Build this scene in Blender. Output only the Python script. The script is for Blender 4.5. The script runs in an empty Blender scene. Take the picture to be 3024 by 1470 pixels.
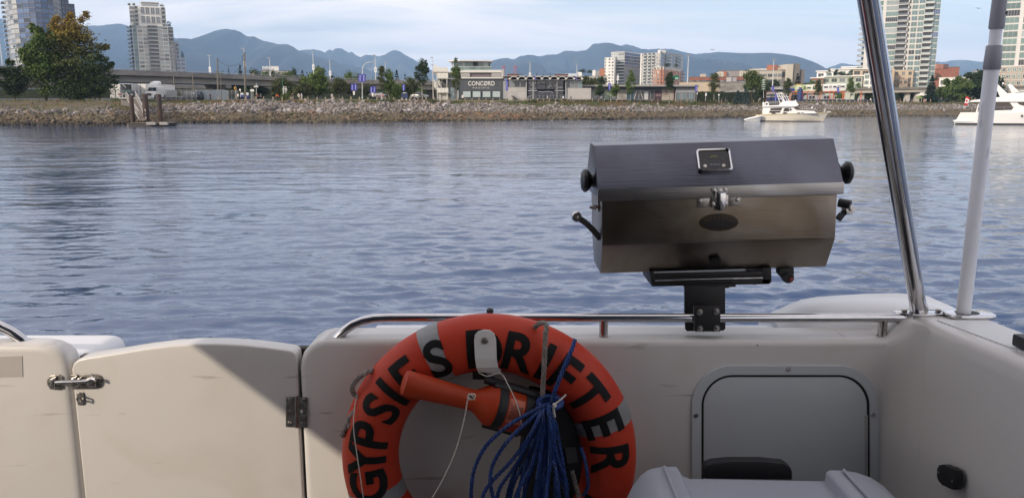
import bpy, bmesh, math, random
import numpy as np
from mathutils import Vector, Matrix
random.seed(7)
rng = np.random.default_rng(7)
scene = bpy.context.scene
COL = scene.collection
# camera
F, W0, H0 = 2300.0, 3024, 1470
PITCH = math.radians(10.2)
CAM_Z = 2.4
cd = bpy.data.cameras.new("camera")
cam = bpy.data.objects.new("camera", cd)
COL.objects.link(cam)
cam.location = (0, 0, CAM_Z)
cam.rotation_euler = (math.pi / 2 - PITCH, 0, 0)
cd.sensor_width = 36
cd.lens = 36 * F / W0
cd.clip_start = 0.05
cd.clip_end = 40000
scene.camera = cam
# light
SUN = Vector((1.0, 0.86, -0.60)).normalized()
elev = math.asin(-SUN.z)
ld = bpy.data.lights.new("sun", 'SUN')
ld.energy = 3.5
ld.angle = math.radians(0.6)
ld.color = (1.0, 0.862, 0.685)
sun = bpy.data.objects.new("sun", ld)
COL.objects.link(sun)
sun.rotation_euler = SUN.to_track_quat('-Z', 'Y').to_euler()
sun.location = (0, 0, 60)
world = bpy.data.worlds.new("World")
scene.world = world
world.use_nodes = True
wn, wl = world.node_tree.nodes, world.node_tree.links
wn.clear()
sky = wn.new('ShaderNodeTexSky')
sky.sky_type = 'NISHITA'
sky.sun_disc = False
sky.sun_elevation = elev
sky.sun_rotation = math.atan2(-SUN.x, -SUN.y)
sky.air_density = 1.0
sky.dust_density = 1.2
sky.ozone_density = 2.0
tc = wn.new('ShaderNodeTexCoord')
sep = wn.new('ShaderNodeSeparateXYZ')
wl.new(tc.outputs['Generated'], sep.inputs[0])
zc = wn.new('ShaderNodeMath'); zc.operation = 'MAXIMUM'; zc.inputs[1].default_value = 0.0
wl.new(sep.outputs['Z'], zc.inputs[0])
za = wn.new('ShaderNodeMath'); za.operation = 'ADD'; za.inputs[1].default_value = 0.10
wl.new(zc.outputs[0], za.inputs[0])
dx = wn.new('ShaderNodeMath'); dx.operation = 'DIVIDE'
dy = wn.new('ShaderNodeMath'); dy.operation = 'DIVIDE'
wl.new(sep.outputs['X'], dx.inputs[0]); wl.new(za.outputs[0], dx.inputs[1])
wl.new(sep.outputs['Y'], dy.inputs[0]); wl.new(za.outputs[0], dy.inputs[1])
cmb = wn.new('ShaderNodeCombineXYZ')
wl.new(dx.outputs[0], cmb.inputs[0]); wl.new(dy.outputs[0], cmb.inputs[1])
mp = wn.new('ShaderNodeMapping')
mp.inputs['Rotation'].default_value = (0, 0, math.radians(-24))
mp.inputs['Scale'].default_value = (0.40, 0.85, 1)
wl.new(cmb.outputs[0], mp.inputs[0])
nz = wn.new('ShaderNodeTexNoise')
nz.inputs['Scale'].default_value = 1.15
nz.inputs['Detail'].default_value = 7
nz.inputs['Roughness'].default_value = 0.5
nz.inputs['Distortion'].default_value = 0.6
wl.new(mp.outputs[0], nz.inputs['Vector'])
cr = wn.new('ShaderNodeValToRGB')
cr.color_ramp.elements[0].position = 0.36
cr.color_ramp.elements[0].color = (0.38, 0.38, 0.38, 1)
cr.color_ramp.elements[1].position = 0.58
cr.color_ramp.elements[1].color = (0.97, 0.97, 0.97, 1)
wl.new(nz.outputs['Fac'], cr.inputs[0])
skm = wn.new('ShaderNodeVectorMath'); skm.operation = 'SCALE'
skm.inputs['Scale'].default_value = 1.0
wl.new(sky.outputs[0], skm.inputs[0])
cm = wn.new('ShaderNodeMixRGB')
cm.inputs['Color2'].default_value = (9.3, 8.5, 8.2, 1)
wl.new(cr.outputs[0], cm.inputs['Fac'])
wl.new(skm.outputs[0], cm.inputs['Color1'])
bg = wn.new('ShaderNodeBackground')
bg.inputs['Strength'].default_value = 0.15
wl.new(cm.outputs[0], bg.inputs['Color'])
wo = wn.new('ShaderNodeOutputWorld')
wl.new(bg.outputs[0], wo.inputs['Surface'])
vs = scene.view_settings
vs.view_transform = 'Standard'
vs.look = 'None'
vs.gamma = 1
vs.use_curve_mapping = False
vs.exposure = 0.08
scene.cycles.use_denoising = True
scene.cycles.max_bounces = 8
scene.cycles.volume_bounces = 1
scene.cycles.caustics_reflective = False
scene.cycles.caustics_refractive = False
scene.cycles.sample_clamp_indirect = 6
# photo pixel -> place
CP, SP = math.cos(PITCH), math.sin(PITCH)
def P(px, py, Y):
 d = -(py - H0 / 2) / F
 fy = CP + d * SP
 return Vector(((px - W0 / 2) / F * Y / fy, Y, CAM_Z + Y * (-SP + d * CP) / fy))
def ZX(px, py, z):
 d = -(py - H0 / 2) / F
 Y = (z - CAM_Z) / ((-SP + d * CP) / (CP + d * SP))
 return P(px, py, Y)
def X(px, Y, py=300):
 return P(px, py, Y).x
# materials
_mats = {}
def mat(name, col, rough=0.6, metal=0.0, var=0.12, scale=6.0, bump=0.0, bscale=60.0, spec=0.5,
  rnd=0.0, col2=None, det=4.0, stretch=None, world_pos=False, thr=None):
 if name in _mats:
  return _mats[name]
 m = bpy.data.materials.new(name)
 m.use_nodes = True
 n, l = m.node_tree.nodes, m.node_tree.links
 b = n['Principled BSDF']
 b.inputs['Roughness'].default_value = rough
 b.inputs['Metallic'].default_value = metal
 b.inputs['Specular IOR Level'].default_value = spec
 if world_pos:
  g = n.new('ShaderNodeNewGeometry'); src = g.outputs['Position']
 else:
  t = n.new('ShaderNodeTexCoord'); src = t.outputs['Object']
 if stretch:
  ma = n.new('ShaderNodeMapping')
  ma.inputs['Scale'].default_value = stretch
  l.new(src, ma.inputs[0]); src = ma.outputs[0]
 tx = n.new('ShaderNodeTexNoise')
 tx.inputs['Scale'].default_value = scale
 tx.inputs['Detail'].default_value = det
 l.new(src, tx.inputs['Vector'])
 rp = n.new('ShaderNodeValToRGB')
 c2 = col2 if col2 else tuple(min(1, c * (1 + var)) for c in col)
 c1 = col if col2 else tuple(c * (1 - var) for c in col)
 lo, hi = thr if thr else (0.3, 0.7)
 rp.color_ramp.elements[0].position = lo
 rp.color_ramp.elements[1].position = hi
 rp.color_ramp.elements[0].color = (*c1, 1)
 rp.color_ramp.elements[1].color = (*c2, 1)
 l.new(tx.outputs['Fac'], rp.inputs[0])
 out = rp.outputs[0]
 if rnd:
  oi = n.new('ShaderNodeObjectInfo')
  hs = n.new('ShaderNodeHueSaturation')
  mr = n.new('ShaderNodeMapRange')
  mr.inputs['To Min'].default_value = 1 - rnd
  mr.inputs['To Max'].default_value = 1 + rnd
  l.new(oi.outputs['Random'], mr.inputs['Value'])
  l.new(mr.outputs[0], hs.inputs['Value'])
  l.new(out, hs.inputs['Color'])
  out = hs.outputs[0]
 l.new(out, b.inputs['Base Color'])
 if bump:
  t2 = n.new('ShaderNodeTexNoise')
  t2.inputs['Scale'].default_value = bscale
  t2.inputs['Detail'].default_value = 3
  l.new(src, t2.inputs['Vector'])
  bp = n.new('ShaderNodeBump')
  bp.inputs['Strength'].default_value = bump
  bp.inputs['Distance'].default_value = 0.02
  l.new(t2.outputs['Fac'], bp.inputs['Height'])
  l.new(bp.outputs[0], b.inputs['Normal'])
 _mats[name] = m
 return m
# mesh collector
class MB:
 def __init__(s):
  s.v, s.f, s.m = [], [], []
 def add(s, vs, fs, mi=0):
  o = len(s.v)
  s.v.extend(tuple(v) for v in vs)
  for f in fs:
   s.f.append(tuple(i + o for i in f)); s.m.append(mi)
  return s
 def box(s, c, d, rz=0, mi=0, R=None):
  x, y, z = d[0] / 2, d[1] / 2, d[2] / 2
  vs = [Vector((a, b, e)) for a in (-x, x) for b in (-y, y) for e in (-z, z)]
  if R is None and rz: R = Matrix.Rotation(rz, 3, 'Z')
  if R is not None: vs = [R @ v for v in vs]
  c = Vector(c)
  return s.add([v + c for v in vs], [(0, 1, 3, 2), (4, 6, 7, 5), (0, 4, 5, 1), (2, 3, 7, 6), (0, 2, 6, 4), (1, 5, 7, 3)], mi)
 def span(s, a, b, mi=0):
  return s.box([(a[i] + b[i]) / 2 for i in range(3)], [abs(b[i] - a[i]) for i in range(3)], 0, mi)
 def prism(s, poly, z0, z1, mi=0, top=None):
  n = len(poly)
  vs = [(p[0], p[1], z0) for p in poly] + [(p[0], p[1], z1) for p in poly]
  fs = [tuple(reversed(range(n))), tuple(range(n, 2 * n))] + [(i, (i + 1) % n, n + (i + 1) % n, n + i) for i in range(n)]
  s.add(vs, fs, mi)
  if top is not None: s.m[-(len(fs)) + 1] = top
  return s
 def extr(s, poly, vec, mi=0):
  n = len(poly); vec = Vector(vec)
  vs = [Vector(p) for p in poly] + [Vector(p) + vec for p in poly]
  return s.add(vs, [tuple(reversed(range(n))), tuple(range(n, 2 * n))] + [(i, (i + 1) % n, n + (i + 1) % n, n + i) for i in range(n)], mi)
 def tube(s, path, r, n=8, mi=0, caps=True, closed=False):
  pts = [Vector(p) for p in path]
  k = len(pts)
  rs = r if isinstance(r, (list, tuple)) else [r] * k
  rings = []
  up = None
  for i, p in enumerate(pts):
   if closed: t = (pts[(i + 1) % k] - pts[i - 1])
   else: t = pts[min(i + 1, k - 1)] - pts[max(i - 1, 0)]
   if t.length < 1e-9: t = Vector((0, 0, 1))
   t.normalize()
   if up is None:
    up = Vector((0, 0, 1)) if abs(t.z) < 0.9 else Vector((1, 0, 0))
   a = t.cross(up)
   if a.length < 1e-6: a = t.cross(Vector((1, 0, 0)))
   a.normalize(); b = a.cross(t).normalized(); up = b
   rings.append([p + (a * math.cos(q) + b * math.sin(q)) * rs[i] for q in (2 * math.pi * j / n for j in range(n))])
  vs = [v for rr in rings for v in rr]
  fs = []
  for i in range(k if closed else k - 1):
   i2 = (i + 1) % k
   for j in range(n):
    j2 = (j + 1) % n
    fs.append((i * n + j, i * n + j2, i2 * n + j2, i2 * n + j))
  if caps and not closed:
   fs.append(tuple(reversed(range(n)))); fs.append(tuple((k - 1) * n + j for j in range(n)))
  return s.add(vs, fs, mi)
 def lathe(s, prof, c, axis=(0, 0, 1), n=16, mi=0):
  ax = Vector(axis).normalized(); c = Vector(c)
  u = ax.cross(Vector((0, 0, 1)) if abs(ax.z) < 0.9 else Vector((1, 0, 0))).normalized()
  w = ax.cross(u)
  vs = [c + ax * h + (u * math.cos(2 * math.pi * j / n) + w * math.sin(2 * math.pi * j / n)) * r for r, h in prof for j in range(n)]
  k = len(prof); fs = []
  for i in range(k - 1):
   for j in range(n):
    j2 = (j + 1) % n
    fs.append((i * n + j, i * n + j2, (i + 1) * n + j2, (i + 1) * n + j))
  fs.append(tuple(reversed(range(n)))); fs.append(tuple((k - 1) * n + j for j in range(n)))
  return s.add(vs, fs, mi)
 def loft(s, rings, closed=True, caps=True, mi=0):
  n = len(rings[0]); vs = [v for r in rings for v in r]; fs = []
  for i in range(len(rings) - 1):
   for j in range(n if closed else n - 1):
    j2 = (j + 1) % n
    fs.append((i * n + j, i * n + j2, (i + 1) * n + j2, (i + 1) * n + j))
  if caps and closed:
   fs.append(tuple(reversed(range(n)))); fs.append(tuple((len(rings) - 1) * n + j for j in range(n)))
  return s.add(vs, fs, mi)
 def mesh(s, name, mats, smooth=False, off=None):
  me = bpy.data.meshes.new(name)
  vs = s.v if off is None else [(v[0] - off[0], v[1] - off[1], v[2] - off[2]) for v in s.v]
  me.from_pydata(vs, [], s.f)
  mats = mats if isinstance(mats, (list, tuple)) else [mats]
  for m in mats: me.materials.append(m)
  if len(mats) > 1: me.polygons.foreach_set('material_index', s.m)
  bm = bmesh.new(); bm.from_mesh(me)
  bmesh.ops.recalc_face_normals(bm, faces=bm.faces)
  bm.to_mesh(me); bm.free()
  if smooth:
   me.polygons.foreach_set('use_smooth', [True] * len(me.polygons))
   try: me.set_sharp_from_angle(angle=math.radians(38))
   except Exception: pass
  return me
 def build(s, name, mats, parent=None, smooth=False, local=False, bevel=0, seg=2):
  off = None
  if parent is not None and not local: off = WL[parent.name]
  me = s.mesh(name, mats, smooth, off)
  o = link(name, me, parent)
  if bevel:
   bm = bmesh.new(); bm.from_mesh(me)
   bmesh.ops.remove_doubles(bm, verts=bm.verts, dist=1e-5)
   es = [e for e in bm.edges if len(e.link_faces) == 2 and e.calc_face_angle(0) > 0.5]
   bmesh.ops.bevel(bm, geom=es, offset=bevel, segments=seg, profile=0.6, affect='EDGES', clamp_overlap=True)
   bm.to_mesh(me); bm.free()
   me.polygons.foreach_set('use_smooth', [True] * len(me.polygons))
   try: me.set_sharp_from_angle(angle=math.radians(38))
   except Exception: pass
  return o
WL = {}
def link(name, data, parent=None):
 o = bpy.data.objects.new(name, data)
 COL.objects.link(o)
 if parent is not None:
  o.parent = parent
 WL[o.name] = WL[parent.name] if parent is not None and parent.name in WL else Vector((0, 0, 0))
 return o
def thing(name, label, cat, loc=(0, 0, 0), rz=0, group=None):
 o = bpy.data.objects.new(name, None)
 COL.objects.link(o)
 o.location = loc; o.rotation_euler = (0, 0, rz)
 o.empty_display_size = 0.2
 WL[o.name] = Vector(loc)
 return tag(o, label, cat, group)
def tag(o, label, cat, group=None):
 o['label'] = label; o['category'] = cat
 if group: o['group'] = group
 return o
def structure(o, label=None):
 o['kind'] = 'structure'
 if label: o['label'] = label
 return o
def stuff(o, label=None, cat=None):
 o['kind'] = 'stuff'
 if label: o['label'] = label
 if cat: o['category'] = cat
 return o
def copy_tree(o, parent=None):
 c = o.copy(); COL.objects.link(c)
 if parent is not None: c.parent = parent
 WL[c.name] = Vector((0, 0, 0))
 for ch in list(o.children): copy_tree(ch, c)
 return c
def place(name, me, parent, loc, rz=0):
 o = bpy.data.objects.new(name, me); COL.objects.link(o)
 o.parent = parent; o.location = loc; o.rotation_euler = (0, 0, rz)
 return o
def text_mesh(s, size, depth=0.02, font_spacing=1.0, bold=0.0, align='CENTER'):
 cu = bpy.data.curves.new('lettering', 'FONT')
 cu.body = s; cu.size = size; cu.extrude = depth / 2
 cu.align_x = align; cu.align_y = 'CENTER'
 cu.space_character = font_spacing
 cu.offset = bold
 cu.resolution_u = 4
 o = bpy.data.objects.new('lettering', cu); COL.objects.link(o)
 dg = bpy.context.evaluated_depsgraph_get()
 me = bpy.data.meshes.new_from_object(o.evaluated_get(dg))
 bpy.data.objects.remove(o); bpy.data.curves.remove(cu)
 return me
def interp(x, xs, ys):
 return float(np.interp(x, xs, ys))
def smooth01(t):
 t = max(0.0, min(1.0, t)); return t * t * (3 - 2 * t)
ORD = ['first', 'second', 'third', 'fourth', 'fifth', 'sixth', 'seventh', 'eighth', 'ninth', 'tenth', 'eleventh', 'twelfth']
# shore tables (by bearing, in photo pixels)
S_PX = [-1600, -600, 0, 330, 500, 800, 1000, 1250, 1500, 1750, 2000, 2300, 2560, 2830, 3100, 3600, 4600]
S_YW = [102, 109, 114, 112, 130, 137, 137, 144, 156, 170, 193, 224, 234, 252, 258, 268, 280]
S_YC = [128, 137, 144, 144, 156, 159, 157, 168, 184, 202, 229, 268, 284, 305, 312, 324, 340]
S_ZC = [3.8, 3.8, 3.8, 3.8, 3.8, 3.8, 3.8, 3.8, 3.85, 3.95, 4.1, 4.3, 4.4, 4.4, 4.4, 4.4, 4.4]
def bearing(x, y): return 1512 + 2337.0 * x / y
def Yw(px): return interp(px, S_PX, S_YW)
def Yc(px): return interp(px, S_PX, S_YC)
def Zc(px): return interp(px, S_PX, S_ZC)
def gz(x, y):
 b = bearing(x, y)
 return Zc(b) + 1.0 * smooth01((y - Yc(b) - 6) / 40)
def bank(px, s):
 y = Yw(px) + (Yc(px) - Yw(px)) * s
 z = Zc(px) * (max(s, 0) ** 0.85) if s >= 0 else 8.0 * s
 return Vector(((px - 1512) / 2337 * y, y, z))
def G(px, Y):
 x = (px - 1512) / 2337 * Y
 return Vector((x, Y, gz(x, Y)))
# water
def water_mat():
 m = bpy.data.materials.new('water'); m.use_nodes = True
 n, l = m.node_tree.nodes, m.node_tree.links
 b = n['Principled BSDF']
 b.inputs['Base Color'].default_value = (0.034, 0.066, 0.145, 1)
 b.inputs['Roughness'].default_value = 0.05
 b.inputs['IOR'].default_value = 1.42
 g = n.new('ShaderNodeNewGeometry')
 def layer(scale, stretch, det, rot):
  ma = n.new('ShaderNodeMapping')
  ma.inputs['Scale'].default_value = stretch
  ma.inputs['Rotation'].default_value = (0, 0, rot)
  l.new(g.outputs['Position'], ma.inputs[0])
  t = n.new('ShaderNodeTexNoise'); t.inputs['Scale'].default_value = scale
  t.inputs['Detail'].default_value = det
  t.inputs['Distortion'].default_value = 0.4
  l.new(ma.outputs[0], t.inputs['Vector'])
  return t
 a = layer(3.6, (0.5, 1, 1), 4, 0.12)
 c = layer(0.42, (0.5, 1, 1), 3, -0.10)
 d = layer(0.075, (0.35, 1, 1), 2, 0.25)
 bp1 = n.new('ShaderNodeBump'); bp1.inputs['Distance'].default_value = 0.045
 bp2 = n.new('ShaderNodeBump'); bp2.inputs['Distance'].default_value = 0.26
 mr = n.new('ShaderNodeMapRange')
 mr.inputs['From Min'].default_value = 0.35; mr.inputs['From Max'].default_value = 0.65
 mr.inputs['To Min'].default_value = 0.30; mr.inputs['To Max'].default_value = 1.0
 l.new(d.outputs['Fac'], mr.inputs['Value'])
 l.new(mr.outputs[0], bp1.inputs['Strength']); l.new(mr.outputs[0], bp2.inputs['Strength'])
 l.new(a.outputs['Fac'], bp1.inputs['Height']); l.new(c.outputs['Fac'], bp2.inputs['Height'])
 l.new(bp1.outputs[0], bp2.inputs['Normal'])
 l.new(bp2.outputs[0], b.inputs['Normal'])
 return m
def make_water():
 NA, NR = 430, 900
 ang = np.radians(np.linspace(-56, 56, NA))
 r = 2.6 * np.exp(np.linspace(0, math.log(420 / 2.6), NR))
 A, R = np.meshgrid(ang, r)
 x = R * np.sin(A); y = R * np.cos(A)
 z = np.zeros_like(x)
 sp = R * (math.log(420 / 2.6) / NR) * 1.0
 w = np.random.default_rng(3)
 for k in range(46):
  lam = 0.12 * (22 ** (k / 45.0))
  th = math.radians(86) + w.normal(0, 0.26)
  if k % 5 == 0: th = w.uniform(0, math.pi)
  amp = 0.0102 * lam ** 0.88 / (1 + (lam / 0.85) ** 2.1)
  kx, ky = 2 * math.pi / lam * math.cos(th), 2 * math.pi / lam * math.sin(th)
  att = np.clip((lam / sp - 2.5) / 2.5, 0, 1)
  ph = kx * x + ky * y + w.uniform(0, 6.28)
  warp = 0.7 * np.sin(0.23 * x + 0.31 * y + k) + 0.5 * np.sin(0.61 * x - 0.17 * y + 2 * k)
  sn = np.sin(ph + warp); z += amp * att * (sn + 0.3 * sn * sn)
 patch = 0.66 + 0.26 * np.sin(0.16 * x + 0.05 * y) * np.sin(0.11 * y + 0.7) + 0.25 * np.sin(0.045 * x - 0.06 * y + 1)
 z *= np.clip(patch, 0.25, 1.2)
 wake = np.exp(-((x + 0.9 + 0.02 * y) / (0.7 + 0.045 * y)) ** 2) * np.exp(-y / 26.0)
 for k in range(14):
  lam = 0.30 + 0.09 * k; th = w.uniform(0, math.pi)
  z += 0.0045 * wake * np.sin(2 * math.pi / lam * (x * math.cos(th) + y * math.sin(th)) + w.uniform(0, 6)) * np.clip((lam / sp - 2.5) / 2, 0, 1)
 verts = np.stack([x, y, z], -1).reshape(-1, 3)
 i = np.arange(NR - 1)[:, None] * NA + np.arange(NA - 1)[None, :]
 quads = np.stack([i, i + 1, i + NA + 1, i + NA], -1).reshape(-1, 4)
 me = bpy.data.meshes.new('water')
 nv, nq = len(verts), len(quads)
 extra = np.array([[-2500, 420, 0], [-2500, -600, 0], [2500, -600, 0], [2500, 420, 0]], dtype=float)
 me.vertices.add(nv); me.vertices.foreach_set('co', verts.ravel())
 me.loops.add(nq * 4); me.loops.foreach_set('vertex_index', quads.ravel().astype(np.int32))
 me.polygons.add(nq)
 me.polygons.foreach_set('loop_start', np.arange(nq, dtype=np.int32) * 4)
 me.polygons.foreach_set('loop_total', np.full(nq, 4, dtype=np.int32))
 me.polygons.foreach_set('use_smooth', [True] * nq)
 me.update(); me.validate()
 bm = bmesh.new(); bm.from_mesh(me); bm.verts.ensure_lookup_table()
 left = [bm.verts[k * NA] for k in range(NR)]
 right = [bm.verts[k * NA + NA - 1] for k in range(NR)]
 inner = [bm.verts[k] for k in range(NA)]
 e = [bm.verts.new(v) for v in extra]
 for a in range(0, NR - 1):
  bm.faces.new((left[a], left[a + 1], e[0]))
  bm.faces.new((right[a + 1], right[a], e[3]))
 bm.faces.new((left[0], e[0], e[1])); bm.faces.new((right[0], e[2], e[3]))
 h = NA // 2
 for a in range(NA - 1):
  bm.faces.new((inner[a + 1], inner[a], e[1] if a < h else e[2]))
 bm.faces.new((inner[h], e[1], e[2]))
 for f in bm.faces: f.smooth = True
 bmesh.ops.recalc_face_normals(bm, faces=bm.faces)
 if sum(f.normal.z for f in list(bm.faces)[:200]) < 0:
  bmesh.ops.reverse_faces(bm, faces=bm.faces)
 bm.to_mesh(me); bm.free()
 me.materials.append(water_mat())
 return structure(link('water', me))
make_water()
# ground
grass_dry = mat('dry grass', (0.085, 0.085, 0.030), 0.9, var=0.35, scale=0.25, col2=(0.17, 0.14, 0.07), world_pos=True)
asphalt = mat('asphalt', (0.05, 0.05, 0.055), 0.9, var=0.2, scale=0.5, world_pos=True)
gravel = mat('path gravel', (0.27, 0.25, 0.22), 0.95, var=0.12, scale=0.8, world_pos=True)
concrete = mat('old concrete', (0.27, 0.255, 0.235), 0.85, scale=0.22, col2=(0.15, 0.14, 0.13), world_pos=True, stretch=(1, 1, 2.6))
girder_mat = mat('girder concrete', (0.36, 0.345, 0.32), 0.85, scale=0.15, col2=(0.25, 0.24, 0.225), world_pos=True)
concrete_pale = mat('pale concrete', (0.47, 0.455, 0.43), 0.8, scale=0.3, var=0.14, world_pos=True)
def strip(name, px0, px1, step, offs, m, dz=0.0, kind=True):
 mb = MB(); n = len(offs); cols = []
 px = px0
 while px <= px1 + 0.1:
  row = []
  for o in offs:
   y = Yc(px) + o
   x = (px - 1512) / 2337 * y
   row.append((x, y, gz(x, y) + dz))
  cols.append(row); px += step
 vs = [v for c in cols for v in c]
 fs = [(i * n + j, (i + 1) * n + j, (i + 1) * n + j + 1, i * n + j + 1) for i in range(len(cols) - 1) for j in range(n - 1)]
 mb.add(vs, fs)
 o = mb.build(name, m, smooth=True)
 return structure(o) if kind else o
strip('ground', -1600, 4600, 50, [0, 2, 6, 10, 16, 24, 34, 46, 60, 100, 220, 600, 1600, 4000, 9500], grass_dry)
strip('path', -1600, 4600, 40, [1.6, 3.0, 5.0], gravel, 0.02)
strip('street', -1200, 900, 40, [18, 24, 34, 46, 75], asphalt, 0.03)
# bank of broken stone
bank_soil = mat('bank soil', (0.060, 0.048, 0.036), 0.95, scale=0.5, col2=(0.115, 0.098, 0.055), world_pos=True, thr=(0.35, 0.62))
def make_bank():
 mb = MB(); pxs = list(range(-1600, 4601, 40)); ss = [-0.25, -0.05, 0.1, 0.25, 0.4, 0.55, 0.7, 0.85, 1.0]
 n = len(ss); vs = []
 for px in pxs:
  for s in ss:
   p = bank(px, s)
   if 0 < s < 1: p.z += random.uniform(-0.14, 0.14)
   vs.append(p)
 mb.add(vs, [(i * n + j, (i + 1) * n + j, (i + 1) * n + j + 1, i * n + j + 1) for i in range(len(pxs) - 1) for j in range(n - 1)])
 return structure(mb.build('embankment', bank_soil, smooth=True))
BANK = make_bank()
ROCKS = [mat('stone ' + k, c, 0.9, var=0.25, scale=2.5) for k, c in (
 ('lavender', (0.225, 0.200, 0.192)), ('grey', (0.185, 0.168, 0.16)), ('dark', (0.085, 0.078, 0.078)), ('buff', (0.235, 0.20, 0.17)))]
WET = [mat('tide stone ' + k, c, 0.85, var=0.25, scale=2.5) for k, c in (
 ('brown', (0.12, 0.090, 0.060)), ('olive', (0.095, 0.083, 0.045)), ('black', (0.05, 0.043, 0.035)), ('rust', (0.20, 0.115, 0.075)), ('sand', (0.165, 0.13, 0.092)))]
PALE_ROCK = mat('stone pale', (0.36, 0.335, 0.34), 0.9, var=0.2, scale=2.5)
def s_top(px): return interp(px, [-200, 330, 480, 640, 900, 1300, 1500, 1700, 2000, 2200, 2400, 3000], [0.42, 0.46, 0.66, 0.92, 0.97, 0.95, 0.84, 0.72, 0.66, 0.72, 0.85, 0.8])
def ico():
 t = (1 + 5 ** 0.5) / 2
 v = np.array([(-1, t, 0), (1, t, 0), (-1, -t, 0), (1, -t, 0), (0, -1, t), (0, 1, t), (0, -1, -t), (0, 1, -t), (t, 0, -1), (t, 0, 1), (-t, 0, -1), (-t, 0, 1)])
 v = v / np.linalg.norm(v[0])
 f = [(0, 11, 5), (0, 5, 1), (0, 1, 7), (0, 7, 10), (0, 10, 11), (1, 5, 9), (5, 11, 4), (11, 10, 2), (10, 7, 6), (7, 1, 8),
   (3, 9, 4), (3, 4, 2), (3, 2, 6), (3, 6, 8), (3, 8, 9), (4, 9, 5), (2, 4, 11), (6, 2, 10), (8, 6, 7), (9, 8, 1)]
 return v, np.array(f)
ICO_V, ICO_F = ico()
def rock_shape(r, size):
 v = ICO_V * (1 + r.normal(0, 0.20, (12, 1))) * r.uniform(0.62, 1.2, 3) * np.array([1.15, 1, 0.72])
 q, _ = np.linalg.qr(r.normal(size=(3, 3)))
 if r.uniform() < 0.6: q = np.eye(3) * 0.75 + q * 0.25
 return v @ q.T * size / 2
def rock_mat(px, s, r):
 wet = s + r.normal(0, 0.05) < 0.36
 if s < 0.05: return WET[2]
 if wet:
  if abs(px - 1420) < 130 and r.uniform() < 0.5: return WET[3]
  return WET[int(r.choice(5, p=[0.40, 0.25, 0.14, 0.04, 0.17]))]
 left = px < 520
 if r.uniform() < (0.03 if left else 0.12): return PALE_ROCK
 return ROCKS[int(r.choice(4, p=[0.14, 0.36, 0.32, 0.18] if left else [0.36, 0.32, 0.19, 0.13]))]
def rocks_stuff(n):
 r = np.random.default_rng(11)
 mats = ROCKS + WET + [PALE_ROCK]
 V, Fc, M = [], [], []
 for k in range(n):
  px = r.uniform(-160, 3200) if k < n * 0.93 else r.uniform(-900, 3900)
  st = s_top(px) + 0.07 * math.sin(px / 37) + 0.05 * math.sin(px / 13 + 1)
  s = r.uniform(-0.06, st + r.normal(0, 0.05))
  p = bank(px, s)
  size = r.uniform(0.22, 0.68) * (0.8 if s < 0.36 else 1.0) * (1 + (p.y - 130) / 500) * (1.9 if r.uniform() < 0.06 else 1)
  V.append(rock_shape(r, size) + np.array([p.x, p.y, p.z + size * 0.12]))
  Fc.append(ICO_F + 12 * k)
  M.append(mats.index(rock_mat(px, s, r)))
 V = np.concatenate(V); Fc = np.concatenate(Fc)
 me = bpy.data.meshes.new('stones')
 me.from_pydata(V.tolist(), [], Fc.tolist())
 for m in mats: me.materials.append(m)
 me.polygons.foreach_set('material_index', np.repeat(M, 20).astype(np.int32))
 o = link('stones', me, BANK)
 stuff(o)
rocks_stuff(23000)
def rocks_single():
 r = np.random.default_rng(5)
 protos = {}
 for k in range(298):
  px = r.uniform(0, 1800) if k < 250 else r.uniform(1800, 2500)
  s = r.uniform(0.0, s_top(px))
  if 330 < px < 520 and s < 0.6: px += 260
  p = bank(px, s); m = rock_mat(px, s, r)
  key = (m.name, int(r.integers(3)))
  if key not in protos:
   me = bpy.data.meshes.new('stone'); me.from_pydata(rock_shape(r, 1.0).tolist(), [], ICO_F.tolist())
   me.materials.append(m); protos[key] = me
  o = place('stone', protos[key], BANK, (p.x, p.y, p.z + 0.15), r.uniform(0, 6.28))
  o.scale = (r.uniform(0.75, 1.25),) * 3
rocks_single()
def grass_tufts():
 r = np.random.default_rng(21); V, Fc = [], []
 k = 0
 for _ in range(15000):
  px = r.uniform(-200, 3200)
  if px < 330 and r.uniform() < 0.6: continue
  t = s_top(px)
  s = r.uniform(t - 0.06, 1.03) if r.uniform() < 0.75 else r.uniform(0.97, 1.04)
  p = bank(px, min(s, 1)); y = p.y + (0.8 if s > 1 else 0)
  h = r.uniform(0.14, 0.42) * (1.5 if 1650 < px < 2200 else 1.0); a = r.uniform(0, 3.14); w = r.uniform(0.05, 0.20)
  dx_, dy_ = math.cos(a) * w, math.sin(a) * w * 0.4
  lx = r.normal(0, 0.12)
  V += [(p.x - dx_, y - dy_, p.z - 0.05), (p.x + dx_, y + dy_, p.z - 0.05), (p.x + dx_ * 0.3 + lx, y + dy_, p.z + h), (p.x - dx_ * 0.5 + lx, y, p.z + h * 0.8)]
  Fc.append((k, k + 1, k + 2, k + 3)); k += 4
 me = bpy.data.meshes.new('grass'); me.from_pydata(V, [], Fc)
 me.materials.append(mat('bank grass', (0.052, 0.075, 0.020), 0.9, scale=0.16, col2=(0.135, 0.088, 0.042), world_pos=True, thr=(0.42, 0.58)))
 stuff(link('grass', me), 'dry green and rusty grass along the top of the stone bank', 'grass')
grass_tufts()
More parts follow.
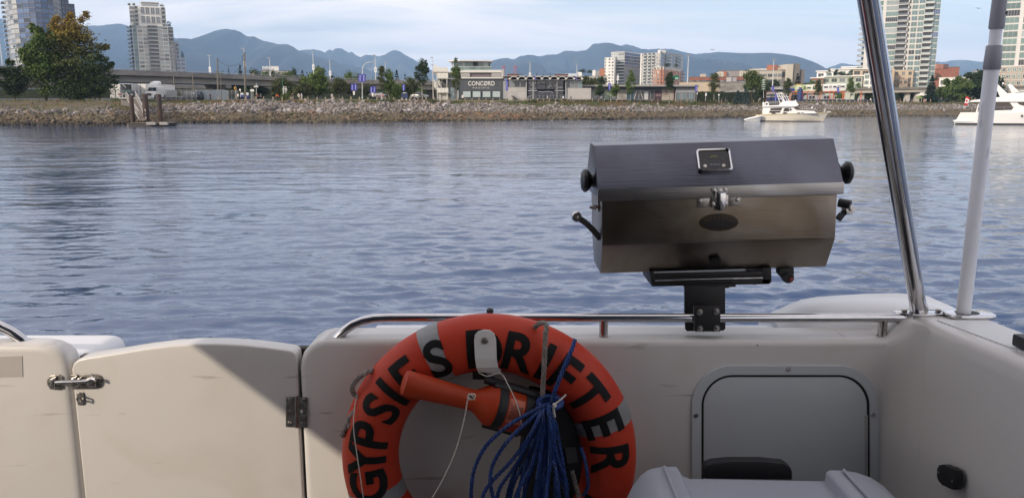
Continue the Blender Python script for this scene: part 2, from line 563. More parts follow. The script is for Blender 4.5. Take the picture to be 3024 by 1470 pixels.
# mountains
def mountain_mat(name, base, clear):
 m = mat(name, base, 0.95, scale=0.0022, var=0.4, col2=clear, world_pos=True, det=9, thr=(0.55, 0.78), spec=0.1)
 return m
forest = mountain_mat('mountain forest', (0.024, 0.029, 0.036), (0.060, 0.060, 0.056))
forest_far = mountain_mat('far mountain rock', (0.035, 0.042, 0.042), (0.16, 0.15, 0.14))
def ridge(pts, D, m, seed, front=2600, step=5.0, rough=1.0):
 r = np.random.default_rng(seed)
 xs = [p[0] for p in pts]; ys = [p[1] for p in pts]
 px = np.arange(xs[0], xs[-1] + 0.1, step)
 py = np.interp(px, xs, ys)
 jit = sum(np.sin(px / q + r.uniform(0, 6)) * a for q, a in ((3.1, .35), (7.3, .5), (17.0, .6)))
 py = py + jit * 1.25 * rough
 ridge_p = [P(a, b, D) for a, b in zip(px, py)]
 rows = 26; n = len(px); vs = []
 tt = [1 - (j / (rows - 1)) for j in range(rows)]
 fr = [[r.uniform(0, 6.28), r.uniform(0.004, 0.02) * (1.6 ** k), 1 / (1.6 ** k)] for k in range(5)]
 for j, t in enumerate(tt):
  for i, p in enumerate(ridge_p):
   h = p.z * (t ** 0.92)
   g = sum(math.sin(i * step * f * 2.2 + a + 5 * t * f * 60) * w for a, f, w in fr)
   g2 = sum(math.sin(i * step * f * 1.3 - a + 7 * t) * w for a, f, w in fr)
   b = t * (1 - t) * 4
   vs.append((p.x + g2 * 60 * b, D - front * (1 - t) + g * 330 * b, max(h + g2 * 0.10 * p.z * b, 0) + 2))
 for p in ridge_p: vs.append((p.x, D + 900, max(p.z * 0.5, 2)))
 for p in ridge_p: vs.append((p.x, D + 2200, 2))
 mb = MB()
 order = [rows + 1, rows] + list(range(rows))
 vv = [vs[k * n + i] for k in order for i in range(n)]
 R_ = len(order)
 mb.add(vv, [(a * n + i, a * n + i + 1, (a + 1) * n + i + 1, (a + 1) * n + i) for a in range(R_ - 1) for i in range(n - 1)])
 return structure(mb.build('mountain', m, smooth=True))
ridge([(-400, 75), (-120, 60), (0, 57), (20, 55), (40, 63), (69, 70), (120, 92), (200, 90), (250, 84), (272, 78), (300, 77), (330, 72), (345, 70), (365, 74), (400, 86), (450, 104), (524, 114), (553, 128), (620, 170), (720, 230)], 8200, forest, 1)
ridge([(440, 205), (520, 150), (553, 129), (573, 118), (612, 102), (640, 91), (666, 87), (692, 88), (708, 95), (730, 109), (749, 110), (771, 119), (819, 131), (851, 134), (867, 140), (883, 151), (931, 166), (979, 179), (1027, 192), (1075, 204), (1180, 232)], 7000, forest, 2)
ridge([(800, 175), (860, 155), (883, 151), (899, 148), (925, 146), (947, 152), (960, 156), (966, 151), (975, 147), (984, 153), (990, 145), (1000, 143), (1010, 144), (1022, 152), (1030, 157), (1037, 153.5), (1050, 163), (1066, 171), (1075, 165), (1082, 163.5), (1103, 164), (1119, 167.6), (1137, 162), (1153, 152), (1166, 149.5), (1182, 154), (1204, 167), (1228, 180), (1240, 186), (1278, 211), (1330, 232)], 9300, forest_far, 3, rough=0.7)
ridge([(1280, 240), (1400, 196), (1451, 180), (1499, 172), (1518, 177), (1536, 166), (1559, 163), (1593, 168), (1615, 163.5), (1653, 159), (1663, 153), (1682, 151), (1704, 154), (1728, 151), (1740, 141), (1750, 132), (1761, 129), (1783, 134), (1797, 130), (1814, 131), (1833, 136), (1850, 132), (1872, 136), (1893, 147), (1922, 147), (1963, 144), (1992, 148), (2028, 157.5), (2047, 160), (2072, 159), (2115, 156), (2153, 160), (2182, 169.5), (2216, 178), (2240, 185), (2259, 191), (2312, 201), (2348, 206), (2420, 232)], 8000, forest, 4)
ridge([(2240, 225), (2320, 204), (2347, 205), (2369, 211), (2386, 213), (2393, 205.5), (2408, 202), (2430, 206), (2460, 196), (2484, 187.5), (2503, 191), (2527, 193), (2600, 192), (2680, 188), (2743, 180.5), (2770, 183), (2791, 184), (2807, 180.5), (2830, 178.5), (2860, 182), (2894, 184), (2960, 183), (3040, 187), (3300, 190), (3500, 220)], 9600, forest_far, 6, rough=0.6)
# haze in the air
def make_haze():
 m = bpy.data.materials.new('haze'); m.use_nodes = True
 n, l = m.node_tree.nodes, m.node_tree.links
 n.remove(n['Principled BSDF'])
 v = n.new('ShaderNodeVolumePrincipled')
 v.inputs['Color'].default_value = (0.42, 0.65, 1.0, 1)
 v.inputs['Density'].default_value = 0.00009
 v.inputs['Anisotropy'].default_value = 0.0
 l.new(v.outputs[0], n['Material Output'].inputs['Volume'])
 mb = MB().span((-13500, -700, -4.2), (13500, 12500, 1010))
 o = mb.build('haze', m)
 stuff(o, 'thin blue haze hanging between the city and the mountains', 'haze')
make_haze()
# viaducts
def viaduct(route, ztop, label, depth, width, pier_every, lamps=False):
 a0 = G(*route[0])
 t = thing('viaduct', label, 'viaduct', (a0.x, a0.y, 0))
 pts = [Vector((X(px, Y), Y, 0)) for px, Y in route]
 def line(off, z):
  out = []
  for i, p in enumerate(pts):
   d = (pts[min(i + 1, len(pts) - 1)] - pts[max(i - 1, 0)]).normalized()
   nrm = Vector((-d.y, d.x, 0))
   out.append(p + nrm * off + Vector((0, 0, z)))
  return out
 def bar(y0, y1, z0, z1):
  A, B, C, D = line(y0, z0), line(y0, z1), line(y1, z1), line(y1, z0)
  return MB().loft([[A[i], B[i], C[i], D[i]] for i in range(len(pts))])
 bar(0.0, width, ztop - 1.25, ztop - 0.9).build('deck', concrete, t)
 bar(1.6, width - 1.6, ztop - 0.9 - depth, ztop - 1.252).build('girder', girder_mat, t)
 bar(0.1, 0.45, ztop - 0.898, ztop).build('parapet', concrete, t)
 bar(width - 0.45, width - 0.1, ztop - 0.898, ztop).build('parapet', concrete, t)
 rl = bar(0.22, 0.33, ztop + 0.26, ztop + 0.38).build('railing', mat('galvanised', (0.42, 0.42, 0.43), 0.5, 0.2), t)
 L = 0.0; nxt = 6.0
 for i in range(len(pts) - 1):
  seg = (pts[i + 1] - pts[i]).length; d = (pts[i + 1] - pts[i]).normalized(); nrm = Vector((-d.y, d.x, 0))
  while nxt < L + seg:
   c = pts[i] + d * (nxt - L) + nrm * width / 2
   g = gz(c.x, c.y); top = ztop - 0.9 - depth
   rz = math.atan2(d.y, d.x)
   mb = MB().box((c.x, c.y, (g + top - 1.0) / 2), (1.6, 2.2, top - 1.0 - g), rz)
   mb.box((c.x, c.y, top - 0.52), (1.9, width * 0.8, 1.0), rz)
   mb.build('pier', concrete, t)
   nxt += pier_every
  L += seg
 L = 0
 post = MB().box((0, 0, 0.13), (0.08, 0.08, 0.26)).mesh('railing_post', mat('galvanised', (0, 0, 0)))
 pl = line(0.275, ztop)
 for i in range(len(pl) - 1):
  n = max(2, int((pl[i + 1] - pl[i]).length / 4))
  for k in range(n):
   p = pl[i].lerp(pl[i + 1], k / n) - Vector((a0.x, a0.y, 0))
   place('railing_post', post, t, p)
 return t
viaduct([(-520, 158), (-200, 170), (0, 182), (340, 200), (575, 216), (820, 241), (1000, 267), (1275, 284), (1500, 305)], 12.0,
  'long concrete road viaduct with a solid parapet crossing behind the big shore trees', 2.0, 12.0, 42)
viaduct([(-520, 215), (0, 238), (340, 262), (600, 286), (850, 320), (1150, 365), (1400, 400)], 10.6,
  'lower second viaduct seen under the girder of the nearer road viaduct', 1.0, 9.0, 50)
# building helpers
def glass_mat(name, col, rough=0.12, spec=0.8, metal=0.0, rnd=0.25):
 return mat(name, col, rough, metal, var=0.25, scale=0.15, spec=spec, rnd=rnd)
white_wall = mat('white render', (0.60, 0.59, 0.57), 0.7, var=0.06, scale=0.1)
bright_wall = mat('bright render', (0.74, 0.73, 0.70), 0.7, var=0.05, scale=0.1)
grey_wall = mat('grey cladding', (0.30, 0.31, 0.33), 0.6, var=0.08, scale=0.15)
dark_clad = mat('slate cladding', (0.062, 0.070, 0.082), 0.6, var=0.16, scale=0.6, stretch=(1, 1, 0.25))
panel_wall = mat('panel grey', (0.40, 0.385, 0.375), 0.6, var=0.06, scale=0.2)
beige_wall = mat('beige stone', (0.46, 0.38, 0.29), 0.85, var=0.1, scale=0.2)
brick_red = mat('red brick', (0.26, 0.105, 0.075), 0.9, var=0.18, scale=0.5)
brick_orange = mat('orange brick', (0.40, 0.165, 0.095), 0.9, var=0.14, scale=0.5)
brick_dark = mat('dark brick', (0.13, 0.075, 0.07), 0.9, var=0.18, scale=0.5)
brown_stone = mat('brown stone', (0.30, 0.235, 0.18), 0.85, var=0.1, scale=0.3)
metal_white = mat('white steel', (0.66, 0.655, 0.64), 0.5, var=0.06)
metal_dark = mat('dark steel', (0.03, 0.032, 0.036), 0.5)
roof_felt = mat('roof felt', (0.16, 0.15, 0.145), 0.9)
g_dark = glass_mat('dark glass', (0.025, 0.032, 0.042))
g_blue = glass_mat('blue glass', (0.095, 0.145, 0.27))
g_deep = glass_mat('deep blue glass', (0.055, 0.090, 0.20))
g_grey = glass_mat('grey glass', (0.16, 0.175, 0.195))
g_green = glass_mat('green glass', (0.14, 0.215, 0.205))
g_teal = glass_mat('teal glass', (0.12, 0.19, 0.21))
g_pale = glass_mat('pale glass', (0.33, 0.38, 0.38), rnd=0.15)
g_curtain = glass_mat('curtained glass', (0.40, 0.40, 0.385), rnd=0.15)
g_clear = glass_mat('frosted glass', (0.42, 0.50, 0.51), 0.3, rnd=0.05)
def win(w, h, frame, pane, fw=0.12, mull=0, name='window', deep=0.10, trans=0):
 mb = MB()
 mb.span((-w / 2 + fw, -0.03, fw), (w / 2 - fw, 0.05, h - fw), 1)
 mb.span((-w / 2, -deep, 0), (w / 2, 0.04, fw)); mb.span((-w / 2, -deep, h - fw), (w / 2, 0.04, h))
 mb.span((-w / 2, -deep, fw), (-w / 2 + fw, 0.04, h - fw)); mb.span((w / 2 - fw, -deep, fw), (w / 2, 0.04, h - fw))
 for k in range(mull):
  u = -w / 2 + w * (k + 1) / (mull + 1)
  mb.span((u - fw * 0.3, -deep * 0.8, fw), (u + fw * 0.3, 0.04, h - fw))
 if trans:
  mb.span((-w / 2 + fw, -deep * 0.7, h * trans - fw * 0.3), (w / 2 - fw, 0.04, h * trans + fw * 0.3))
 return mb.mesh(name, [frame, pane])
def balc(w, d, slab, rail, back, h=2.8, name='balcony'):
 mb = MB()
 mb.span((-w / 2 + 0.1, -0.02, 0.25), (w / 2 - 0.1, 0.05, h - 0.1), 2)
 mb.span((-w / 2, -d, 0), (w / 2, 0.04, 0.24), 0)
 mb.span((-w / 2, -d, 0.25), (w / 2, -d + 0.06, 1.2), 1)
 mb.span((-w / 2, -d + 0.07, 0.25), (-w / 2 + 0.06, 0.02, 1.2), 1); mb.span((w / 2 - 0.06, -d + 0.07, 0.25), (w / 2, 0.02, 1.2), 1)
 return mb.mesh(name, [slab, rail, back])
class Face:
 def __init__(s, root, A, B):
  s.root = root; s.A = Vector((A[0], A[1], 0)); d = Vector((B[0] - A[0], B[1] - A[1], 0))
  s.W = d.length; s.u = d.normalized(); s.yaw = math.atan2(s.u.y, s.u.x)
 def put(s, me, u, z, name=None, out=0.0):
  nrm = Vector((s.u.y, -s.u.x, 0))
  p = s.A + s.u * u + nrm * out
  return place(name or me.name, me, s.root, (p.x - WL[s.root.name].x, p.y - WL[s.root.name].y, z - WL[s.root.name].z), s.yaw)
 def grid(s, us, zs, metas, name=None, p=None):
  for z in zs:
   for u in us:
    me = metas[0] if len(metas) == 1 else random.choices(metas, p)[0]
    s.put(me, u, z, name)
def corner(pxL, pxC, pxR, Y, ang):
 C = Vector((X(pxC, Y), Y))
 a = math.radians(ang)
 dl, dr = Vector((-math.cos(a), math.sin(a))), Vector((math.sin(a), math.cos(a)))
 def reach(px, d):
  k = X(px, 1000) / 1000
  return C + d * ((k * C.y - C.x) / (d.x - k * d.y))
 L, R = reach(pxL, dl), reach(pxR, dr)
 return L, C, R, L + (R - C)
def zpx(py, Y): return P(1512, py, Y).z
class Line:
 def __init__(s, pxc, Y, turn=1.0):
  s.c = Vector((X(pxc, Y), Y)); a = math.atan2(s.c.x, Y) * turn
  s.u = Vector((math.cos(a), -math.sin(a))); s.n = Vector((math.sin(a), math.cos(a)))
 def pt(s, px, off=0.0):
  k = X(px, 1000) / 1000; o = s.c + s.n * off
  t = (k * o.y - o.x) / (s.u.x - k * s.u.y)
  return o + s.u * t
 def block(s, root, px0, px1, z0, z1, d0, d1, m, name='wall', grow=0.0):
  a, b = s.pt(px0, d0) - s.u * grow, s.pt(px1, d0) + s.u * grow; n = s.n * (d1 - d0)
  return MB().prism([tuple(a), tuple(b), tuple(b + n), tuple(a + n)], z0, z1).build(name, m, root)
 def face(s, root, px0, px1, off=0.0):
  return Face(root, s.pt(px0, off), s.pt(px1, off))
 def u_of(s, px, px0): return (s.pt(px) - s.pt(px0)).dot(s.u)
def flat_block(root, px0, px1, Y, y_top, depth, m, name='wall', z0=None, roof=None, y_bot=None):
 g = z0 if z0 is not None else (zpx(y_bot, Y) if y_bot else 3.5)
 zt = zpx(y_top, Y)
 ln = Line((px0 + px1) / 2, Y)
 ln.block(root, px0, px1, g, zt, 0, depth, m, name)
 return ln.face(root, px0, px1), zt
# curved glass tower
def curved_tower():
 Y = 520
 t = thing('apartment_tower', 'curved blue glass apartment tower rising behind the large leafy trees', 'tower', (X(120, Y), Y, 4.8))
 plan = [(44, 541), (49, 533), (56, 527), (66, 523), (80, 520), (97, 516), (115, 514), (133, 514), (151, 516), (169, 520), (186, 526), (197, 532), (207, 540)]
 pts = [Vector((X(a, b), b)) for a, b in plan]
 back = [Vector((X(214, 580), 580)), Vector((X(52, 580), 580))]
 inner = [p + Vector((0, 0.25)) for p in pts]
 FH = 3.03; n = 29; z0 = 4.8
 MB().prism([tuple(p) for p in inner + back], z0, z0 + n * FH).build('core', mat('tower spandrel', (0.07, 0.085, 0.125), 0.4), t)
 slab_m = mat('tower slab edge', (0.17, 0.18, 0.22), 0.6)
 for k in range(n + 1):
  z = z0 + k * FH
  lo = [p + Vector((0, -0.22)) for p in pts]
  MB().prism([tuple(p) for p in lo + [pts[-1] + Vector((0, 0.6)), pts[0] + Vector((0, 0.6))]], z - 0.17, z + 0.17).build('floor_slab', slab_m, t)
 fr = mat('tower mullion', (0.085, 0.10, 0.14), 0.4)
 frp = mat('pale mullion', (0.40, 0.40, 0.39), 0.5)
 for i in range(len(pts) - 1):
  f = Face(t, pts[i], pts[i + 1])
  pale = i < 4 or i >= 10
  w = f.W - 0.06
  ms = [win(w, FH - 0.5, frp, g_curtain, mull=1, fw=0.22), win(w, FH - 0.5, frp, g_grey, mull=1, fw=0.22), win(w, FH - 0.5, frp, g_dark, mull=2, fw=0.22)] if pale else \
    [win(w, FH - 0.5, fr, g_blue, mull=1), win(w, FH - 0.5, fr, g_deep, mull=1), win(w, FH - 0.5, fr, g_dark, mull=3)]
  for k in range(2, n - 3):
   f.put(random.choices(ms, [6, 3, 1.2] if pale else [5, 4, 1.6])[0], f.W / 2, z0 + k * FH + 0.26, 'window')
 bm_ = balc(5.0, 2.2, slab_m, g_grey, g_dark)
 f = Face(t, (pts[0].x - 3.2, pts[0].y + 5), (pts[0].x + 1.2, pts[0].y - 0.5))
 for k in range(2, n - 2): f.put(bm_, f.W / 2, z0 + k * FH, 'balcony')
 for a, b, yt, yy in ((208, 231, -25, 548), (229, 247, 12, 556)):
  fc, zt = flat_block(t, a, b, yy, yt, 18, mat('tower grey flank', (0.10, 0.115, 0.15), 0.5), 'side_block')
  wm = win(fc.W / 2 - 0.7, 2.2, fr, g_deep, mull=1)
  k = 0
  while 8 + k * FH < zt - 3:
   if 8 + k * FH > 20: fc.grid([fc.W * 0.27, fc.W * 0.75], [8 + k * FH], [wm])
   k += 1
curved_tower()
# white gridded tower
def white_tower():
 Y = 600
 t = thing('apartment_tower', 'white apartment tower with a square window grid and planted setback terraces', 'tower', (X(465, Y), Y, 4.8))
 W = bright_wall
 ln = Line(458, Y); zt, ztu, zr, zb = (zpx(q, Y) for q in (76, 18.5, 120, 167))
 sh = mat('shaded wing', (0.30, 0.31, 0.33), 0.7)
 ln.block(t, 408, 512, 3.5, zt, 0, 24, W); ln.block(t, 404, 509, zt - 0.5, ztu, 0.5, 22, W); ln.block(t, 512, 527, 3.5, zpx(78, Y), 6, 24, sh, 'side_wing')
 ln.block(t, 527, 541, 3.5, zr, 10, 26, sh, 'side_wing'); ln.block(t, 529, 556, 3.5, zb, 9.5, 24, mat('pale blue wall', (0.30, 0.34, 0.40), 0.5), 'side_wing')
 f, fu, fr_, fb, fR = ln.face(t, 408, 512), ln.face(t, 404, 509, 0.5), ln.face(t, 527, 541, 10), ln.face(t, 529, 556, 9.5), ln.face(t, 512, 527, 6)
 ln.block(t, 441, 489, ztu, zpx(6, Y), 4, 18, grey_wall, 'penthouse'); ln.block(t, 438, 492, zpx(6, Y), zpx(4, Y), 3, 19, W, 'penthouse_roof')
 ln.block(t, 402, 509, ztu + 1.3, ztu + 1.55, 0, 0.15, W, 'roof_railing')
 u = lambda px: ln.u_of(px, 408)
 dz = (zt - zpx(215, Y)) / 12.0
 wm = [win(3.4, 2.35, W, g, fw=0.18, mull=k, deep=0.25) for g, k in ((g_grey, 1), (g_curtain, 0), (g_dark, 3), (g_pale, 2))]
 col = [430, 445.5, 489, 503.5]
 zs = [zt - (k + 1) * dz + 0.3 for k in range(14)]
 f.grid([u(c) for c in col], zs, wm, 'window', [3, 4, 1.5, 4])
 f.grid([u(415)], zs, [win(2.8, 2.7, mat('steel frame', (0.3, 0.31, 0.32), 0.5), g_teal, fw=0.1)], 'window')
 bm_ = balc(7.0, 1.5, W, g_grey, g_dark, h=2.7)
 f.grid([u(467)], zs, [bm_], 'balcony')
 fs = Face(t, ln.pt(400, 4), ln.pt(407.5, 2))
 bl = balc(2.2, 2.6, W, g_grey, g_dark, h=2.6)
 fs.grid([fs.W / 2], zs, [bl], 'balcony')
 fR.grid([fR.W * 0.5], [z for z in zs[:4]], [balc(3.4, 1.3, W, g_grey, g_dark, h=2.6)], 'balcony')
 fR.grid([fR.W * 0.35, fR.W * 0.75], zs[4:], [win(1.2, 2.4, W, g_grey)], 'window')
 fr_.grid([fr_.W * 0.6], [z for z in zs if z < zr - 3], [win(2.2, 2.0, W, g_deep)], 'window')
 fb.grid([fb.W * 0.25, fb.W * 0.75], [z for z in zs if z < zb - 2.5], [win(2.9, 2.2, W, g_blue, mull=1)], 'window')
 uu = lambda px: ln.u_of(px, 404)
 hh = (ztu - zt - 1.2) / 2
 fu.grid([uu(443), uu(457), uu(472), uu(486)], [zt + 1.6, zt + 1.6 + hh], [win(2.9, hh - 1.2, W, g_grey, fw=0.2, mull=1, deep=0.3)], 'window')
 fu.grid([uu(412)], [ztu - 3.0 * (k + 1) for k in range(4)], [wm[0]], 'window')
 fu.grid([uu(424)], [ztu - 3.1 * (k + 1) for k in range(5)], [balc(2.4, 1.4, W, g_grey, g_dark, h=2.7)], 'balcony')
 fu.grid([uu(502)], [ztu - 3.1 * (k + 1) for k in range(5)], [balc(2.6, 1.4, W, g_grey, g_dark, h=2.7)], 'balcony')
 return ln
WT = white_tower()
# green glass tower by the steel pole
def green_tower():
 Y = 450
 t = thing('apartment_tower', 'tall green glass apartment tower standing partly behind the stainless pole', 'tower', (X(2650, Y), Y, 4.8))
 FH = 3.03; z0 = 4.8; n = 25
 segs = [(2540, 2594, 0.0), (2594, 2631, 0.0), (2631, 2658, 1.4), (2658, 2669, 0.4), (2669, 2688, -0.5), (2688, 2708, -0.4), (2708, 2732, 1.2), (2732, 2752, 0.6)]
 W = white_wall
 ln = Line(2646, Y)
 for a, b, off in segs: ln.block(t, a, b - 0.2, z0, z0 + n * FH, off, 22, white_wall)
 W = white_wall
 ft = ln.face(t, 2594, 2631)
 zs = [z0 + k * FH for k in range(1, n)]
 def cen(a, b): return ln.u_of((a + b) / 2, 2594)
 def wd(a, b): return ln.u_of(b, 2594) - ln.u_of(a, 2594)
 w1 = wd(2594, 2631) - 0.3
 ms = [win(w1, 2.55, W, g_green, fw=0.08, mull=3), win(w1, 2.55, W, g_pale, fw=0.08, mull=2), win(w1, 2.55, W, g_dark, fw=0.1, mull=5)]
 bb = balc(wd(2631, 2658) + 0.4, 2.6, bright_wall, g_grey, g_dark); sm = win(1.1, 1.9, W, g_dark)
 bay = [win(wd(2669, 2688) - 0.3, 2.5, W, g, fw=0.12, mull=1) for g in (g_teal, g_green, g_dark)]
 b2 = balc(wd(2708, 2732) + 0.6, 2.3, bright_wall, g_pale, g_dark)
 gl = [win(wd(2732, 2752) - 0.1, 2.75, W, g_teal, fw=0.08, mull=1), win(wd(2732, 2752) - 0.1, 2.75, W, g_blue, fw=0.08, mull=2)]
 fl = Face(t, ln.pt(2533, 6), ln.pt(2541, 1)); bl_ = balc(5.2, 2.4, bright_wall, g_pale, g_dark)
 for z in zs:
  ft.put(random.choices(ms, [5, 4, 1])[0], cen(2594, 2631), z, 'window')
  ft.put(ms[0], cen(2550, 2588), z, 'window')
  ft.put(bb, cen(2631, 2658), z - 0.2, 'balcony', out=-1.38)
  ft.put(sm, cen(2660, 2668), z + 0.3, 'window', out=-0.4)
  ft.put(random.choices(bay, [4, 4, 1])[0], cen(2669, 2688), z, 'window', out=0.5)
  ft.put(random.choices(bay, [4, 5, 1])[0], cen(2688, 2708), z, 'window', out=0.4)
  ft.put(b2, cen(2708, 2732), z - 0.2, 'balcony', out=-1.18)
  ft.put(random.choices(gl, [3, 1])[0], cen(2732, 2752), z, 'window', out=-0.58)
  fl.put(bl_, fl.W / 2, z - 0.2, 'balcony')
 for a, b, yt, yy in ((2546, 2634, 204, Y - 9), (2632, 2690, 207, Y - 5), (2648, 2676, 233, Y - 8)):
  f, zt = flat_block(t, a, b, yy, yt, 8, beige_wall if a < 2640 else brown_stone, 'podium')
  nn = max(2, int(f.W / 3.2)); us = [f.W * (k + 0.5) / nn for k in range(nn)]
  f.grid(us, [zt - 3.3 * (k + 1) + 0.4 for k in range(3)], [win(1.7, 2.0, beige_wall, g_dark, mull=1), win(1.7, 2.0, beige_wall, g_grey, mull=1)], 'window')
green_tower()
# pale glass tower at the edge
def edge_tower():
 Y = 352
 t = thing('apartment_tower', 'pale green glass tower on a brown podium behind the white grey pole', 'tower', (X(3000, Y), Y, 4.8))
 W = white_wall
 ln = Line(3000, Y); ln.block(t, 2940, 3110, 3.5, zpx(-90, Y), 0, 20, W); f = ln.face(t, 2940, 3110)
 FH = 3.03; z0 = zpx(196, Y)
 u = lambda px: ln.u_of(px, 2940)
 ms = [win(u(2984) - u(2940) - 0.2, 2.6, W, g_green, fw=0.1, mull=2), win(u(2984) - u(2940) - 0.2, 2.6, W, g_dark, fw=0.1, mull=4)]
 ms2 = [win(u(3040) - u(2994), 2.6, W, g_green, fw=0.1, mull=2), win(u(3040) - u(2994), 2.6, W, g_pale, fw=0.1, mull=3), win(u(3040) - u(2994), 2.6, W, g_dark, fw=0.1, mull=5)]
 for k in range(12):
  f.put(random.choices(ms, [5, 1])[0], u(2962), z0 + k * FH + 0.35, 'window')
  f.put(random.choices(ms2, [5, 3, 1])[0], u(3017), z0 + k * FH + 0.35, 'window')
  f.put(ms2[0], u(3068), z0 + k * FH + 0.35, 'window')
 zt = zpx(197, Y); ln.block(t, 2932, 3120, 3.5, zt, -5, 5, brown_stone, 'podium'); p = ln.face(t, 2932, 3120, -5)
 n = 12; us = [p.W * (k + 0.5) / n for k in range(n)]
 p.grid(us, [zt - 2.9 * (k + 1) + 0.5 for k in range(3)], [win(1.5, 1.8, bright_wall, g_green, mull=1, fw=0.14), win(1.5, 1.8, bright_wall, g_dark, mull=1, fw=0.14)], 'window', [3, 1])
 for k in range(4):
  ln.block(t, 2932, 3120, zt - 2.9 * k - 0.25, zt - 2.9 * k - 0.02, -5.2, -4.99, bright_wall, 'string_course')
edge_tower()
# two blocks in the middle distance
def mid_blocks():
 Y = 800; FH = 3.03
 t = thing('apartment_building', 'white apartment block with a glazed upper corner, nearest the arched pavilion', 'building', (X(1835, Y), Y, 4.8))
 zt = zpx(155, Y)
 L, C, R, B = corner(1802, 1841, 1892, Y, 35)
 MB().prism([tuple(L), tuple(C), tuple(R), tuple(B)], 4.8, zt).build('wall', grey_wall, t)
 cap = [L + (L - C).normalized() * 0.6 , C + Vector((0, -1.2)), R + (R - C).normalized() * 0.6, B]
 MB().prism([tuple(p) for p in cap], zt, zt + 0.7).build('roof', white_wall, t)
 fl, fr = Face(t, L, C), Face(t, C, R)
 lw = fl.W / 2 - 0.4; rw = fr.W / 4 - 0.2
 za = [zt - FH * (k + 1) for k in range(11)]
 wl_ = [win(lw, 2.3, bright_wall, g, fw=0.25, mull=2) for g in (g_pale, g_grey)]
 wr_ = [win(rw, 2.5, grey_wall, g, fw=0.12, mull=1) for g in (g_blue, g_grey, g_deep)]
 fl.grid([fl.W * 0.25, fl.W * 0.75], za[:3], wl_, 'window')
 fl.grid([fl.W * 0.25, fl.W * 0.75], za[3:], [balc(lw, 1.6, bright_wall, g_pale, g_dark)], 'balcony')
 fr.grid([fr.W * (k + 0.5) / 4 for k in range(4)], za[:4], wr_, 'window')
 ws = [win(2.4, 2.1, white_wall, g, fw=0.2, mull=1) for g in (g_grey, g_dark)]
 fr.grid([fr.W * (k + 0.5) / 5 for k in range(5)], za[4:], ws, 'window')
 for k in range(5):
  nz_ = zt - FH * k
  MB().prism([tuple(C + Vector((0, -0.9))), tuple(R + (R - C).normalized() * 0.4 + Vector((0.4, -0.7))), tuple(R), tuple(C)], nz_ - 0.2, nz_ + 0.2).build('floor_slab', white_wall, t)
 z2 = zpx(172, Y)
 L2, C2, R2, B2 = corner(1783, 1812, 1818, Y - 10, 14)
 MB().prism([tuple(L2), tuple(C2), tuple(R2), tuple(B2)], 4.8, z2).build('wall', bright_wall, t)
 f2 = Face(t, L2, C2)
 f2.grid([f2.W * 0.5, f2.W * 0.82], [z2 - FH * (k + 1) + 0.4 for k in range(9)], [win(1.9, 1.7, bright_wall, g, mull=1) for g in (g_grey, g_dark, g_curtain)], 'window')
 f2.grid([f2.W * 0.09], [z2 - FH * (k + 1) + 0.3 for k in range(9)], [win(1.3, 2.0, bright_wall, g_grey)], 'window')
 Y = 780
 t = thing('apartment_building', 'grey apartment block with rows of small balconies, beside the orange brick block', 'building', (X(1950, Y), Y, 4.8))
 zt = zpx(156, Y)
 L, C, R, B = corner(1888, 1946, 2012, Y, 30)
 MB().prism([tuple(L), tuple(C), tuple(R), tuple(B)], 4.8, zt).build('wall', mat('light grey wall', (0.45, 0.45, 0.45), 0.7), t)
 MB().prism([tuple(L + (C - L) * 0.98), tuple(C + Vector((0, -0.3))), tuple(R), tuple(B)], zt, zpx(151, Y)).build('parapet', grey_wall, t)
 MB().prism([(C.x + 0.5, C.y + 3), (C.x + 6, C.y + 5), (C.x + 5, C.y + 11), (C.x - 1, C.y + 9)], zt, zpx(147, Y)).build('penthouse', bright_wall, t)
 fl, fr = Face(t, L, C), Face(t, C, R)
 zs = [zt - FH * (k + 1) for k in range(12)]
 b = balc(3.0, 1.5, white_wall, g_pale, g_dark)
 fl.grid([fl.W * q for q in (0.24, 0.46, 0.66)], zs, [b], 'balcony')
 fl.grid([fl.W * 0.1, fl.W * 0.84, fl.W * 0.95], [z + 0.3 for z in zs], [win(1.7, 2.1, white_wall, g, mull=1) for g in (g_grey, g_curtain)], 'window')
 fl.put(MB().span((-0.6, -0.3, 4.8), (0.6, 0.1, zt)).mesh('corner_strip', bright_wall), 0.6, 0)
 fr.grid([fr.W * 0.30, fr.W * 0.78], zs[:8], [balc(fr.W * 0.26, 1.8, white_wall, g_grey, g_dark)], 'balcony')
 fr.grid([fr.W * 0.08, fr.W * 0.54], [z + 0.2 for z in zs[:8]], [win(fr.W * 0.13, 2.4, grey_wall, g, mull=1) for g in (g_blue, g_teal)], 'window')
 Y = 700
 t = thing('brick_building', 'orange and dark brick block with white top storey below the grey apartments', 'building', (X(1960, Y), Y, 4.8))
 zt = zpx(197, Y); zm = zpx(206, Y)
 L, C, R, B = corner(1925, 1957, 2007, Y, 30)
 MB().prism([tuple(L), tuple(C), tuple(R), tuple(B)], 4.8, zm).build('wall', brick_orange, t)
 MB().prism([tuple(L), tuple(C), tuple(R), tuple(B)], zm, zt).build('top_storey', mat('cream wall', (0.5, 0.47, 0.42), 0.8), t)
 fl, fr = Face(t, L, C), Face(t, C, R)
 zs = [zt - FH * (k + 1) + 0.3 for k in range(6)]
 w = [win(2.2, 2.1, white_wall, g, mull=1, fw=0.16) for g in (g_dark, g_grey, g_curtain)]
 fl.grid([fl.W * q for q in (0.18, 0.5)], zs, w, 'window')
 fl.grid([fl.W * 0.82], zs, [win(1.6, 2.5, brick_orange, g_dark, mull=1)], 'window')
 fr.grid([fr.W * (k + 0.5) / 6 for k in range(6)], zs, w, 'window')
 R3 = R + (R - C).normalized() * 12
 zd = zpx(203, Y)
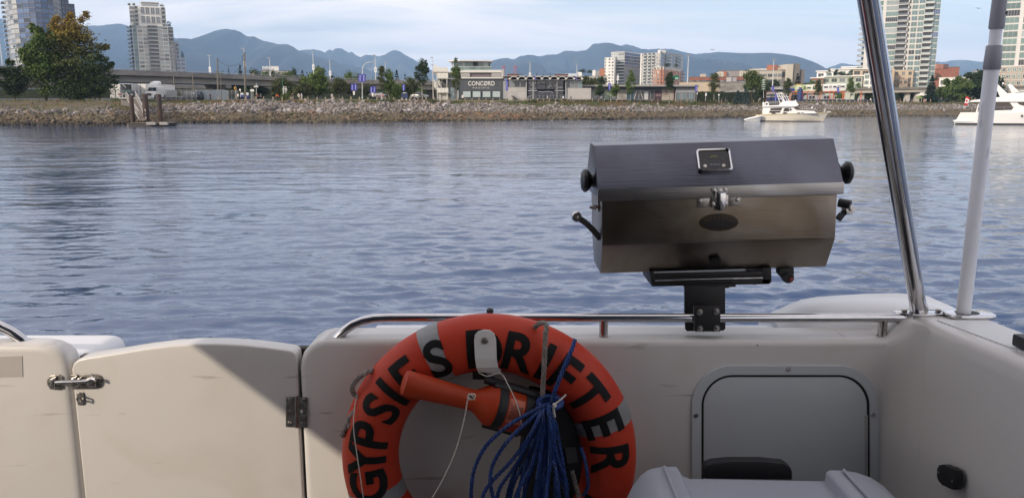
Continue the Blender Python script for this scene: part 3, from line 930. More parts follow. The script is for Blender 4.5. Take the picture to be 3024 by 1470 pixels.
 MB().prism([tuple(R), tuple(R + (R - C).normalized() * 11), tuple(B + (R - C).normalized() * 11), tuple(B)], 4.8, zd).build('dark_wing', brick_dark, t)
 f3 = Face(t, R, R + (R - C).normalized() * 11)
 f3.grid([f3.W * q for q in (0.2, 0.55, 0.85)], [zd - FH * (k + 1) + 0.3 for k in range(6)], w, 'window')
mid_blocks()
# lower buildings along the far streets
def low(name, label, px0, px1, Y, y_top, m, depth=14, cat='building', rows=0, cols=0, wsize=(1.8, 1.6), wm=None, roof_bits=(), wtop=0.8, gap=3.0, mull=1):
 t = thing(name, label, cat, (X((px0 + px1) / 2, Y), Y, 4.8))
 f, zt = flat_block(t, px0, px1, Y, y_top, depth, m)
 ln = Line((px0 + px1) / 2, Y)
 ln.block(t, px0, px1, zt, zt + 0.35, -0.2, depth, roof_felt if m is not bright_wall else white_wall, 'roof', 0.2)
 if rows:
  wms = wm or [win(wsize[0], wsize[1], m, g, mull=mull) for g in (g_dark, g_grey)]
  f.grid([f.W * (k + 0.5) / cols for k in range(cols)], [zt - wtop - wsize[1] - gap * k for k in range(rows)], wms, 'window')
 for nm, a, b, yt, dd, mm in roof_bits:
  ln.block(t, a, b, zt - 1, zpx(yt, Y), 1.5 + dd, min(9, depth - 0.5) + dd * 0.9, mm, nm)
 return t, f, zt
low('office_building', 'cream low building with a white rooftop sign and planted roof, behind the pavilion', 1668, 1792, 620, 226, mat('cream wall', (0.5, 0.47, 0.42), 0.8), rows=2, cols=12, wsize=(2.2, 1.7),
 roof_bits=(('roof_box', 1667, 1704, 217, 0, mat('pale blue sign', (0.50, 0.55, 0.62), 0.6)), ('roof_box', 1704, 1717, 213, 1, bright_wall), ('roof_box', 1748, 1757, 207, 2, bright_wall), ('roof_box', 1757, 1772, 209, 2.5, grey_wall), ('stair_tower', 1769, 1784, 203, 1, brick_orange)))
low('brick_building', 'long low red brick building with deep square window bays', 2032, 2192, 480, 228.5, brick_red, rows=1, cols=9, wsize=(5.2, 3.0), wtop=1.6,
 roof_bits=(('roof_box', 2040, 2060, 226, 0, roof_felt), ('penthouse', 2064, 2081, 218, 2, beige_wall)))
low('concrete_wall_building', 'blank beige flat roofed wall building in front of the red brick one', 2004, 2122, 400, 243, beige_wall, depth=9, rows=1, cols=2, wsize=(0.5, 1.6), wtop=2.2)
low('concrete_hall', 'blank grey concrete hall with a cream stair box on its roof', 2120, 2232, 392, 243.5, concrete, depth=20,
 roof_bits=(('stair_box', 2142, 2157, 228, 0, panel_wall), ('stair_box', 2157, 2172, 229, 0.8, grey_wall), ('roof_box', 2168, 2201, 240, 3, bright_wall)))
t_, f_, z_ = low('grey_hall', 'grey slab building with cream upright fins and an orange brick cube', 2118, 2216, 560, 209.5, mat('mauve grey wall', (0.27, 0.245, 0.24), 0.8), rows=0)
f_.grid([f_.W * q for q in (0.66, 0.72, 0.80, 0.87, 0.95)], [5], [MB().span((-0.6, -0.9, 0), (0.6, 0.05, z_ - 5.2)).mesh('fin', mat('cream fin', (0.55, 0.51, 0.43), 0.8))], 'fin')
MB().span((X(2118, 540), 538, 5), (X(2131, 540), 548, zpx(213, 540))).build('stair_tower', mat('cream fin', (0, 0, 0)), t_)
MB().span((X(2131, 540), 538.2, 5), (X(2140, 540), 548, zpx(211.5, 540))).build('stair_tower', brick_orange, t_)
MB().span((X(2143, 540), 540, 5), (X(2153, 540), 547, zpx(212, 540))).build('roof_box', grey_wall, t_)
t_, f_, z_ = low('institution_building', 'large beige concrete building with a brick roof cube and tall blank end tower', 2204, 2322, 520, 209, mat('sand concrete', (0.43, 0.40, 0.34), 0.85), rows=2, cols=8, wsize=(2.9, 2.2), wtop=2.0, gap=3.6,
 roof_bits=(('roof_storey', 2207, 2240, 203, 0, mat('cream fin', (0, 0, 0))), ('roof_box', 2236, 2262, 202, 3, white_wall), ('roof_cube', 2259, 2277, 191.5, 2, brick_orange), ('roof_cube', 2277, 2291, 191.5, 2.4, brick_red), ('roof_storey', 2291, 2324, 200, 0.5, beige_wall)))
MB().span((X(2300, 520), 514, 5), (X(2361, 520), 530, zpx(207, 520))).build('end_wing', mat('stone grey', (0.30, 0.27, 0.23), 0.85), t_)
MB().span((X(2323, 520), 512.5, 5), (X(2344, 520), 529, zpx(190.5, 520))).build('end_tower', mat('stone grey', (0, 0, 0)), t_)
MB().span((X(2305, 520), 511.5, 5), (X(2323, 520), 529, zpx(192, 520))).build('end_tower', mat('cream fin', (0, 0, 0)), t_)
fe = Face(t_, (X(2300, 514), 514), (X(2361, 514), 514))
fe.grid([fe.W * 0.2, fe.W * 0.84], [zpx(229, 514)], [win(3.4, 3.4, mat('stone grey', (0, 0, 0)), g_dark, mull=1)], 'window')
def terrace():
 Y = 420
 t = thing('terrace_building', 'white stepped apartment building with planted terraces above the train', 'building', (X(2480, Y), Y, 4.8))
 gw = mat('soft green wall', (0.42, 0.46, 0.40), 0.7)
 for a, b, yt, dy, m in ((2424, 2542, 227, 0, gw), (2407, 2455, 212, 8, bright_wall), (2445, 2545, 206, 11, bright_wall), (2480, 2520, 200, 14, bright_wall), (2392, 2426, 232, 2, brick_orange), (2512, 2562, 205, -2, beige_wall)):
  f, zt = flat_block(t, a, b, Y + dy, yt, 10, m)
  Line((a + b) / 2, Y + dy).block(t, a, b, zt, zt + 0.5, -0.9, 10, bright_wall, 'roof', 0.7)
  n = max(2, int(f.W / 3.6)); ww = f.W / n * 0.72
  ms = [win(ww, 2.0, m, g, mull=1) for g in (g_green, g_dark, g_grey)]
  rows = 3 if m is beige_wall else 2
  f.grid([f.W * (k + 0.5) / n for k in range(n)], [zt - 2.8 - 3.1 * k for k in range(rows)], ms, 'window', [3, 2, 2])
 f, zt = flat_block(t, 2546, 2580, Y - 7, 218, 6, bright_wall, 'bay')
 f.grid([f.W * 0.25, f.W * 0.75], [zt - 2.6 - 3.0 * k for k in range(4)], [win(f.W * 0.4, 2.2, bright_wall, g, mull=2) for g in (g_grey, g_green)], 'window')
terrace()
low('brick_warehouse', 'old dark red brick block with a raised stair tower beyond the green tower', 2738, 2824, 600, 199.5, brick_red, depth=30,
 roof_bits=(('stair_tower', 2752, 2776, 190, -2, mat('weathered brick', (0.36, 0.17, 0.13), 0.9, var=0.25, scale=0.3)), ('stair_tower', 2776, 2791, 190, -1.5, brick_dark), ('chimney', 2755, 2760, 186.5, 1, brick_red)))
low('white_building', 'low white building with a dark roof edge among the trees', 2768, 2884, 430, 230, bright_wall, rows=1, cols=7, wsize=(1.6, 2.4), wtop=1.0)
low('white_building', 'small white rooftop block peeping over the tree tops beside the grey white pole', 2862, 2912, 520, 209, bright_wall, rows=1, cols=3, wsize=(2.2, 1.2))
t_, f_, z_ = low('office_building', 'pale building with rooftop antennas showing above the far viaduct trees', 775, 870, 520, 211, mat('cream wall', (0, 0, 0)), rows=1, cols=8, wsize=(2.2, 1.4), wtop=0.4,
 roof_bits=(('roof_box', 806, 828, 196, 0, bright_wall), ('roof_box', 781, 800, 203, 1, grey_wall)))
for k in range(7):
 px = 779 + k * 3.7
 MB().tube([(X(px, 520), 522, z_ - 0.5), (X(px, 520), 522, zpx(195 + (k % 3), 520))], 0.25, 6).build('antenna', bright_wall, t_)
low('beige_building', 'small beige building end between the tree tops over the viaduct', 743, 760, 520, 211, beige_wall)
# waterfront buildings
def pbox(root, name, px0, px1, py0, py1, Y, depth, m, out=0.0, **k):
 a, b = X(px0, Y), X(px1, Y); z1, z0 = zpx(py0, Y), zpx(py1, Y)
 return MB().span((a, Y - out, z0), (b, Y - out + depth, z1)).build(name, m, root, **k)
def sign_building():
 Y = 228.0
 t = thing('sales_building', 'dark grey waterfront building with large white lettering and a glass rooftop pavilion', 'building', (X(1420, Y), Y, gz(X(1420, Y), Y)))
 g = gz(X(1420, Y), Y) - 0.3
 pbox(t, 'wall', 1358, 1487, 232.5, 297.5, Y, 16, dark_clad)
 pbox(t, 'band', 1357, 1487.5, 228.5, 232.4, Y - 0.5, 17, white_wall)
 pbox(t, 'upper_wall', 1361, 1482, 214.5, 228.4, Y + 0.4, 15, mat('mauve panel', (0.145, 0.115, 0.125), 0.6))
 pbox(t, 'fascia', 1359, 1481, 207, 214.4, Y - 0.3, 16, white_wall)
 pbox(t, 'end_panel', 1480.5, 1488, 206, 232.4, Y - 0.6, 10, panel_wall)
 pbox(t, 'mast', 1485, 1486.2, 205, 232, Y - 0.9, 0.2, bright_wall)
 f = Face(t, (X(1358, Y), Y), (X(1487, Y), Y)); u = lambda p: X(p, Y) - X(1358, Y)
 w = u(1391.5) - u(1365)
 zb, zt = zpx(289, Y), zpx(268, Y)
 wm = win(w, zt - zb, metal_dark, g_clear, fw=0.16, deep=0.12)
 for c in (1378.3, 1407.3, 1436.7, 1465.7): f.put(wm, u(c), zb, 'window')
 lv = MB().span((-1.0, -0.30, 0), (1.0, 0.0, 0.10)).mesh('louvre', white_wall)
 for c, ww in ((1375, u(1390) - u(1363)), (1466, u(1480) - u(1452))):
  MB().span((X(1358, Y) + u(c) - ww / 2, Y + 0.25, zpx(227.6, Y)), (X(1358, Y) + u(c) + ww / 2, Y + 0.38, zpx(215.5, Y))).build('louvre_back', metal_dark, t)
  for k in range(6):
   o = f.put(lv, u(c), zpx(227.2, Y) + k * 0.19, 'louvre', out=-0.2); o.scale.x = ww / 2
 for s, px, py, size, sp, wpx in (('CONC\u00d8RD', 1422, 246.9, 1.9, 1.02, 78), ('PACIFIC', 1421.5, 260.2, 0.62, 1.5, 49)):
  me = text_mesh(s, size, 0.14, sp, bold=0.012 if size > 1 else 0.0)
  me.materials.append(bright_wall)
  xs = [v.co.x for v in me.vertices]; ys = [v.co.y for v in me.vertices]
  k = (X(px + wpx / 2, Y) - X(px - wpx / 2, Y)) / (max(xs) - min(xs))
  hpx = (13.6 if size > 1 else 4.4)
  ky = (zpx(0, Y) - zpx(hpx, Y)) / (max(ys) - min(ys)) if size < 1 else (zpx(0, Y) - zpx(13.6, Y)) / (max(ys) - min(ys))
  cx, cy = (max(xs) + min(xs)) / 2, (max(ys) + min(ys)) / 2
  for v in me.vertices:
   v.co = Vector(((v.co.x - cx) * k, -v.co.z, (v.co.y - cy) * ky))
  o = link('lettering', me, t); o.location = Vector((X(px, Y), Y - 0.08, zpx(py, Y))) - WL[t.name]
 Yp = Y + 3
 pbox(t, 'rooftop_room', 1341, 1447, 183.5, 207, Yp, 9, g_teal)
 pbox(t, 'room_post', 1365.5, 1375, 182, 206, Yp - 0.15, 0.4, g_pale)
 pbox(t, 'room_post', 1427, 1441, 182, 206, Yp - 0.15, 0.4, g_pale)
 pbox(t, 'room_post', 1335, 1339, 185, 206, Yp + 0.3, 0.3, white_wall)
 pbox(t, 'room_post', 1445, 1447.5, 183, 206, Yp - 0.1, 0.3, metal_dark)
 pbox(t, 'room_core', 1398, 1412, 183.6, 206.5, Yp - 0.06, 0.5, mat('inner dark', (0.05, 0.05, 0.06), 0.6))
 z1 = zpx(179.6, Yp)
 MB().prism([(X(1323, Yp), Yp - 1), (X(1362, Yp), Yp - 3.2), (X(1456, Yp), Yp - 2.2), (X(1450, Yp), Yp + 10), (X(1335, Yp), Yp + 10)], z1 - 0.32, z1).build('rooftop_roof', white_wall, t)
 pbox(t, 'vent', 1427.5, 1431.5, 178.4, 180, Yp + 2, 0.5, metal_white)
 for k, a in enumerate(range(1356, 1452, 16)):
  pbox(t, 'balustrade_pane', a + 0.3, a + 15.6, 197.6, 206.6, Y - 0.2, 0.06, g_green)
 pbox(t, 'balustrade_rail', 1355, 1453, 196.9, 197.7, Y - 0.25, 0.12, metal_white)
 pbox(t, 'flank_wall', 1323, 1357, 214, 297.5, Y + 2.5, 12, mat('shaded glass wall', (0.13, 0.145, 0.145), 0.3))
 pbox(t, 'flank_band', 1318, 1358.5, 210, 215.5, Y + 1.8, 12, white_wall)
 pbox(t, 'flank_band', 1321, 1357.5, 231, 235, Y + 1.9, 12, white_wall)
 pbox(t, 'flank_pane', 1331, 1342.5, 259, 295, Y + 2.35, 0.12, g_clear)
 pbox(t, 'flank_pane', 1344.5, 1355.5, 259, 295, Y + 2.35, 0.12, g_pale)
 pbox(t, 'flank_pane', 1326, 1341, 217, 230, Y + 2.3, 0.15, g_grey)
 pbox(t, 'plinth', 1330, 1357, 294.6, 297.4, Y + 1.8, 1, bright_wall)
 Ys = Y - 2.2
 st = mat('cream steel', (0.60, 0.585, 0.545), 0.6)
 for a in (1278.5, 1290.5, 1319.5): pbox(t, 'stair_post', a, a + 1.5, 212 if a < 1300 else 233, 297, Ys, 0.3, st)
 for a in (1278.5, 1291, 1320): pbox(t, 'stair_post', a, a + 1.3, 214, 297, Ys + 4.5, 0.3, st)
 pbox(t, 'stair_wall', 1292.5, 1324, 275.5, 297, Ys + 1.2, 0.4, concrete_pale)
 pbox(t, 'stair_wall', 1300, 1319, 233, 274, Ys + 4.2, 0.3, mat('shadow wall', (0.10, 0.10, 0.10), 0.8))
 for a, b, c, d in ((1292.5, 1324.5, 216, 231.5), (1292.5, 1324.5, 260, 273.5), (1281, 1324, 199.5, 212.5)):
  n = 3; wpx = (b - a) / n
  for k in range(n): pbox(t, 'stair_panel', a + k * wpx + 0.25, a + (k + 1) * wpx - 0.25, c, d, Ys - 0.1, 0.12, st)
  pbox(t, 'landing', a - 0.5, b + 0.5, d, d + 1.6, Ys, 4.6, st)
 for (a, b), (c, d) in (((1283, 199), (1303, 216)), ((1281, 215), (1294, 232)), ((1281, 244), (1293, 262)), ((1293, 247), (1303, 262)), ((1281, 255), (1292, 272)), ((1303, 246), (1296, 234)), ((1310, 233), (1296, 247))):
  A, B = P(a, b, Ys + 1), P(c, d, Ys + 1)
  MB().extr([A, B, B + Vector((0, 0, 0.95)), A + Vector((0, 0, 0.95))], (0, 0.12, 0)).build('stair_flight', st, t)
  A.y += 1.3; B.y += 1.3
  MB().extr([A, B, B + Vector((0, 0, 0.95)), A + Vector((0, 0, 0.95))], (0, 0.12, 0)).build('stair_flight', st, t)
sign_building()
def hedge(label, px0, px1, py0, Y, depth=1.2, n=1500, col=None):
 t = thing('hedge', label, 'hedge', G((px0 + px1) / 2, Y))
 x0, x1 = X(px0, Y), X(px1, Y); z0 = gz((x0 + x1) / 2, Y) - 0.1; z1 = zpx(py0, Y)
 m = col or mat('hedge green', (0.016, 0.030, 0.011), 0.9, scale=1.0, var=0.45, world_pos=True, rnd=0.0)
 pts = np.stack([rng.uniform(x0, x1, n), rng.uniform(Y, Y + depth, n), rng.uniform(z0, z1, n) + rng.normal(0, 0.06, n)], -1)
 o = leaves('foliage', pts, max(0.16, (z1 - z0) * 0.13), m); o.parent = t
 o.data.transform(Matrix.Translation(-WL[t.name]))
 MB().span((x0 + 0.1, Y + 0.15, z0), (x1 - 0.1, Y + depth - 0.15, z1 - 0.2)).build('stems', mat('hedge core', (0.018, 0.026, 0.012), 0.95), t)
 return t
def leaves(name, pts, size, m, r=None, spread=0.4):
 r = r or rng
 n = len(pts)
 a = r.normal(size=(n, 3)); a /= np.linalg.norm(a, axis=1)[:, None]
 b = r.normal(size=(n, 3)); b -= (a * b).sum(1)[:, None] * a; b /= np.linalg.norm(b, axis=1)[:, None]
 s = size * r.uniform(1 - spread, 1 + spread, (n, 1)) / 2
 V = np.stack([pts - a * s, pts - b * s * 0.62, pts + a * s, pts + b * s * 0.62], 1).reshape(-1, 3)
 me = bpy.data.meshes.new(name)
 me.vertices.add(4 * n); me.vertices.foreach_set('co', V.ravel())
 me.loops.add(4 * n); me.loops.foreach_set('vertex_index', np.arange(4 * n, dtype=np.int32))
 me.polygons.add(n)
 me.polygons.foreach_set('loop_start', np.arange(n, dtype=np.int32) * 4)
 me.polygons.foreach_set('loop_total', np.full(n, 4, dtype=np.int32))
 me.update()
 me.materials.append(m)
 return link(name, me)
def pavilion():
 Y = 226.0
 t = thing('pavilion', 'long grey pavilion with dark glazed centre under a row of white arched canopies', 'building', (X(1610, Y), Y, gz(X(1610, Y), Y)))
 al = mat('aluminium frame', (0.34, 0.35, 0.36), 0.45, 0.3)
 pbox(t, 'wall', 1493, 1554, 258.5, 297.5, Y, 12, panel_wall)
 pbox(t, 'wall', 1671, 1745, 260.5, 296, Y, 12, panel_wall)
 pbox(t, 'panel', 1671.5, 1700, 261, 276, Y - 0.04, 0.1, mat('panel grey b', (0.43, 0.41, 0.40), 0.6)); pbox(t, 'panel', 1700.6, 1742, 261, 276, Y - 0.04, 0.1, panel_wall)
 pbox(t, 'panel', 1671.5, 1700, 277, 293, Y - 0.04, 0.1, panel_wall); pbox(t, 'panel', 1700.6, 1742, 277, 293, Y - 0.04, 0.1, mat('panel grey b', (0, 0, 0)))
 pbox(t, 'panel', 1502, 1527, 259, 272, Y - 0.04, 0.1, mat('panel grey b', (0, 0, 0))); pbox(t, 'panel', 1528, 1553, 259, 272, Y - 0.04, 0.1, panel_wall)
 pbox(t, 'panel', 1528, 1553, 273, 290, Y - 0.04, 0.1, mat('panel grey b', (0, 0, 0)))
 pbox(t, 'side_wall', 1486, 1501, 240, 297, Y + 0.5, 10, grey_wall)
 pbox(t, 'back_wall', 1496, 1720, 236.5, 260, Y + 9, 2, metal_dark)
 pbox(t, 'inner_wall', 1554, 1671, 237, 293, Y + 1.2, 8, mat('interior dark', (0.022, 0.025, 0.034), 0.5))
 u0 = X(1493, Y); f = Face(t, (u0, Y), (X(1745, Y), Y)); u = lambda p: X(p, Y) - u0
 wid = lambda a, b: X(b, Y) - X(a, Y); hei = lambda a, b: zpx(a, Y) - zpx(b, Y)
 for a, b, m in ((1503, 1518, g_grey), (1519, 1536, g_dark), (1537, 1552, g_dark)): f.put(win(wid(a, b), hei(237, 258), al, m, fw=0.1), u((a + b) / 2), zpx(258.2, Y), 'window')
 for k in range(4):
  a = 1673 + k * 11.4; f.put(win(wid(a, a + 11), hei(239, 260), al, (g_dark, g_grey, g_grey, g_teal)[k], fw=0.1), u(a + 5.6), zpx(260.2, Y), 'window')
 gl = glass_mat('night glass', (0.014, 0.018, 0.032), 0.06)
 for a, b in ((1559.5, 1585), (1586, 1611), (1612, 1637), (1638, 1663)):
  for c, d in ((238, 250), (250.4, 264), (270.5, 280), (280.4, 291.5)):
   f.put(win(wid(a, b), hei(c, d), metal_dark, gl, fw=0.055, deep=0.06), u((a + b) / 2), zpx(d, Y), 'window', out=-0.3)
 for a, b in ((1559.5, 1586), (1638, 1664)): pbox(t, 'door_head', a, b, 266.5, 269.5, Y - 0.6, 0.9, al)
 for a in (1553.5, 1572.8, 1575.5, 1644, 1669.5): pbox(t, 'column', a, a + (2 if a in (1553.5, 1669.5) else 1.3), 237, 292, Y - 0.5, 0.3, mat('white post', (0.42, 0.42, 0.42), 0.5))
 art = mat('frosted print', (0.42, 0.43, 0.46), 0.6)
 for pts in ([(1620, 241), (1626, 246), (1621, 250), (1630, 252), (1622, 257), (1618, 259)], [(1634, 240), (1643, 244), (1636, 249), (1645, 251), (1637, 256)], [(1563, 246), (1572, 244.5), (1583, 245)], [(1566, 251), (1578, 248.5), (1584, 249)], [(1563, 262), (1572, 265), (1584, 261)], [(1588, 246), (1600, 244), (1610, 245)], [(1589, 271), (1605, 272.5), (1620, 270), (1634, 274)], [(1640, 262), (1650, 258.5), (1661, 259)]):
  MB().tube([P(a, b, Y - 0.22) for a, b in pts], 0.07, 5).build('glass_print', art, t)
 MB().prism([(X(1485, Y), Y - 1.0), (X(1722, Y), Y - 1.0), (X(1722, Y), Y + 11), (X(1485, Y), Y + 11)], zpx(226.2, Y), zpx(225, Y)).build('roof', mat('roof edge grey', (0.42, 0.42, 0.42), 0.5), t)
 pbox(t, 'eaves', 1502, 1719, 235.8, 237.2, Y - 1.2, 0.5, al)
 arch = mat('canopy white', (0.50, 0.485, 0.45), 0.55)
 n = 9; w = (X(1717, Y) - X(1506, Y)) / n; h = hei(226.4, 235.4)
 prof = [(w / 2 * math.cos(q), h * math.sin(q) ** 0.7) for q in [math.pi * k / 10 for k in range(11)]]
 am = MB()
 am.loft([[Vector((x * 0.96, yy, z)) for x, z in prof] + [Vector((x * 0.90, yy, max(z - 0.16, 0))) for x, z in reversed(prof)] for yy in (-1.5, 8.0)])
 am.span((-w * 0.46, 7.9, 0), (w * 0.46, 8.0, h * 0.8))
 arch_me = am.mesh('canopy_bay', arch)
 for k in range(n): f.put(arch_me, u(1506) + w * (k + 0.5), zpx(235.4, Y), 'canopy_bay')
 bead = MB().lathe([(0.0, -0.2), (0.3, -0.1), (0.36, 0.12), (0.0, 0.25)], (0, 0, 0), n=8).mesh('canopy_lamp', bright_wall)
 for k in range(n + 1): f.put(bead, u(1506) + w * k, zpx(234.2, Y), 'canopy_lamp', out=1.7)
 rm = mat('rail steel', (0.36, 0.36, 0.38), 0.4, 0.4)
 pbox(t, 'terrace_floor', 1552, 1687, 292, 297, Y - 5, 5.6, concrete)
 for z in (281.5,): pbox(t, 'guard_rail', 1571, 1687, z, z + 0.6, Y - 5, 0.1, rm)
 for k in range(12): a = 1572 + k * 10.4; pbox(t, 'rail_post', a, a + 0.5, 281.6, 292, Y - 5.02, 0.1, rm)
 for k in range(10): pbox(t, 'step', 1514 + k * 2.1, 1517.5 + k * 2.1, 282 + k * 1.5, 297, Y - 3, 2.4, grey_wall)
 MB().extr([P(1511, 282, Y - 3.1), P(1536, 298.5, Y - 3.1), P(1532, 299, Y - 3.1), P(1510, 285, Y - 3.1)], (0, 0.15, 0)).build('stair_string', metal_dark, t)
 MB().tube([P(1503, 271, Y - 3), P(1512, 270, Y - 3), P(1535, 288, Y - 3)], 0.05, 5).build('hand_rail', rm, t)
 for k in range(8): a, b = 1512 + 3 * k, 270 + 2.35 * k; MB().tube([P(a, b, Y - 3), P(a, b + 13, Y - 3)], 0.035, 5).build('baluster', rm, t)
 MB().tube([P(1547, 292, Y - 5), P(1571, 281.5, Y - 5)], 0.06, 5).build('hand_rail', rm, t)
 MB().tube([P(1550, 295, Y - 5), P(1569, 284.5, Y - 5)], 0.05, 5).build('hand_rail', rm, t)
 for k, a in enumerate((1540, 1584, 1604, 1625)):
  MB().tube([P(a, 225, Y), P(a, 217.5, Y)], 0.06, 5).build('roof_staff', metal_dark, t)
  MB().extr([P(a, 218, Y), P(a + 1.2, 219, Y), P(a + 0.8, 224, Y), P(a, 223.5, Y)], (0, 0.05, 0)).build('pennant', mat('navy cloth', (0.02, 0.025, 0.09), 0.8), t)
 for a, b in ((1580, 230), (1700, 231)):
  MB().extr([P(a - 4, b - 4, Y - 2.4), P(a + 1, b - 4, Y - 2.4), P(a + 5, b + 4, Y - 2.4), P(a + 1, b + 5, Y - 2.4)], (0, 0.06, 0)).build('pennant', mat('violet cloth', (0.075, 0.06, 0.28), 0.8), t)
pavilion()
def low_wing():
 Y = 236.0
 t = thing('low_wing', 'long flat roofed low building with mural panels and a grey box end', 'building', (X(1890, Y), Y, gz(X(1890, Y), Y)))
 g = 297
 al = mat('aluminium frame', (0, 0, 0))
 MB().prism([(X(1712, Y), Y - 1.6), (X(1822, Y), Y - 2.6), (X(2060, Y), Y - 2.0), (X(2060, Y), Y + 14), (X(1712, Y), Y + 14)], zpx(256.6, Y), zpx(251.8, Y)).build('roof', mat('slab roof edge', (0.30, 0.295, 0.29), 0.7), t)
 MB().prism([(X(1716, Y), Y - 1.2), (X(1822, Y), Y - 2.2), (X(2056, Y), Y - 1.6), (X(2056, Y), Y + 13), (X(1716, Y), Y + 13)], zpx(259, Y), zpx(256.7, Y)).build('soffit', metal_dark, t)
 pbox(t, 'wall', 1742, 1996, 259.2, g, Y + 1.0, 10, grey_wall)
 pbox(t, 'clerestory', 1825, 1955, 259.4, 267, Y + 0.7, 0.4, mat('slate blue wall', (0.12, 0.14, 0.17), 0.6))
 gg = mat('lime glass', (0.36, 0.43, 0.33), 0.3)
 pbox(t, 'wall_panel', 1742, 1770, 262, 295, Y + 0.8, 0.3, panel_wall)
 for a, b, m in ((1783.5, 1789, gg), (1789.6, 1795, gg), (1795.6, 1805.5, gg), (1806, 1817, grey_wall)): pbox(t, 'glass_panel', a, b, 266.5, 295.5, Y + 0.6, 0.2, m)
 pbox(t, 'mural_panel', 1822, 1851, 264, 295.5, Y + 0.5, 0.3, mat('mural concrete', (0.36, 0.345, 0.325), 0.8, scale=0.5, col2=(0.22, 0.205, 0.20), thr=(0.45, 0.7)))
 pbox(t, 'blue_panel', 1851.5, 1870.5, 267, 295.5, Y + 0.5, 0.3, mat('petrol panel', (0.03, 0.075, 0.115), 0.5))
 gl = glass_mat('violet dark glass', (0.025, 0.024, 0.036), 0.08)
 f = Face(t, (X(1870, Y), Y + 0.6), (X(1955, Y), Y + 0.6)); u = lambda p: X(p, Y) - X(1870, Y)
 for a, b in ((1872, 1887), (1887.5, 1902), (1914, 1921.5), (1922, 1933)):
  f.put(win(u(b) - u(a), zpx(267.5, Y) - zpx(295, Y), al, gl, fw=0.09), u((a + b) / 2), zpx(295, Y), 'window')
 for a, b in (((1880, 269), (1873, 293)), ((1890, 269), (1899, 293))):
  MB().tube([P(*a, Y + 0.3), P(*b, Y + 0.3)], 0.14, 6).build('brace', mat('white post', (0, 0, 0)), t)
 pbox(t, 'door', 1902.5, 1913.4, 270, 295, Y + 0.3, 0.3, mat('pale door', (0.50, 0.51, 0.54), 0.5))
 pbox(t, 'maroon_panel', 1933.6, 1952.6, 268, 295.5, Y + 0.4, 0.3, mat('maroon print', (0.072, 0.035, 0.042), 0.5))
 pr = mat('pale print', (0.30, 0.22, 0.22), 0.6)
 for k in range(4): pbox(t, 'print_mark', 1936 + k * 4, 1938.6 + k * 4, 278.5, 284 + (k % 2), Y + 0.36, 0.05, pr)
 pbox(t, 'mural_panel', 1953.5, 1991, 262, 296, Y + 0.5, 0.3, mat('mural sand', (0.38, 0.35, 0.31), 0.8, scale=0.6, col2=(0.24, 0.17, 0.14), thr=(0.5, 0.7)))
 pbox(t, 'mural_edge', 1989, 1992.5, 267, 296, Y + 0.35, 0.2, mat('maroon print', (0, 0, 0)))
 pbox(t, 'end_block', 1995, 2052, 257.8, 297.5, Y - 0.6, 12, grey_wall)
 pbox(t, 'end_cap', 1994, 2053, 256.9, 259, Y - 0.8, 12.4, panel_wall)
 pbox(t, 'end_glazing', 1997, 2051, 273, 295.5, Y - 0.75, 0.2, metal_dark)
 f2 = Face(t, (X(1997, Y), Y - 0.78), (X(2051, Y), Y - 0.78))
 for k in range(6): f2.put(win(f2.W / 6 - 0.03, zpx(273.5, Y) - zpx(295, Y), al, g_grey if k % 2 else g_teal, fw=0.07), f2.W * (k + 0.5) / 6, zpx(295, Y), 'window')
low_wing()
# elevated train line and plaza
def guideway():
 t = thing('train_guideway', 'pale concrete elevated train guideway crossing behind the moored boats', 'guideway', (X(2600, 330), 330, 0))
 def gw(route, name, zoff0, zoff1, w, m):
  rings = []
  for px, py, Y in route:
   x, z = X(px, Y), zpx(py, Y)
   rings.append([(x, Y, z + zoff0), (x, Y, z + zoff1), (x, Y + w, z + zoff1), (x, Y + w, z + zoff0)])
  MB().loft(rings).build(name, m, t)
 main = [(2316, 262, 345), (2400, 265.5, 338), (2500, 264.5, 332), (2600, 263.5, 330), (2760, 261, 330), (2900, 259, 334), (3120, 256, 340)]
 gw(main, 'beam', -1.5, -0.15, 5, mat('guideway concrete', (0.44, 0.41, 0.36), 0.85, var=0.1, scale=0.2, world_pos=True))
 gw([(a, b, c - 0.8) for a, b, c in main], 'parapet', -0.1, 0.55, 0.3, mat('stained concrete', (0.20, 0.185, 0.165), 0.9, var=0.2, scale=0.3, world_pos=True))
 for px in (2412, 2470, 2545, 2680, 2708, 2790, 2880, 2970):
  py = np.interp(px, [r[0] for r in main], [r[1] for r in main]); Y = np.interp(px, [r[0] for r in main], [r[2] for r in main]) + 1.5
  x = X(px, Y); MB().span((x - 0.9, Y, gz(x, Y)), (x + 0.9, Y + 1.8, zpx(py, Y) - 1.4)).build('pier', concrete_pale, t)
 r = thing('ramp', 'thin white road ramp climbing from the hedges toward the train line', 'ramp', (X(2200, 330), 330, 0))
 rings = []
 for px, py, Y in ((2080, 274.5, 330), (2134, 272, 332), (2200, 266.5, 336), (2260, 260.5, 340), (2326, 254.5, 346), (2400, 249, 352)):
  x, z = X(px, Y), zpx(py, Y); rings.append([(x, Y, z - 0.7), (x, Y, z + 0.15), (x, Y + 4, z + 0.15), (x, Y + 4, z - 0.7)])
 MB().loft(rings).build('deck', concrete_pale, r)
 for px, py in ((2100, 274), (2140, 272), (2170, 270), (2205, 267), (2245, 262), (2300, 258)):
  Y = 337; x = X(px, Y); MB().span((x - 0.3, Y, gz(x, Y)), (x + 0.3, Y + 0.6, zpx(py, Y) - 0.2)).build('column', concrete_pale, r)
guideway()
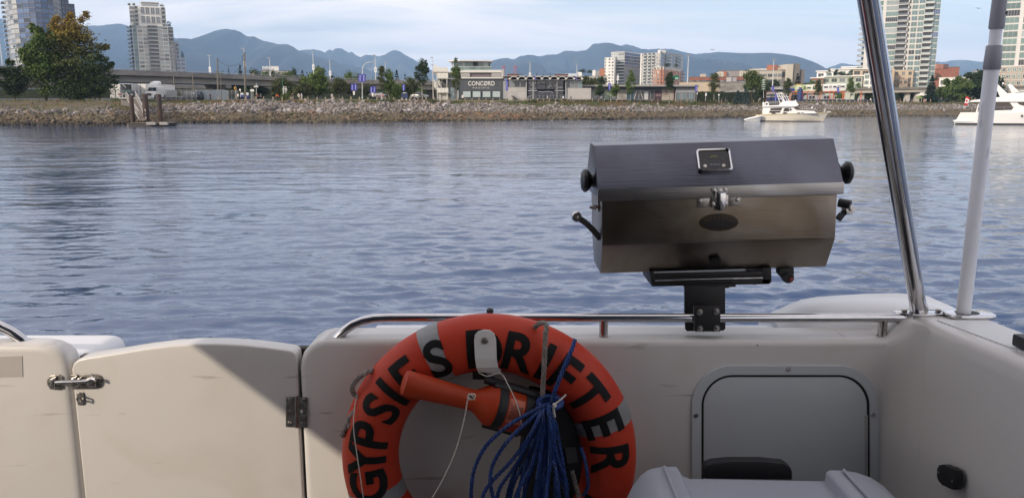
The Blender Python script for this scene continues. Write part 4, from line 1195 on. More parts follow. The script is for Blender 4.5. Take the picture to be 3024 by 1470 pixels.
def train():
 Y = 331.5
 white = mat('train white', (0.72, 0.71, 0.69), 0.35, var=0.03)
 green = mat('train green print', (0.34, 0.42, 0.17), 0.4, scale=0.35, col2=(0.66, 0.67, 0.58), world_pos=True, thr=(0.42, 0.56))
 t = thing('train', 'white train of two cars with a green printed front car on the elevated track', 'train', (X(2420, Y), Y, zpx(267, Y)))
 def car(px0, px1, y0, y1, m, name):
  a, b = X(px0, Y), X(px1, Y); zt0, zt1 = zpx(y0, Y), zpx(y1, Y); zb0, zb1 = zt0 - 2.9, zt1 - 2.9
  rings = []
  for k, (u_, sh) in enumerate(((0, 0.86), (0.02, 0.97), (0.06, 1), (0.95, 1), (0.985, 0.97), (1, 0.84))):
   x = a + (b - a) * u_; zt = zt0 + (zt1 - zt0) * u_; zb = zb0 + (zb1 - zb0) * u_; c = (zt + zb) / 2; h = (zt - zb) / 2 * sh
   rings.append([(x, Y, c - h), (x, Y - 0.05, c + h * 0.6), (x, Y + 0.3, c + h), (x, Y + 2.2, c + h), (x, Y + 2.5, c + h * 0.6), (x, Y + 2.5, c - h)])
  body = MB().loft(rings).build(name, m, t)
  return a, b, zt0, zt1
 def pane(u0, u1, za, h, car_, m):
  a, b, z0, z1 = car_
  x0, x1 = a + (b - a) * u0, a + (b - a) * u1; z = z0 + (z1 - z0) * u0 + za
  return MB().span((x0, Y - 0.1, z - h), (x1, Y + 0.05, z)).build('window', m, t)
 c1 = car(2348, 2424, 252.2, 249.6, green, 'car_body'); c2 = car(2425, 2495, 249.5, 247.2, white, 'car_body')
 for u0, u1 in ((0.12, 0.24), (0.44, 0.57), (0.80, 0.92)): pane(u0, u1, -0.95, 0.6, c1, g_dark)
 for u0, u1 in ((0.30, 0.325), (0.345, 0.37), (0.66, 0.69)): pane(u0, u1, -0.6, 1.3, c1, g_dark)
 for u0, u1 in ((0.08, 0.24), (0.46, 0.60), (0.80, 0.94)): pane(u0, u1, -0.85, 0.65, c2, g_dark)
 for u0, u1 in ((0.31, 0.335), (0.36, 0.385), (0.69, 0.715), (0.745, 0.77)): pane(u0, u1, -0.6, 1.1, c2, g_dark)
 MB().span((X(2352, Y), Y + 0.8, zpx(251.5, Y)), (X(2365, Y), Y + 2, zpx(248.5, Y))).build('roof_unit', mat('yellow unit', (0.55, 0.30, 0.07), 0.6), t)
train()
def plaza():
 Y = 318.0
 og = mat('orange steel', (0.52, 0.13, 0.05), 0.55, var=0.1)
 t = thing('orange_frame', 'orange steel pergola frame standing before the elevated train', 'pergola', G(2420, Y))
 for a, b, c, d in ((2332, 2494, 269.8, 272.6),): pbox(t, 'beam', a, b, c, d, Y, 0.6, og)
 pbox(t, 'beam', 2333, 2360, 277, 278.4, Y - 1, 0.4, og)
 for a, top in ((2332, 270), (2369.5, 270), (2383, 273), (2420, 273), (2449, 268), (2460, 273), (2487, 270), (2491, 270), (2541, 268)): pbox(t, 'post', a, a + 1.7, top, 303.5, Y - 0.7, 0.4, og)
 t2 = thing('orange_frame', 'orange edged end frame of the shop wall behind the flybridge boat', 'pergola', G(2262, Y))
 pbox(t2, 'post', 2259.5, 2262, 262, 300, Y, 0.5, og); pbox(t2, 'beam', 2258, 2290, 271.5, 273, Y - 0.2, 0.5, og)
 s = thing('kiosk_building', 'blue and grey banded kiosk building behind the flybridge boat', 'building', G(2300, Y + 3))
 for k, (c, d, m) in enumerate(((262, 271, g_dark), (273, 279, panel_wall), (279, 284, g_dark), (284, 288, panel_wall), (288, 300, mat('navy wall', (0.03, 0.045, 0.14), 0.6)))):
  pbox(s, 'band', 2262, 2330, c + 0.02, d - 0.02, Y + 3, 6, m)
 pbox(s, 'awning', 2280, 2310, 262.5, 264, Y + 0.5, 2.5, metal_white); pbox(s, 'sign', 2322, 2345, 262, 271, Y + 2, 0.4, mat('royal blue', (0.03, 0.05, 0.26), 0.5))
 b = thing('shop_building', 'pale shop row with dark windows under the elevated train', 'building', G(2430, Y + 8))
 pbox(b, 'wall', 2385, 2470, 281, 303, Y + 8, 4, panel_wall)
 for a in (2389, 2398, 2432, 2441): pbox(b, 'window', a, a + 7, 284, 292, Y + 7.9, 0.2, g_dark)
 n = thing('tarpaulin_fence', 'blue mesh covered fence along the plaza behind the walkers', 'fence', G(2500, 312))
 for k in range(24):
  a = 2362 + k * 11.5
  if a > 2640: break
  MB().span((X(a, 312), 312, gz(X(a, 312), 312)), (X(a + 11.2, 312), 312.06, zpx(294.5, 312))).build('panel', mat('blue mesh', (0.018, 0.032, 0.065), 0.8, var=0.35, scale=0.7, world_pos=True), n)
 for a, m, lab in ((2360, 'charcoal pillar', 'dark blue round advertising pillar among the orange posts'),):
  q = thing('advertising_pillar', lab, 'pillar', G(a, 314))
  MB().lathe([(1.0, 0), (1.0, 4.2), (1.15, 4.25), (1.15, 4.5), (0.2, 4.9)], G(a, 314)).build('drum', mat('navy wall', (0, 0, 0)), q)
 m_ = thing('market_canopy', 'bright green garden umbrella standing by the walkers near the trees', 'umbrella', G(2711, 316))
 p = G(2711, 316); MB().lathe([(1.9, 1.7), (0.1, 2.7)], p, n=10).build('canopy', mat('lime cloth', (0.16, 0.22, 0.06), 0.8), m_); MB().tube([p, p + Vector((0, 0, 2.6))], 0.05).build('pole', metal_white, m_)
 m_ = thing('market_canopy', 'cream garden umbrella open beside a pier of the guideway', 'umbrella', G(2719, 326))
 p = G(2719, 326); MB().lathe([(2.4, 2.6), (2.3, 2.9), (0.1, 3.7)], p, n=10).build('canopy', mat('cream cloth', (0.62, 0.60, 0.55), 0.8), m_); MB().tube([p, p + Vector((0, 0, 3.5))], 0.06).build('pole', metal_white, m_)
plaza()
red = mat('red lattice', (0.50, 0.09, 0.10), 0.6)
for px, lab in ((1486, 'red lattice crane tower standing beside the dark sign building'), (1521, 'red lattice crane tower rising over a rusty roof by the pavilion')):
 Y = 520; t = thing('crane_tower', lab, 'crane', G(px, Y))
 x = X(px, Y); z0, z1 = gz(x, Y), zpx(196, Y); mb = MB()
 for sx in (-0.75, 0.75):
  for sy in (0, 1.5): mb.tube([(x + sx, Y + sy, z0), (x + sx, Y + sy, z1)], 0.11, 4)
 mb.build('mast', red, t); lt = MB(); k = 0; z = z0
 while z < z1 - 1.6: lt.tube([(x - 0.75, Y, z), (x + 0.75, Y, z + 1.6)] if k % 2 else [(x + 0.75, Y, z), (x - 0.75, Y, z + 1.6)], 0.09, 4); z += 1.6; k += 1
 lt.build('lattice', red, t)
 MB().span((x - 1.0, Y - 0.2, z1 - 0.5), (x + 1.4, Y + 1.6, z1)).build('cab', red, t)
for a, b, lab in ((1498, 1532, 'rusty red low roof seen above the left end of the pavilion canopy'), (1637, 1676, 'rusty red roof strip showing above the right end of the pavilion canopy')):
 t, f, z = low('rusty_roof_building', lab, a, b, 420, 220.5, mat('rusty metal', (0.16, 0.055, 0.05), 0.8))
# trees
def leaf_mat(name, c1, c2, tint=None):
 m = mat(name, c1, 0.75, var=0.3, scale=0.55, col2=c2, rnd=0.14, spec=0.25)
 n, l = m.node_tree.nodes, m.node_tree.links
 b = n['Principled BSDF']
 b.inputs['Transmission Weight'].default_value = 0
 try: b.inputs['Subsurface Weight'].default_value = 0
 except KeyError: pass
 if tint:
  src = b.inputs['Base Color'].links[0].from_socket
  t = n.new('ShaderNodeTexCoord'); s = n.new('ShaderNodeSeparateXYZ'); l.new(t.outputs['Object'], s.inputs[0])
  nz_ = n.new('ShaderNodeTexNoise'); nz_.inputs['Scale'].default_value = 0.7; l.new(t.outputs['Object'], nz_.inputs['Vector'])
  ad = n.new('ShaderNodeMath'); ad.operation = 'MULTIPLY_ADD'; ad.inputs[1].default_value = 5.0
  l.new(nz_.outputs['Fac'], ad.inputs[0]); l.new(s.outputs['Z'], ad.inputs[2])
  mr = n.new('ShaderNodeMapRange'); mr.inputs['From Min'].default_value = tint[1]; mr.inputs['From Max'].default_value = tint[2]
  l.new(ad.outputs[0], mr.inputs['Value'])
  mx = n.new('ShaderNodeMixRGB'); l.new(mr.outputs[0], mx.inputs['Fac']); l.new(src, mx.inputs['Color1'])
  mx.inputs['Color2'].default_value = (*tint[0], 1)
  l.new(mx.outputs[0], b.inputs['Base Color'])
 return m
L_GREEN = leaf_mat('leaf green', (0.050, 0.094, 0.022), (0.118, 0.155, 0.040))
L_DARK = leaf_mat('leaf dark', (0.018, 0.036, 0.013), (0.046, 0.068, 0.022))
L_LIGHT = leaf_mat('leaf light', (0.052, 0.082, 0.022), (0.105, 0.135, 0.038))
L_OLIVE = leaf_mat('leaf olive', (0.045, 0.058, 0.022), (0.085, 0.095, 0.034))
L_TURN = leaf_mat('leaf turning', (0.050, 0.080, 0.022), (0.120, 0.140, 0.042), ((0.21, 0.145, 0.024), 11.0, 16.5))
L_PINE = leaf_mat('needle', (0.010, 0.022, 0.014), (0.022, 0.040, 0.022))
L_SPRUCE = leaf_mat('blue needle', (0.030, 0.052, 0.050), (0.062, 0.088, 0.085))
bark = mat('bark', (0.075, 0.058, 0.042), 0.95, var=0.3, scale=3)
bark_pale = mat('pale bark', (0.22, 0.20, 0.17), 0.9, var=0.25, scale=3)
def crown_points(kind, n, w, h, z0, r):
 if kind == 'conifer':
  k = int(9 + h * 1.2); tiers = np.linspace(0, 1, k) + r.normal(0, 0.012, k)
  t = r.choice(tiers, n); a = r.uniform(0, 6.283, n); nb = 9
  a = np.round(a * nb / 6.283 + t * 3.7) * 6.283 / nb + r.normal(0, 0.13, n)
  q = r.uniform(0.1, 1, n) ** 0.6
  rad = (w / 2) * (1 - t) ** 0.85 * q + 0.08
  return np.stack([rad * np.cos(a), rad * np.sin(a), z0 + t * (h - z0) - rad * 0.22 + r.normal(0, 0.06, n)], -1)
 m = int(min(85, max(12, n / 95)))
 c = []
 while len(c) < m:
  p = r.uniform(-1, 1, 3); d = np.linalg.norm(p)
  if d > 1 or (d < 0.45 and r.uniform() < 0.7): continue
  if kind == 'poplar':
   t = (p[2] + 1) / 2; prof = (math.sin(math.pi * min(1, t * 0.80 + 0.16)) ** 0.7) * (1 if t < 0.75 else 1 - 0.55 * (t - 0.75) / 0.25)
   c.append((p[0] * prof, p[1] * prof, p[2]))
  elif kind == 'airy':
   t = (p[2] + 1) / 2; prof = 1.0 - 0.72 * t
   c.append((p[0] * prof, p[1] * prof, p[2]))
  else:
   t = (p[2] + 1) / 2; prof = 1.0 - 0.28 * max(0, t - 0.5) * 2
   c.append((p[0] * prof, p[1] * prof, p[2]))
 c = np.array(c)
 scale = np.array([w / 2, w / 2, (h - z0) / 2])
 c = c * scale * 0.86
 k = 0
 if n > 5000:
  for _ in range(26):
   d = r.normal(size=3); d /= np.linalg.norm(d)
   if d[2] < -0.3: continue
   for q in (0.92, 1.02, 1.10): c = np.vstack([c, d * scale * q]); k += 1
  m += k
 if kind == 'broad': c += np.array([0.10 * w, 0, 0]) * np.sin(c[:, 2:3] * 1.3 + r.uniform(0, 6))
 sig = (0.098 if kind != 'poplar' else 0.12) * min(w, 9) * r.uniform(0.6, 1.35, m)
 if k: sig[-k:] *= 0.42
 idx = r.integers(0, m, n)
 pts = c[idx] + r.normal(size=(n, 3)) * sig[idx][:, None] * np.array([1, 1, 0.72])
 return pts + np.array([0, 0, (h + z0) / 2])
_tree_n = [0]
def tree(label, px, Y, y_top, wpx, kind='broad', m=None, n=1500, clear=0.12, leaf=None, trunk_m=None, depth_px=None, base=None, group=None, trunk_r=None, name='tree'):
 _tree_n[0] += 1
 r = np.random.default_rng(100 + _tree_n[0])
 b = G(px, Y) if base is None else Vector(base)
 h = zpx(y_top, Y) - b.z; w = wpx / 2337 * Y
 t = thing(name, label, 'tree' if name != 'shrub' else 'shrub', b, 0, group)
 z0 = clear * h
 if n < 5000: n = int(n * 1.5)
 pts = crown_points(kind, n, w, h, z0, r)
 o = leaves('crown', pts, leaf or max(0.26, w * 0.085), m or L_GREEN, r); o.parent = t
 tr = trunk_r or max(0.06, h * 0.016); mb = MB()
 top = h * (0.93 if kind in ('conifer', 'poplar') else 0.72)
 pth = [(0, 0, -0.2)] + [(r.normal(0, 0.018) * h * (k > 1), r.normal(0, 0.018) * h * (k > 1), top * k / 6) for k in range(1, 7)]
 mb.tube(pth, [tr * (1 - 0.85 * k / 6) for k in range(7)], 7)
 if kind != 'conifer' and name != 'shrub':
  for k in range(9 if n > 5000 else 5):
   s = pth[2 + k % 4]; a = r.uniform(0, 6.28); L = w * r.uniform(0.25, 0.42)
   e = (s[0] + math.cos(a) * L, s[1] + math.sin(a) * L, s[2] + L * r.uniform(0.5, 1.2))
   mid = ((s[0] + e[0]) / 2 + r.normal(0, 0.03) * w, (s[1] + e[1]) / 2, (s[2] + e[2]) / 2 - 0.04 * w)
   mb.tube([s, mid, e], [tr * 0.5, tr * 0.32, tr * 0.1], 5)
 mb.build('trunk', trunk_m or bark, t, local=True, smooth=True)
 return t
tree('large dense green deciduous tree, the shorter of the big pair by the water', 139, 148, 82, 106, 'broad', L_GREEN, 13500, 0.05, 0.40, trunk_r=0.30)
tree('tallest shore tree with yellowing orange top, beside the gangway', 242, 150.5, 46, 148, 'broad', L_TURN, 17000, 0.06, 0.40, trunk_r=0.36)
tree('low leafy side tree leaning out from the tallest shore tree over the trailers', 298, 148, 165, 92, 'broad', L_DARK, 7000, 0.05, 0.33)
tree('dark rounded small tree at the far end of the shore clump', 48, 146.5, 180, 74, 'broad', L_DARK, 8000, 0.02, 0.32)
tree('low bushy undergrowth tree under the big yellowing tree', 215, 146.5, 245, 110, 'broad', L_DARK, 8000, 0.02, 0.30)
for a in (
 ('round dark green tree in front of the viaduct beside the pale statue', 838, 190, 233, 72, 'broad', L_OLIVE, 3200, 0.05),
 ('tall dark full tree before the viaduct, crown above the parapet', 938, 192, 221, 72, 'broad', L_GREEN, 3600, 0.15),
 ('smaller tree joined to the dark full tree before the viaduct', 900, 188, 246, 52, 'broad', L_OLIVE, 2400, 0.2),
 ('loose light green tree with thin trunk next to the twin blue banner', 1003, 190, 230, 52, 'broad', L_OLIVE, 2200, 0.25),
 ('low leafy tree behind the curved street lamp', 1036, 196, 246, 38, 'broad', L_OLIVE, 1400, 0.3),
 ('bushy tree behind the twin blue banner lamp', 1086, 198, 244, 40, 'broad', L_OLIVE, 1500, 0.2),
 ('tall thin sparse tree rising beside the white banner pole', 1129, 186, 182, 34, 'airy', L_OLIVE, 1500, 0.22),
 ('taller twin sparse tree with bushy lower crown', 1150, 187, 200, 44, 'airy', L_GREEN, 2000, 0.2),
 ('wide low tree under the thin sparse pair', 1168, 192, 246, 54, 'broad', L_GREEN, 1800, 0.2),
 ('low tree beside the navy kiosk before the viaduct', 1190, 200, 252, 34, 'broad', L_OLIVE, 1100, 0.25),
 ('leafy tree with a pointed top just before the tall poplar', 1214, 194, 226, 46, 'broad', L_OLIVE, 1900, 0.2),
 ('low tree behind the tall dark poplar', 1240, 205, 255, 44, 'broad', L_GREEN, 1400, 0.2),
 ('tall narrow dark poplar standing clear against the mountain', 1248.5, 182, 170, 36, 'poplar', L_DARK, 5200, 0.27),
 ('slim poplar in front of the glass flank of the sign building', 1348, 190, 165, 25, 'poplar', L_GREEN, 2600, 0.20),
): tree(*a, trunk_m=bark_pale)
vt = (
 ('dark pointed conifer above the viaduct rail, left of the tall utility pole', 682, 330, 203, 18, 'conifer', L_PINE, 1200),
 ('broad dark conifer behind the tall utility pole', 716, 330, 196, 30, 'conifer', L_PINE, 1700),
 ('low tree crown peeping over the viaduct rail, first in the row', 655, 335, 213, 40, 'broad', L_GREEN, 900),
 ('rounded tree crown over the viaduct between conifer and cream rooftop', 757, 335, 208, 44, 'broad', L_DARK, 1000),
 ('bright rounded crown below the antenna roof', 786, 335, 209, 44, 'broad', L_GREEN, 1100),
 ('dark crown in front of the white rooftop boxes', 820, 335, 207, 36, 'broad', L_DARK, 1000),
 ('mid green crown over the viaduct right of the white rooftop boxes', 852, 335, 210, 50, 'broad', L_GREEN, 1200),
 ('rounded crown over the viaduct before the second conifer', 876, 335, 208, 38, 'broad', L_DARK, 1000),
 ('dark conifer between rounded crowns over the viaduct', 898, 335, 208, 28, 'conifer', L_PINE, 1300),
 ('tall leafy crown behind the middle white banner', 945, 338, 206, 58, 'broad', L_GREEN, 1500),
 ('small crown behind the last white banner over the viaduct', 985, 340, 218, 32, 'broad', L_DARK, 800),
 ('clumped bright tree crown over the viaduct near the curved street lamp', 1030, 345, 210, 36, 'broad', L_GREEN, 1200),
 ('low crown behind the twin blue banner', 1062, 345, 218, 40, 'broad', L_GREEN, 900),
 ('low dark crown right of the twin blue banner', 1086, 345, 222, 30, 'broad', L_DARK, 800),
 ('spreading dark conifer with drooping tiers on the viaduct skyline', 1174, 345, 210, 32, 'conifer', L_PINE, 1900),
 ('small slender conifer right of the spreading dark conifer', 1198, 345, 218, 18, 'conifer', L_PINE, 1000),
 ('dark low crown showing between poplar and stair tower', 1268, 345, 232, 22, 'broad', L_DARK, 600),
 ('leafy crown under the viaduct by the traffic light', 686, 232, 250, 34, 'broad', L_GREEN, 1000),
 ('leafy crown under the viaduct around the tall utility pole', 728, 236, 248, 40, 'broad', L_GREEN, 1200),
 ('low tree under the viaduct behind the street signs', 768, 240, 256, 40, 'broad', L_DARK, 1000),
)
for a in vt: tree(*a[:3], a[3] - (7 if a[5] == 'broad' and a[2] > 320 else 3), a[4] * (1.35 if a[5] == 'broad' else 1.15), *a[5:], clear=0.12)
for a in (
 ('bushy olive tree between the pavilion and the low wing', 1730, 250, 226, 60, 'broad', L_OLIVE, 2400, 0.2),
 ('wide low olive bush tree over the pavilion end', 1748, 262, 236, 54, 'broad', L_OLIVE, 1800, 0.2),
 ('dark tree beside the white apartment block foot', 1766, 300, 222, 44, 'broad', L_DARK, 1800, 0.2),
 ('small leafy street tree in front of the pale wall panel', 1772, 212, 249, 30, 'broad', L_DARK, 1700, 0.3),
 ('small round tree beside the blue banner on the low wing', 1813, 212, 243, 28, 'broad', L_GREEN, 1500, 0.15),
 ('slim leafy poplar before the petrol blue panel', 1861, 214, 206, 28, 'poplar', L_GREEN, 2400, 0.22),
 ('dark slim poplar standing in front of the orange brick block', 1976, 222, 201, 25, 'poplar', L_DARK, 2800, 0.25),
 ('loose tall tree in front of the long red brick building', 2107, 245, 203, 31, 'poplar', L_OLIVE, 2600, 0.17),
 ('bright full yellow green tree before the beige institution', 2219, 252, 207, 54, 'broad', L_LIGHT, 3000, 0.32),
 ('dark tree half hidden behind the bright yellow green tree', 2245, 262, 226, 40, 'broad', L_DARK, 1800, 0.2),
 ('blue grey spruce, shorter of the pair by the path', 2177, 246, 265, 30, 'conifer', L_SPRUCE, 3000, 0.03),
 ('blue grey spruce, taller of the pair by the path', 2200, 245, 257, 30, 'conifer', L_SPRUCE, 3200, 0.03),
 ('dark tree mass behind the ramp lamp', 2286, 360, 228, 40, 'broad', L_DARK, 1500, 0.2),
 ('dark tree left of the ramp lamp behind the ramp', 2262, 360, 232, 36, 'broad', L_DARK, 1300, 0.2),
 ('olive tree rising in front of the kiosk and the beige wing', 2322, 300, 228, 36, 'airy', L_OLIVE, 1900, 0.2),
 ('dark broad conifer behind the front of the train', 2350, 355, 218, 40, 'conifer', L_PINE, 2000, 0.05),
 ('leafy tree behind the train roof left of the terrace building', 2392, 380, 222, 26, 'broad', L_GREEN, 1200, 0.2),
 ('low tree behind the train roof', 2374, 372, 238, 30, 'broad', L_DARK, 900, 0.2),
 ('loose tree in front of the joint between the train cars', 2412, 300, 226, 30, 'airy', L_OLIVE, 1900, 0.18),
 ('loose tall tree in front of the rear end of the train', 2508, 300, 222, 30, 'airy', L_GREEN, 2100, 0.2),
 ('small tree by the glazed bay under the green tower', 2536, 340, 242, 30, 'broad', L_GREEN, 1300, 0.2),
 ('dark pointed tree between the green tower and the guideway pier', 2745, 310, 224, 46, 'conifer', L_PINE, 3400, 0.04),
 ('broad leafy tree left of the grey white pole', 2818, 312, 232, 72, 'broad', L_GREEN, 3400, 0.08),
 ('tall dark leafy tree just beside the grey white pole', 2880, 318, 214, 80, 'broad', L_DARK, 4200, 0.08),
 ('low leafy tree between the broad tree and the dark pointed tree', 2782, 318, 252, 44, 'broad', L_GREEN, 1600, 0.08),
 ('tree hidden mostly by the grey white pole', 2930, 318, 226, 60, 'broad', L_DARK, 2200, 0.08),
 ('dark foliage tree under the guideway by the market umbrellas', 2672, 336, 268, 50, 'broad', L_DARK, 1200, 0.1),
 ('leafy tree under the guideway behind the blue fence', 2560, 336, 270, 54, 'broad', L_GREEN, 1200, 0.1),
 ('leafy bush tree under the orange frame end', 2475, 326, 274, 30, 'broad', L_GREEN, 900, 0.1),
): tree(*a, trunk_m=bark_pale if a[5] in ('poplar', 'airy') else bark)
def roof_plant(label, px, y_base, y_top, wpx, Y, kind='broad', m=None, n=500):
 b = P(px, y_base, Y)
 if Y >= 600 and px < 600:
  q = WT.pt(px, Y - 600 + 1.2); b = Vector((q.x, q.y, zpx(y_base, 600)))
 tree(label, px, b.y, y_top, wpx, kind, m or L_DARK, n, 0.05, base=b, name='shrub')
for a in (('dark shrub on the white tower terrace, its left corner', 415, 76, 62, 13, 600), ('spiky dark shrub on the white tower terrace, its right corner', 516, 80, 62, 17, 606),
   ('small conifer on the pale blue wing of the white tower', 549, 168, 151, 14, 613, 'conifer', L_PINE), ('round planter bush on the white tower roof edge', 405, 18, 11, 9, 602),
   ('planter bush on the white tower roof beside the penthouse', 421, 18, 10, 10, 603), ('low planter bush on the white tower roof behind the railing', 499, 18, 12, 12, 603)):
 roof_plant(*a)
for a in (('dark tree on the terrace building roof below its top storey', 2466, 224, 205, 24, 428), ('tall thin tree on the terrace building roof', 2447, 224, 200, 14, 427), ('dark bush mass on the terrace building roof edge', 2482, 226, 212, 22, 424),
   ('round dark tree on the terrace roof beside the sandstone block', 2518, 225, 202, 22, 426), ('low planter hedge along the terrace roof', 2500, 228, 219, 26, 421),
   ('planted bush on the cream building roof', 1722, 216, 205, 22, 628), ('second planted bush on the cream building roof beside the white box', 1740, 217, 208, 18, 628),
   ('dark terrace bush on the grey apartment block setback', 1972, 197, 187, 18, 700), ('smaller terrace bush right of the setback bush', 1994, 197, 191, 14, 700),
   ('dark shrub at the foot of the brick warehouse', 2765, 240, 217, 22, 560)):
 roof_plant(*a)
hedge('trimmed low hedge at the foot of the sign building windows', 1348, 1500, 292.5, 224, 1.0, 1600)
hedge('low dark hedge in front of the pavilion terrace', 1562, 1690, 292.5, 219, 1.0, 1400)
hedge('low hedge below the grey panels of the pavilion', 1690, 1760, 293, 221, 0.9, 700)
hedge('tall clipped green hedge beyond the grey box end of the low wing', 2056, 2136, 271, 262, 2.0, 2600, mat('hedge bright', (0.022, 0.045, 0.012), 0.9, scale=1.0, var=0.5, world_pos=True))
hedge('tall clipped dark hedge between the blue spruces and the kiosk', 2134, 2262, 272, 268, 2.0, 3400)
hedge('dark undergrowth bank below the road viaduct', 560, 1290, 262, 300, 3.0, 5200)
hedge('shaded undergrowth behind the parked trailers', 300, 560, 262, 232, 3.0, 2600)
hedge('shaded shrubs under the train guideway', 2530, 3060, 275, 345, 3.0, 3600)
hedge('dark shrubs behind the big shore trees', -200, 330, 262, 215, 3.0, 2600)
for lab, px, Y, yt, w, m in (('grassy pale green shrub clump below the statue', 846, 163.5, 274, 62, L_LIGHT), ('green bush on the bank crest below the low wing', 1949, 211, 304, 28, L_LIGHT), ('smaller green bush on the bank right of the larger one', 1984, 214, 305, 26, L_LIGHT),
       ('low green weeds on the bank below the pavilion steps', 1572, 184, 301, 34, L_OLIVE), ('scrubby green patch on the bank before the cyclists in pale tops', 1150, 158, 299, 46, L_OLIVE), ('scrubby green patch on the bank before the stair tower', 1270, 163, 301, 36, L_OLIVE),
       ('low weeds on the bank beyond the flybridge boat bow', 2585, 272, 306, 40, L_OLIVE), ('low weeds on the bank before the tall clipped hedge', 2090, 225, 304, 60, L_OLIVE)):
 px_s = bank(px, 0.97) if Y < Yc(px) else G(px, Y)
 tree(lab, px, px_s.y, yt, w, 'broad', m, 900, 0.0, 0.24, base=px_s, name='shrub')
# lamps, poles, banners
steel = mat('lamp steel', (0.34, 0.35, 0.36), 0.5, 0.3)
steel_pale = mat('pale lamp steel', (0.55, 0.56, 0.57), 0.5, 0.1)
wood_pole = mat('pole wood', (0.16, 0.145, 0.12), 0.9, var=0.2, scale=2)
lamp_glass = mat('lamp glass', (0.6, 0.6, 0.58), 0.3)
white_cloth = mat('white banner', (0.72, 0.72, 0.72), 0.7, var=0.04)
blue_cloth = mat('blue banner', (0.035, 0.04, 0.30), 0.6, var=0.12, scale=1.0)
def lamp(label, px, y_top, y_base, Y, banner=None, arm=10, two=False, m=None):
 b = P(px, y_base, Y); top = P(px, y_top, Y); top.x = b.x
 t = thing('street_lamp', label, 'lamp', b)
 h = top.z - b.z; r = max(0.075, Y * 0.0004)
 MB().tube([b, Vector((b.x, Y, b.z + h * 0.6)), Vector((b.x, Y, top.z))], [r * 1.5, r * 1.1, r * 0.8], 7).build('pole', m or steel_pale, t)
 k = Y / 2337
 MB().tube([Vector((b.x, Y, top.z - 0.1)), Vector((b.x + arm * k * 0.4, Y, top.z + 0.2))], r * 0.7, 6).build('arm', m or steel_pale, t)
 MB().box((b.x + arm * k * 0.4, Y - 0.1, top.z + 0.15), (max(0.9, 7 * k), 0.5, 0.24)).build('lamp_head', steel, t)
 if two: MB().box((b.x + arm * k * 0.2, Y - 0.1, zpx(y_top + 20, Y)), (max(0.7, 4 * k), 0.4, 0.25)).build('lamp_head', steel, t)
 if banner:
  y0, y1 = banner; w = 6.5 * k
  for s, c in ((1, white_cloth),):
   MB().span((b.x - w * 0.5, Y - 0.16, zpx(y1, Y)), (b.x + w * 0.5, Y - 0.10, zpx(y0, Y))).build('banner', c, t)
  mb = MB(); zc_ = zpx((y0 + y1) / 2, Y); hh = (zpx(y0, Y) - zpx(y1, Y)) * 0.36
  mb.extr([(b.x - w * 0.2, Y - 0.162, zc_), (b.x, Y - 0.162, zc_ - hh), (b.x + w * 0.2, Y - 0.162, zc_), (b.x, Y - 0.162, zc_ + hh)], (0, -0.03, 0)).build('banner_mark', mat('grey print', (0.30, 0.33, 0.42), 0.7), t)
lamp('lamp post on the viaduct at the far end beyond the dark rounded tree', 8, 103, 200, 186, None, -8)
lamp('lamp post on the viaduct beside the white tower with a white banner', 621, 167, 217, 228, (198, 214), 2)
lamp('lamp post behind the tall utility pole with a white banner', 725, 145, 223, 242, (181, 198), -6)
lamp('plain lamp post on the viaduct before the antenna roof', 799, 173, 229, 250, None, -8)
lamp('lamp post on the viaduct with a white banner over the dark full tree', 927, 156, 233, 262, (191, 207), -2)
lamp('lamp post on the viaduct with the lowest white banner', 976, 181, 236, 268, (210, 224), -2)
lamp('lamp post with a white banner right of the curved street lamp', 1110, 165, 240, 275, (199, 214), -6)
lamp('plain lamp post behind the sparse tree pair', 1139, 187, 241, 280, None, 6)
lamp('tall plain lamp beside the stair tower roof, carrying two heads', 1279, 172, 242, 284, None, -8, True)
lamp('lamp post with white banner behind the pavilion roof', 1565, 185, 226, 300, (215, 226), -6)
lamp('lamp post behind the pavilion with a double head', 1703, 189, 232, 300, None, -8, True)
lamp('lamp post with a white banner before the white apartment block', 1824, 222, 252, 300, (224, 238), 0)
for lab, px, yt, yb, Y in (('tall floodlight mast with crossed heads beside the dark brick wing', 2030, 164, 246, 330), ('tall floodlight mast with crossed heads before the beige institution', 2281, 177, 257, 345)):
 b, tp = P(px, yb, Y), P(px, yt, Y); tp.x = b.x
 t = thing('floodlight_mast', lab, 'lamp', b)
 MB().tube([b, tp], [0.22, 0.12], 8).build('pole', steel_pale, t)
 MB().box(tp, (1.5, 0.2, 0.15)).build('cross_arm', steel, t)
 for q in (-0.7, -0.25, 0.25, 0.7): MB().box((tp.x + q, Y - 0.2, tp.z + (0.28 if abs(q) < 0.5 else -0.18)), (0.42, 0.4, 0.3)).build('floodlight', steel, t)
def upole(label, px0, y0, px1, y1, Y, r=0.17):
 b, tp = P(px1, y1, Y), P(px0, y0, Y)
 t = thing('utility_pole', label, 'pole', b)
 MB().tube([b, tp], [r, r * 0.75], 8).build('pole', wood_pole, t)
 return t, tp
t, a1 = upole('tallest weathered utility pole with a loop of cable near its top', 722, 155, 725, 292, 182, 0.24)
MB().tube([P(722, 164, 182), P(717, 165, 182), P(714, 170, 182), P(717, 177, 182), P(722, 178, 182)], 0.06, 5).build('cable_loop', metal_dark, t)
t2, a2 = upole('grey utility pole right of the pale container', 642, 172, 643.5, 268, 182, 0.20)
upole('utility pole beside the parked dark car', 568.5, 215, 572, 268, 190); upole('thin utility pole behind the grey flatbed trailer', 512.5, 224, 515, 266, 192)
upole('short dark pole standing in front of the container', 651, 227, 655, 297, 164, 0.09)
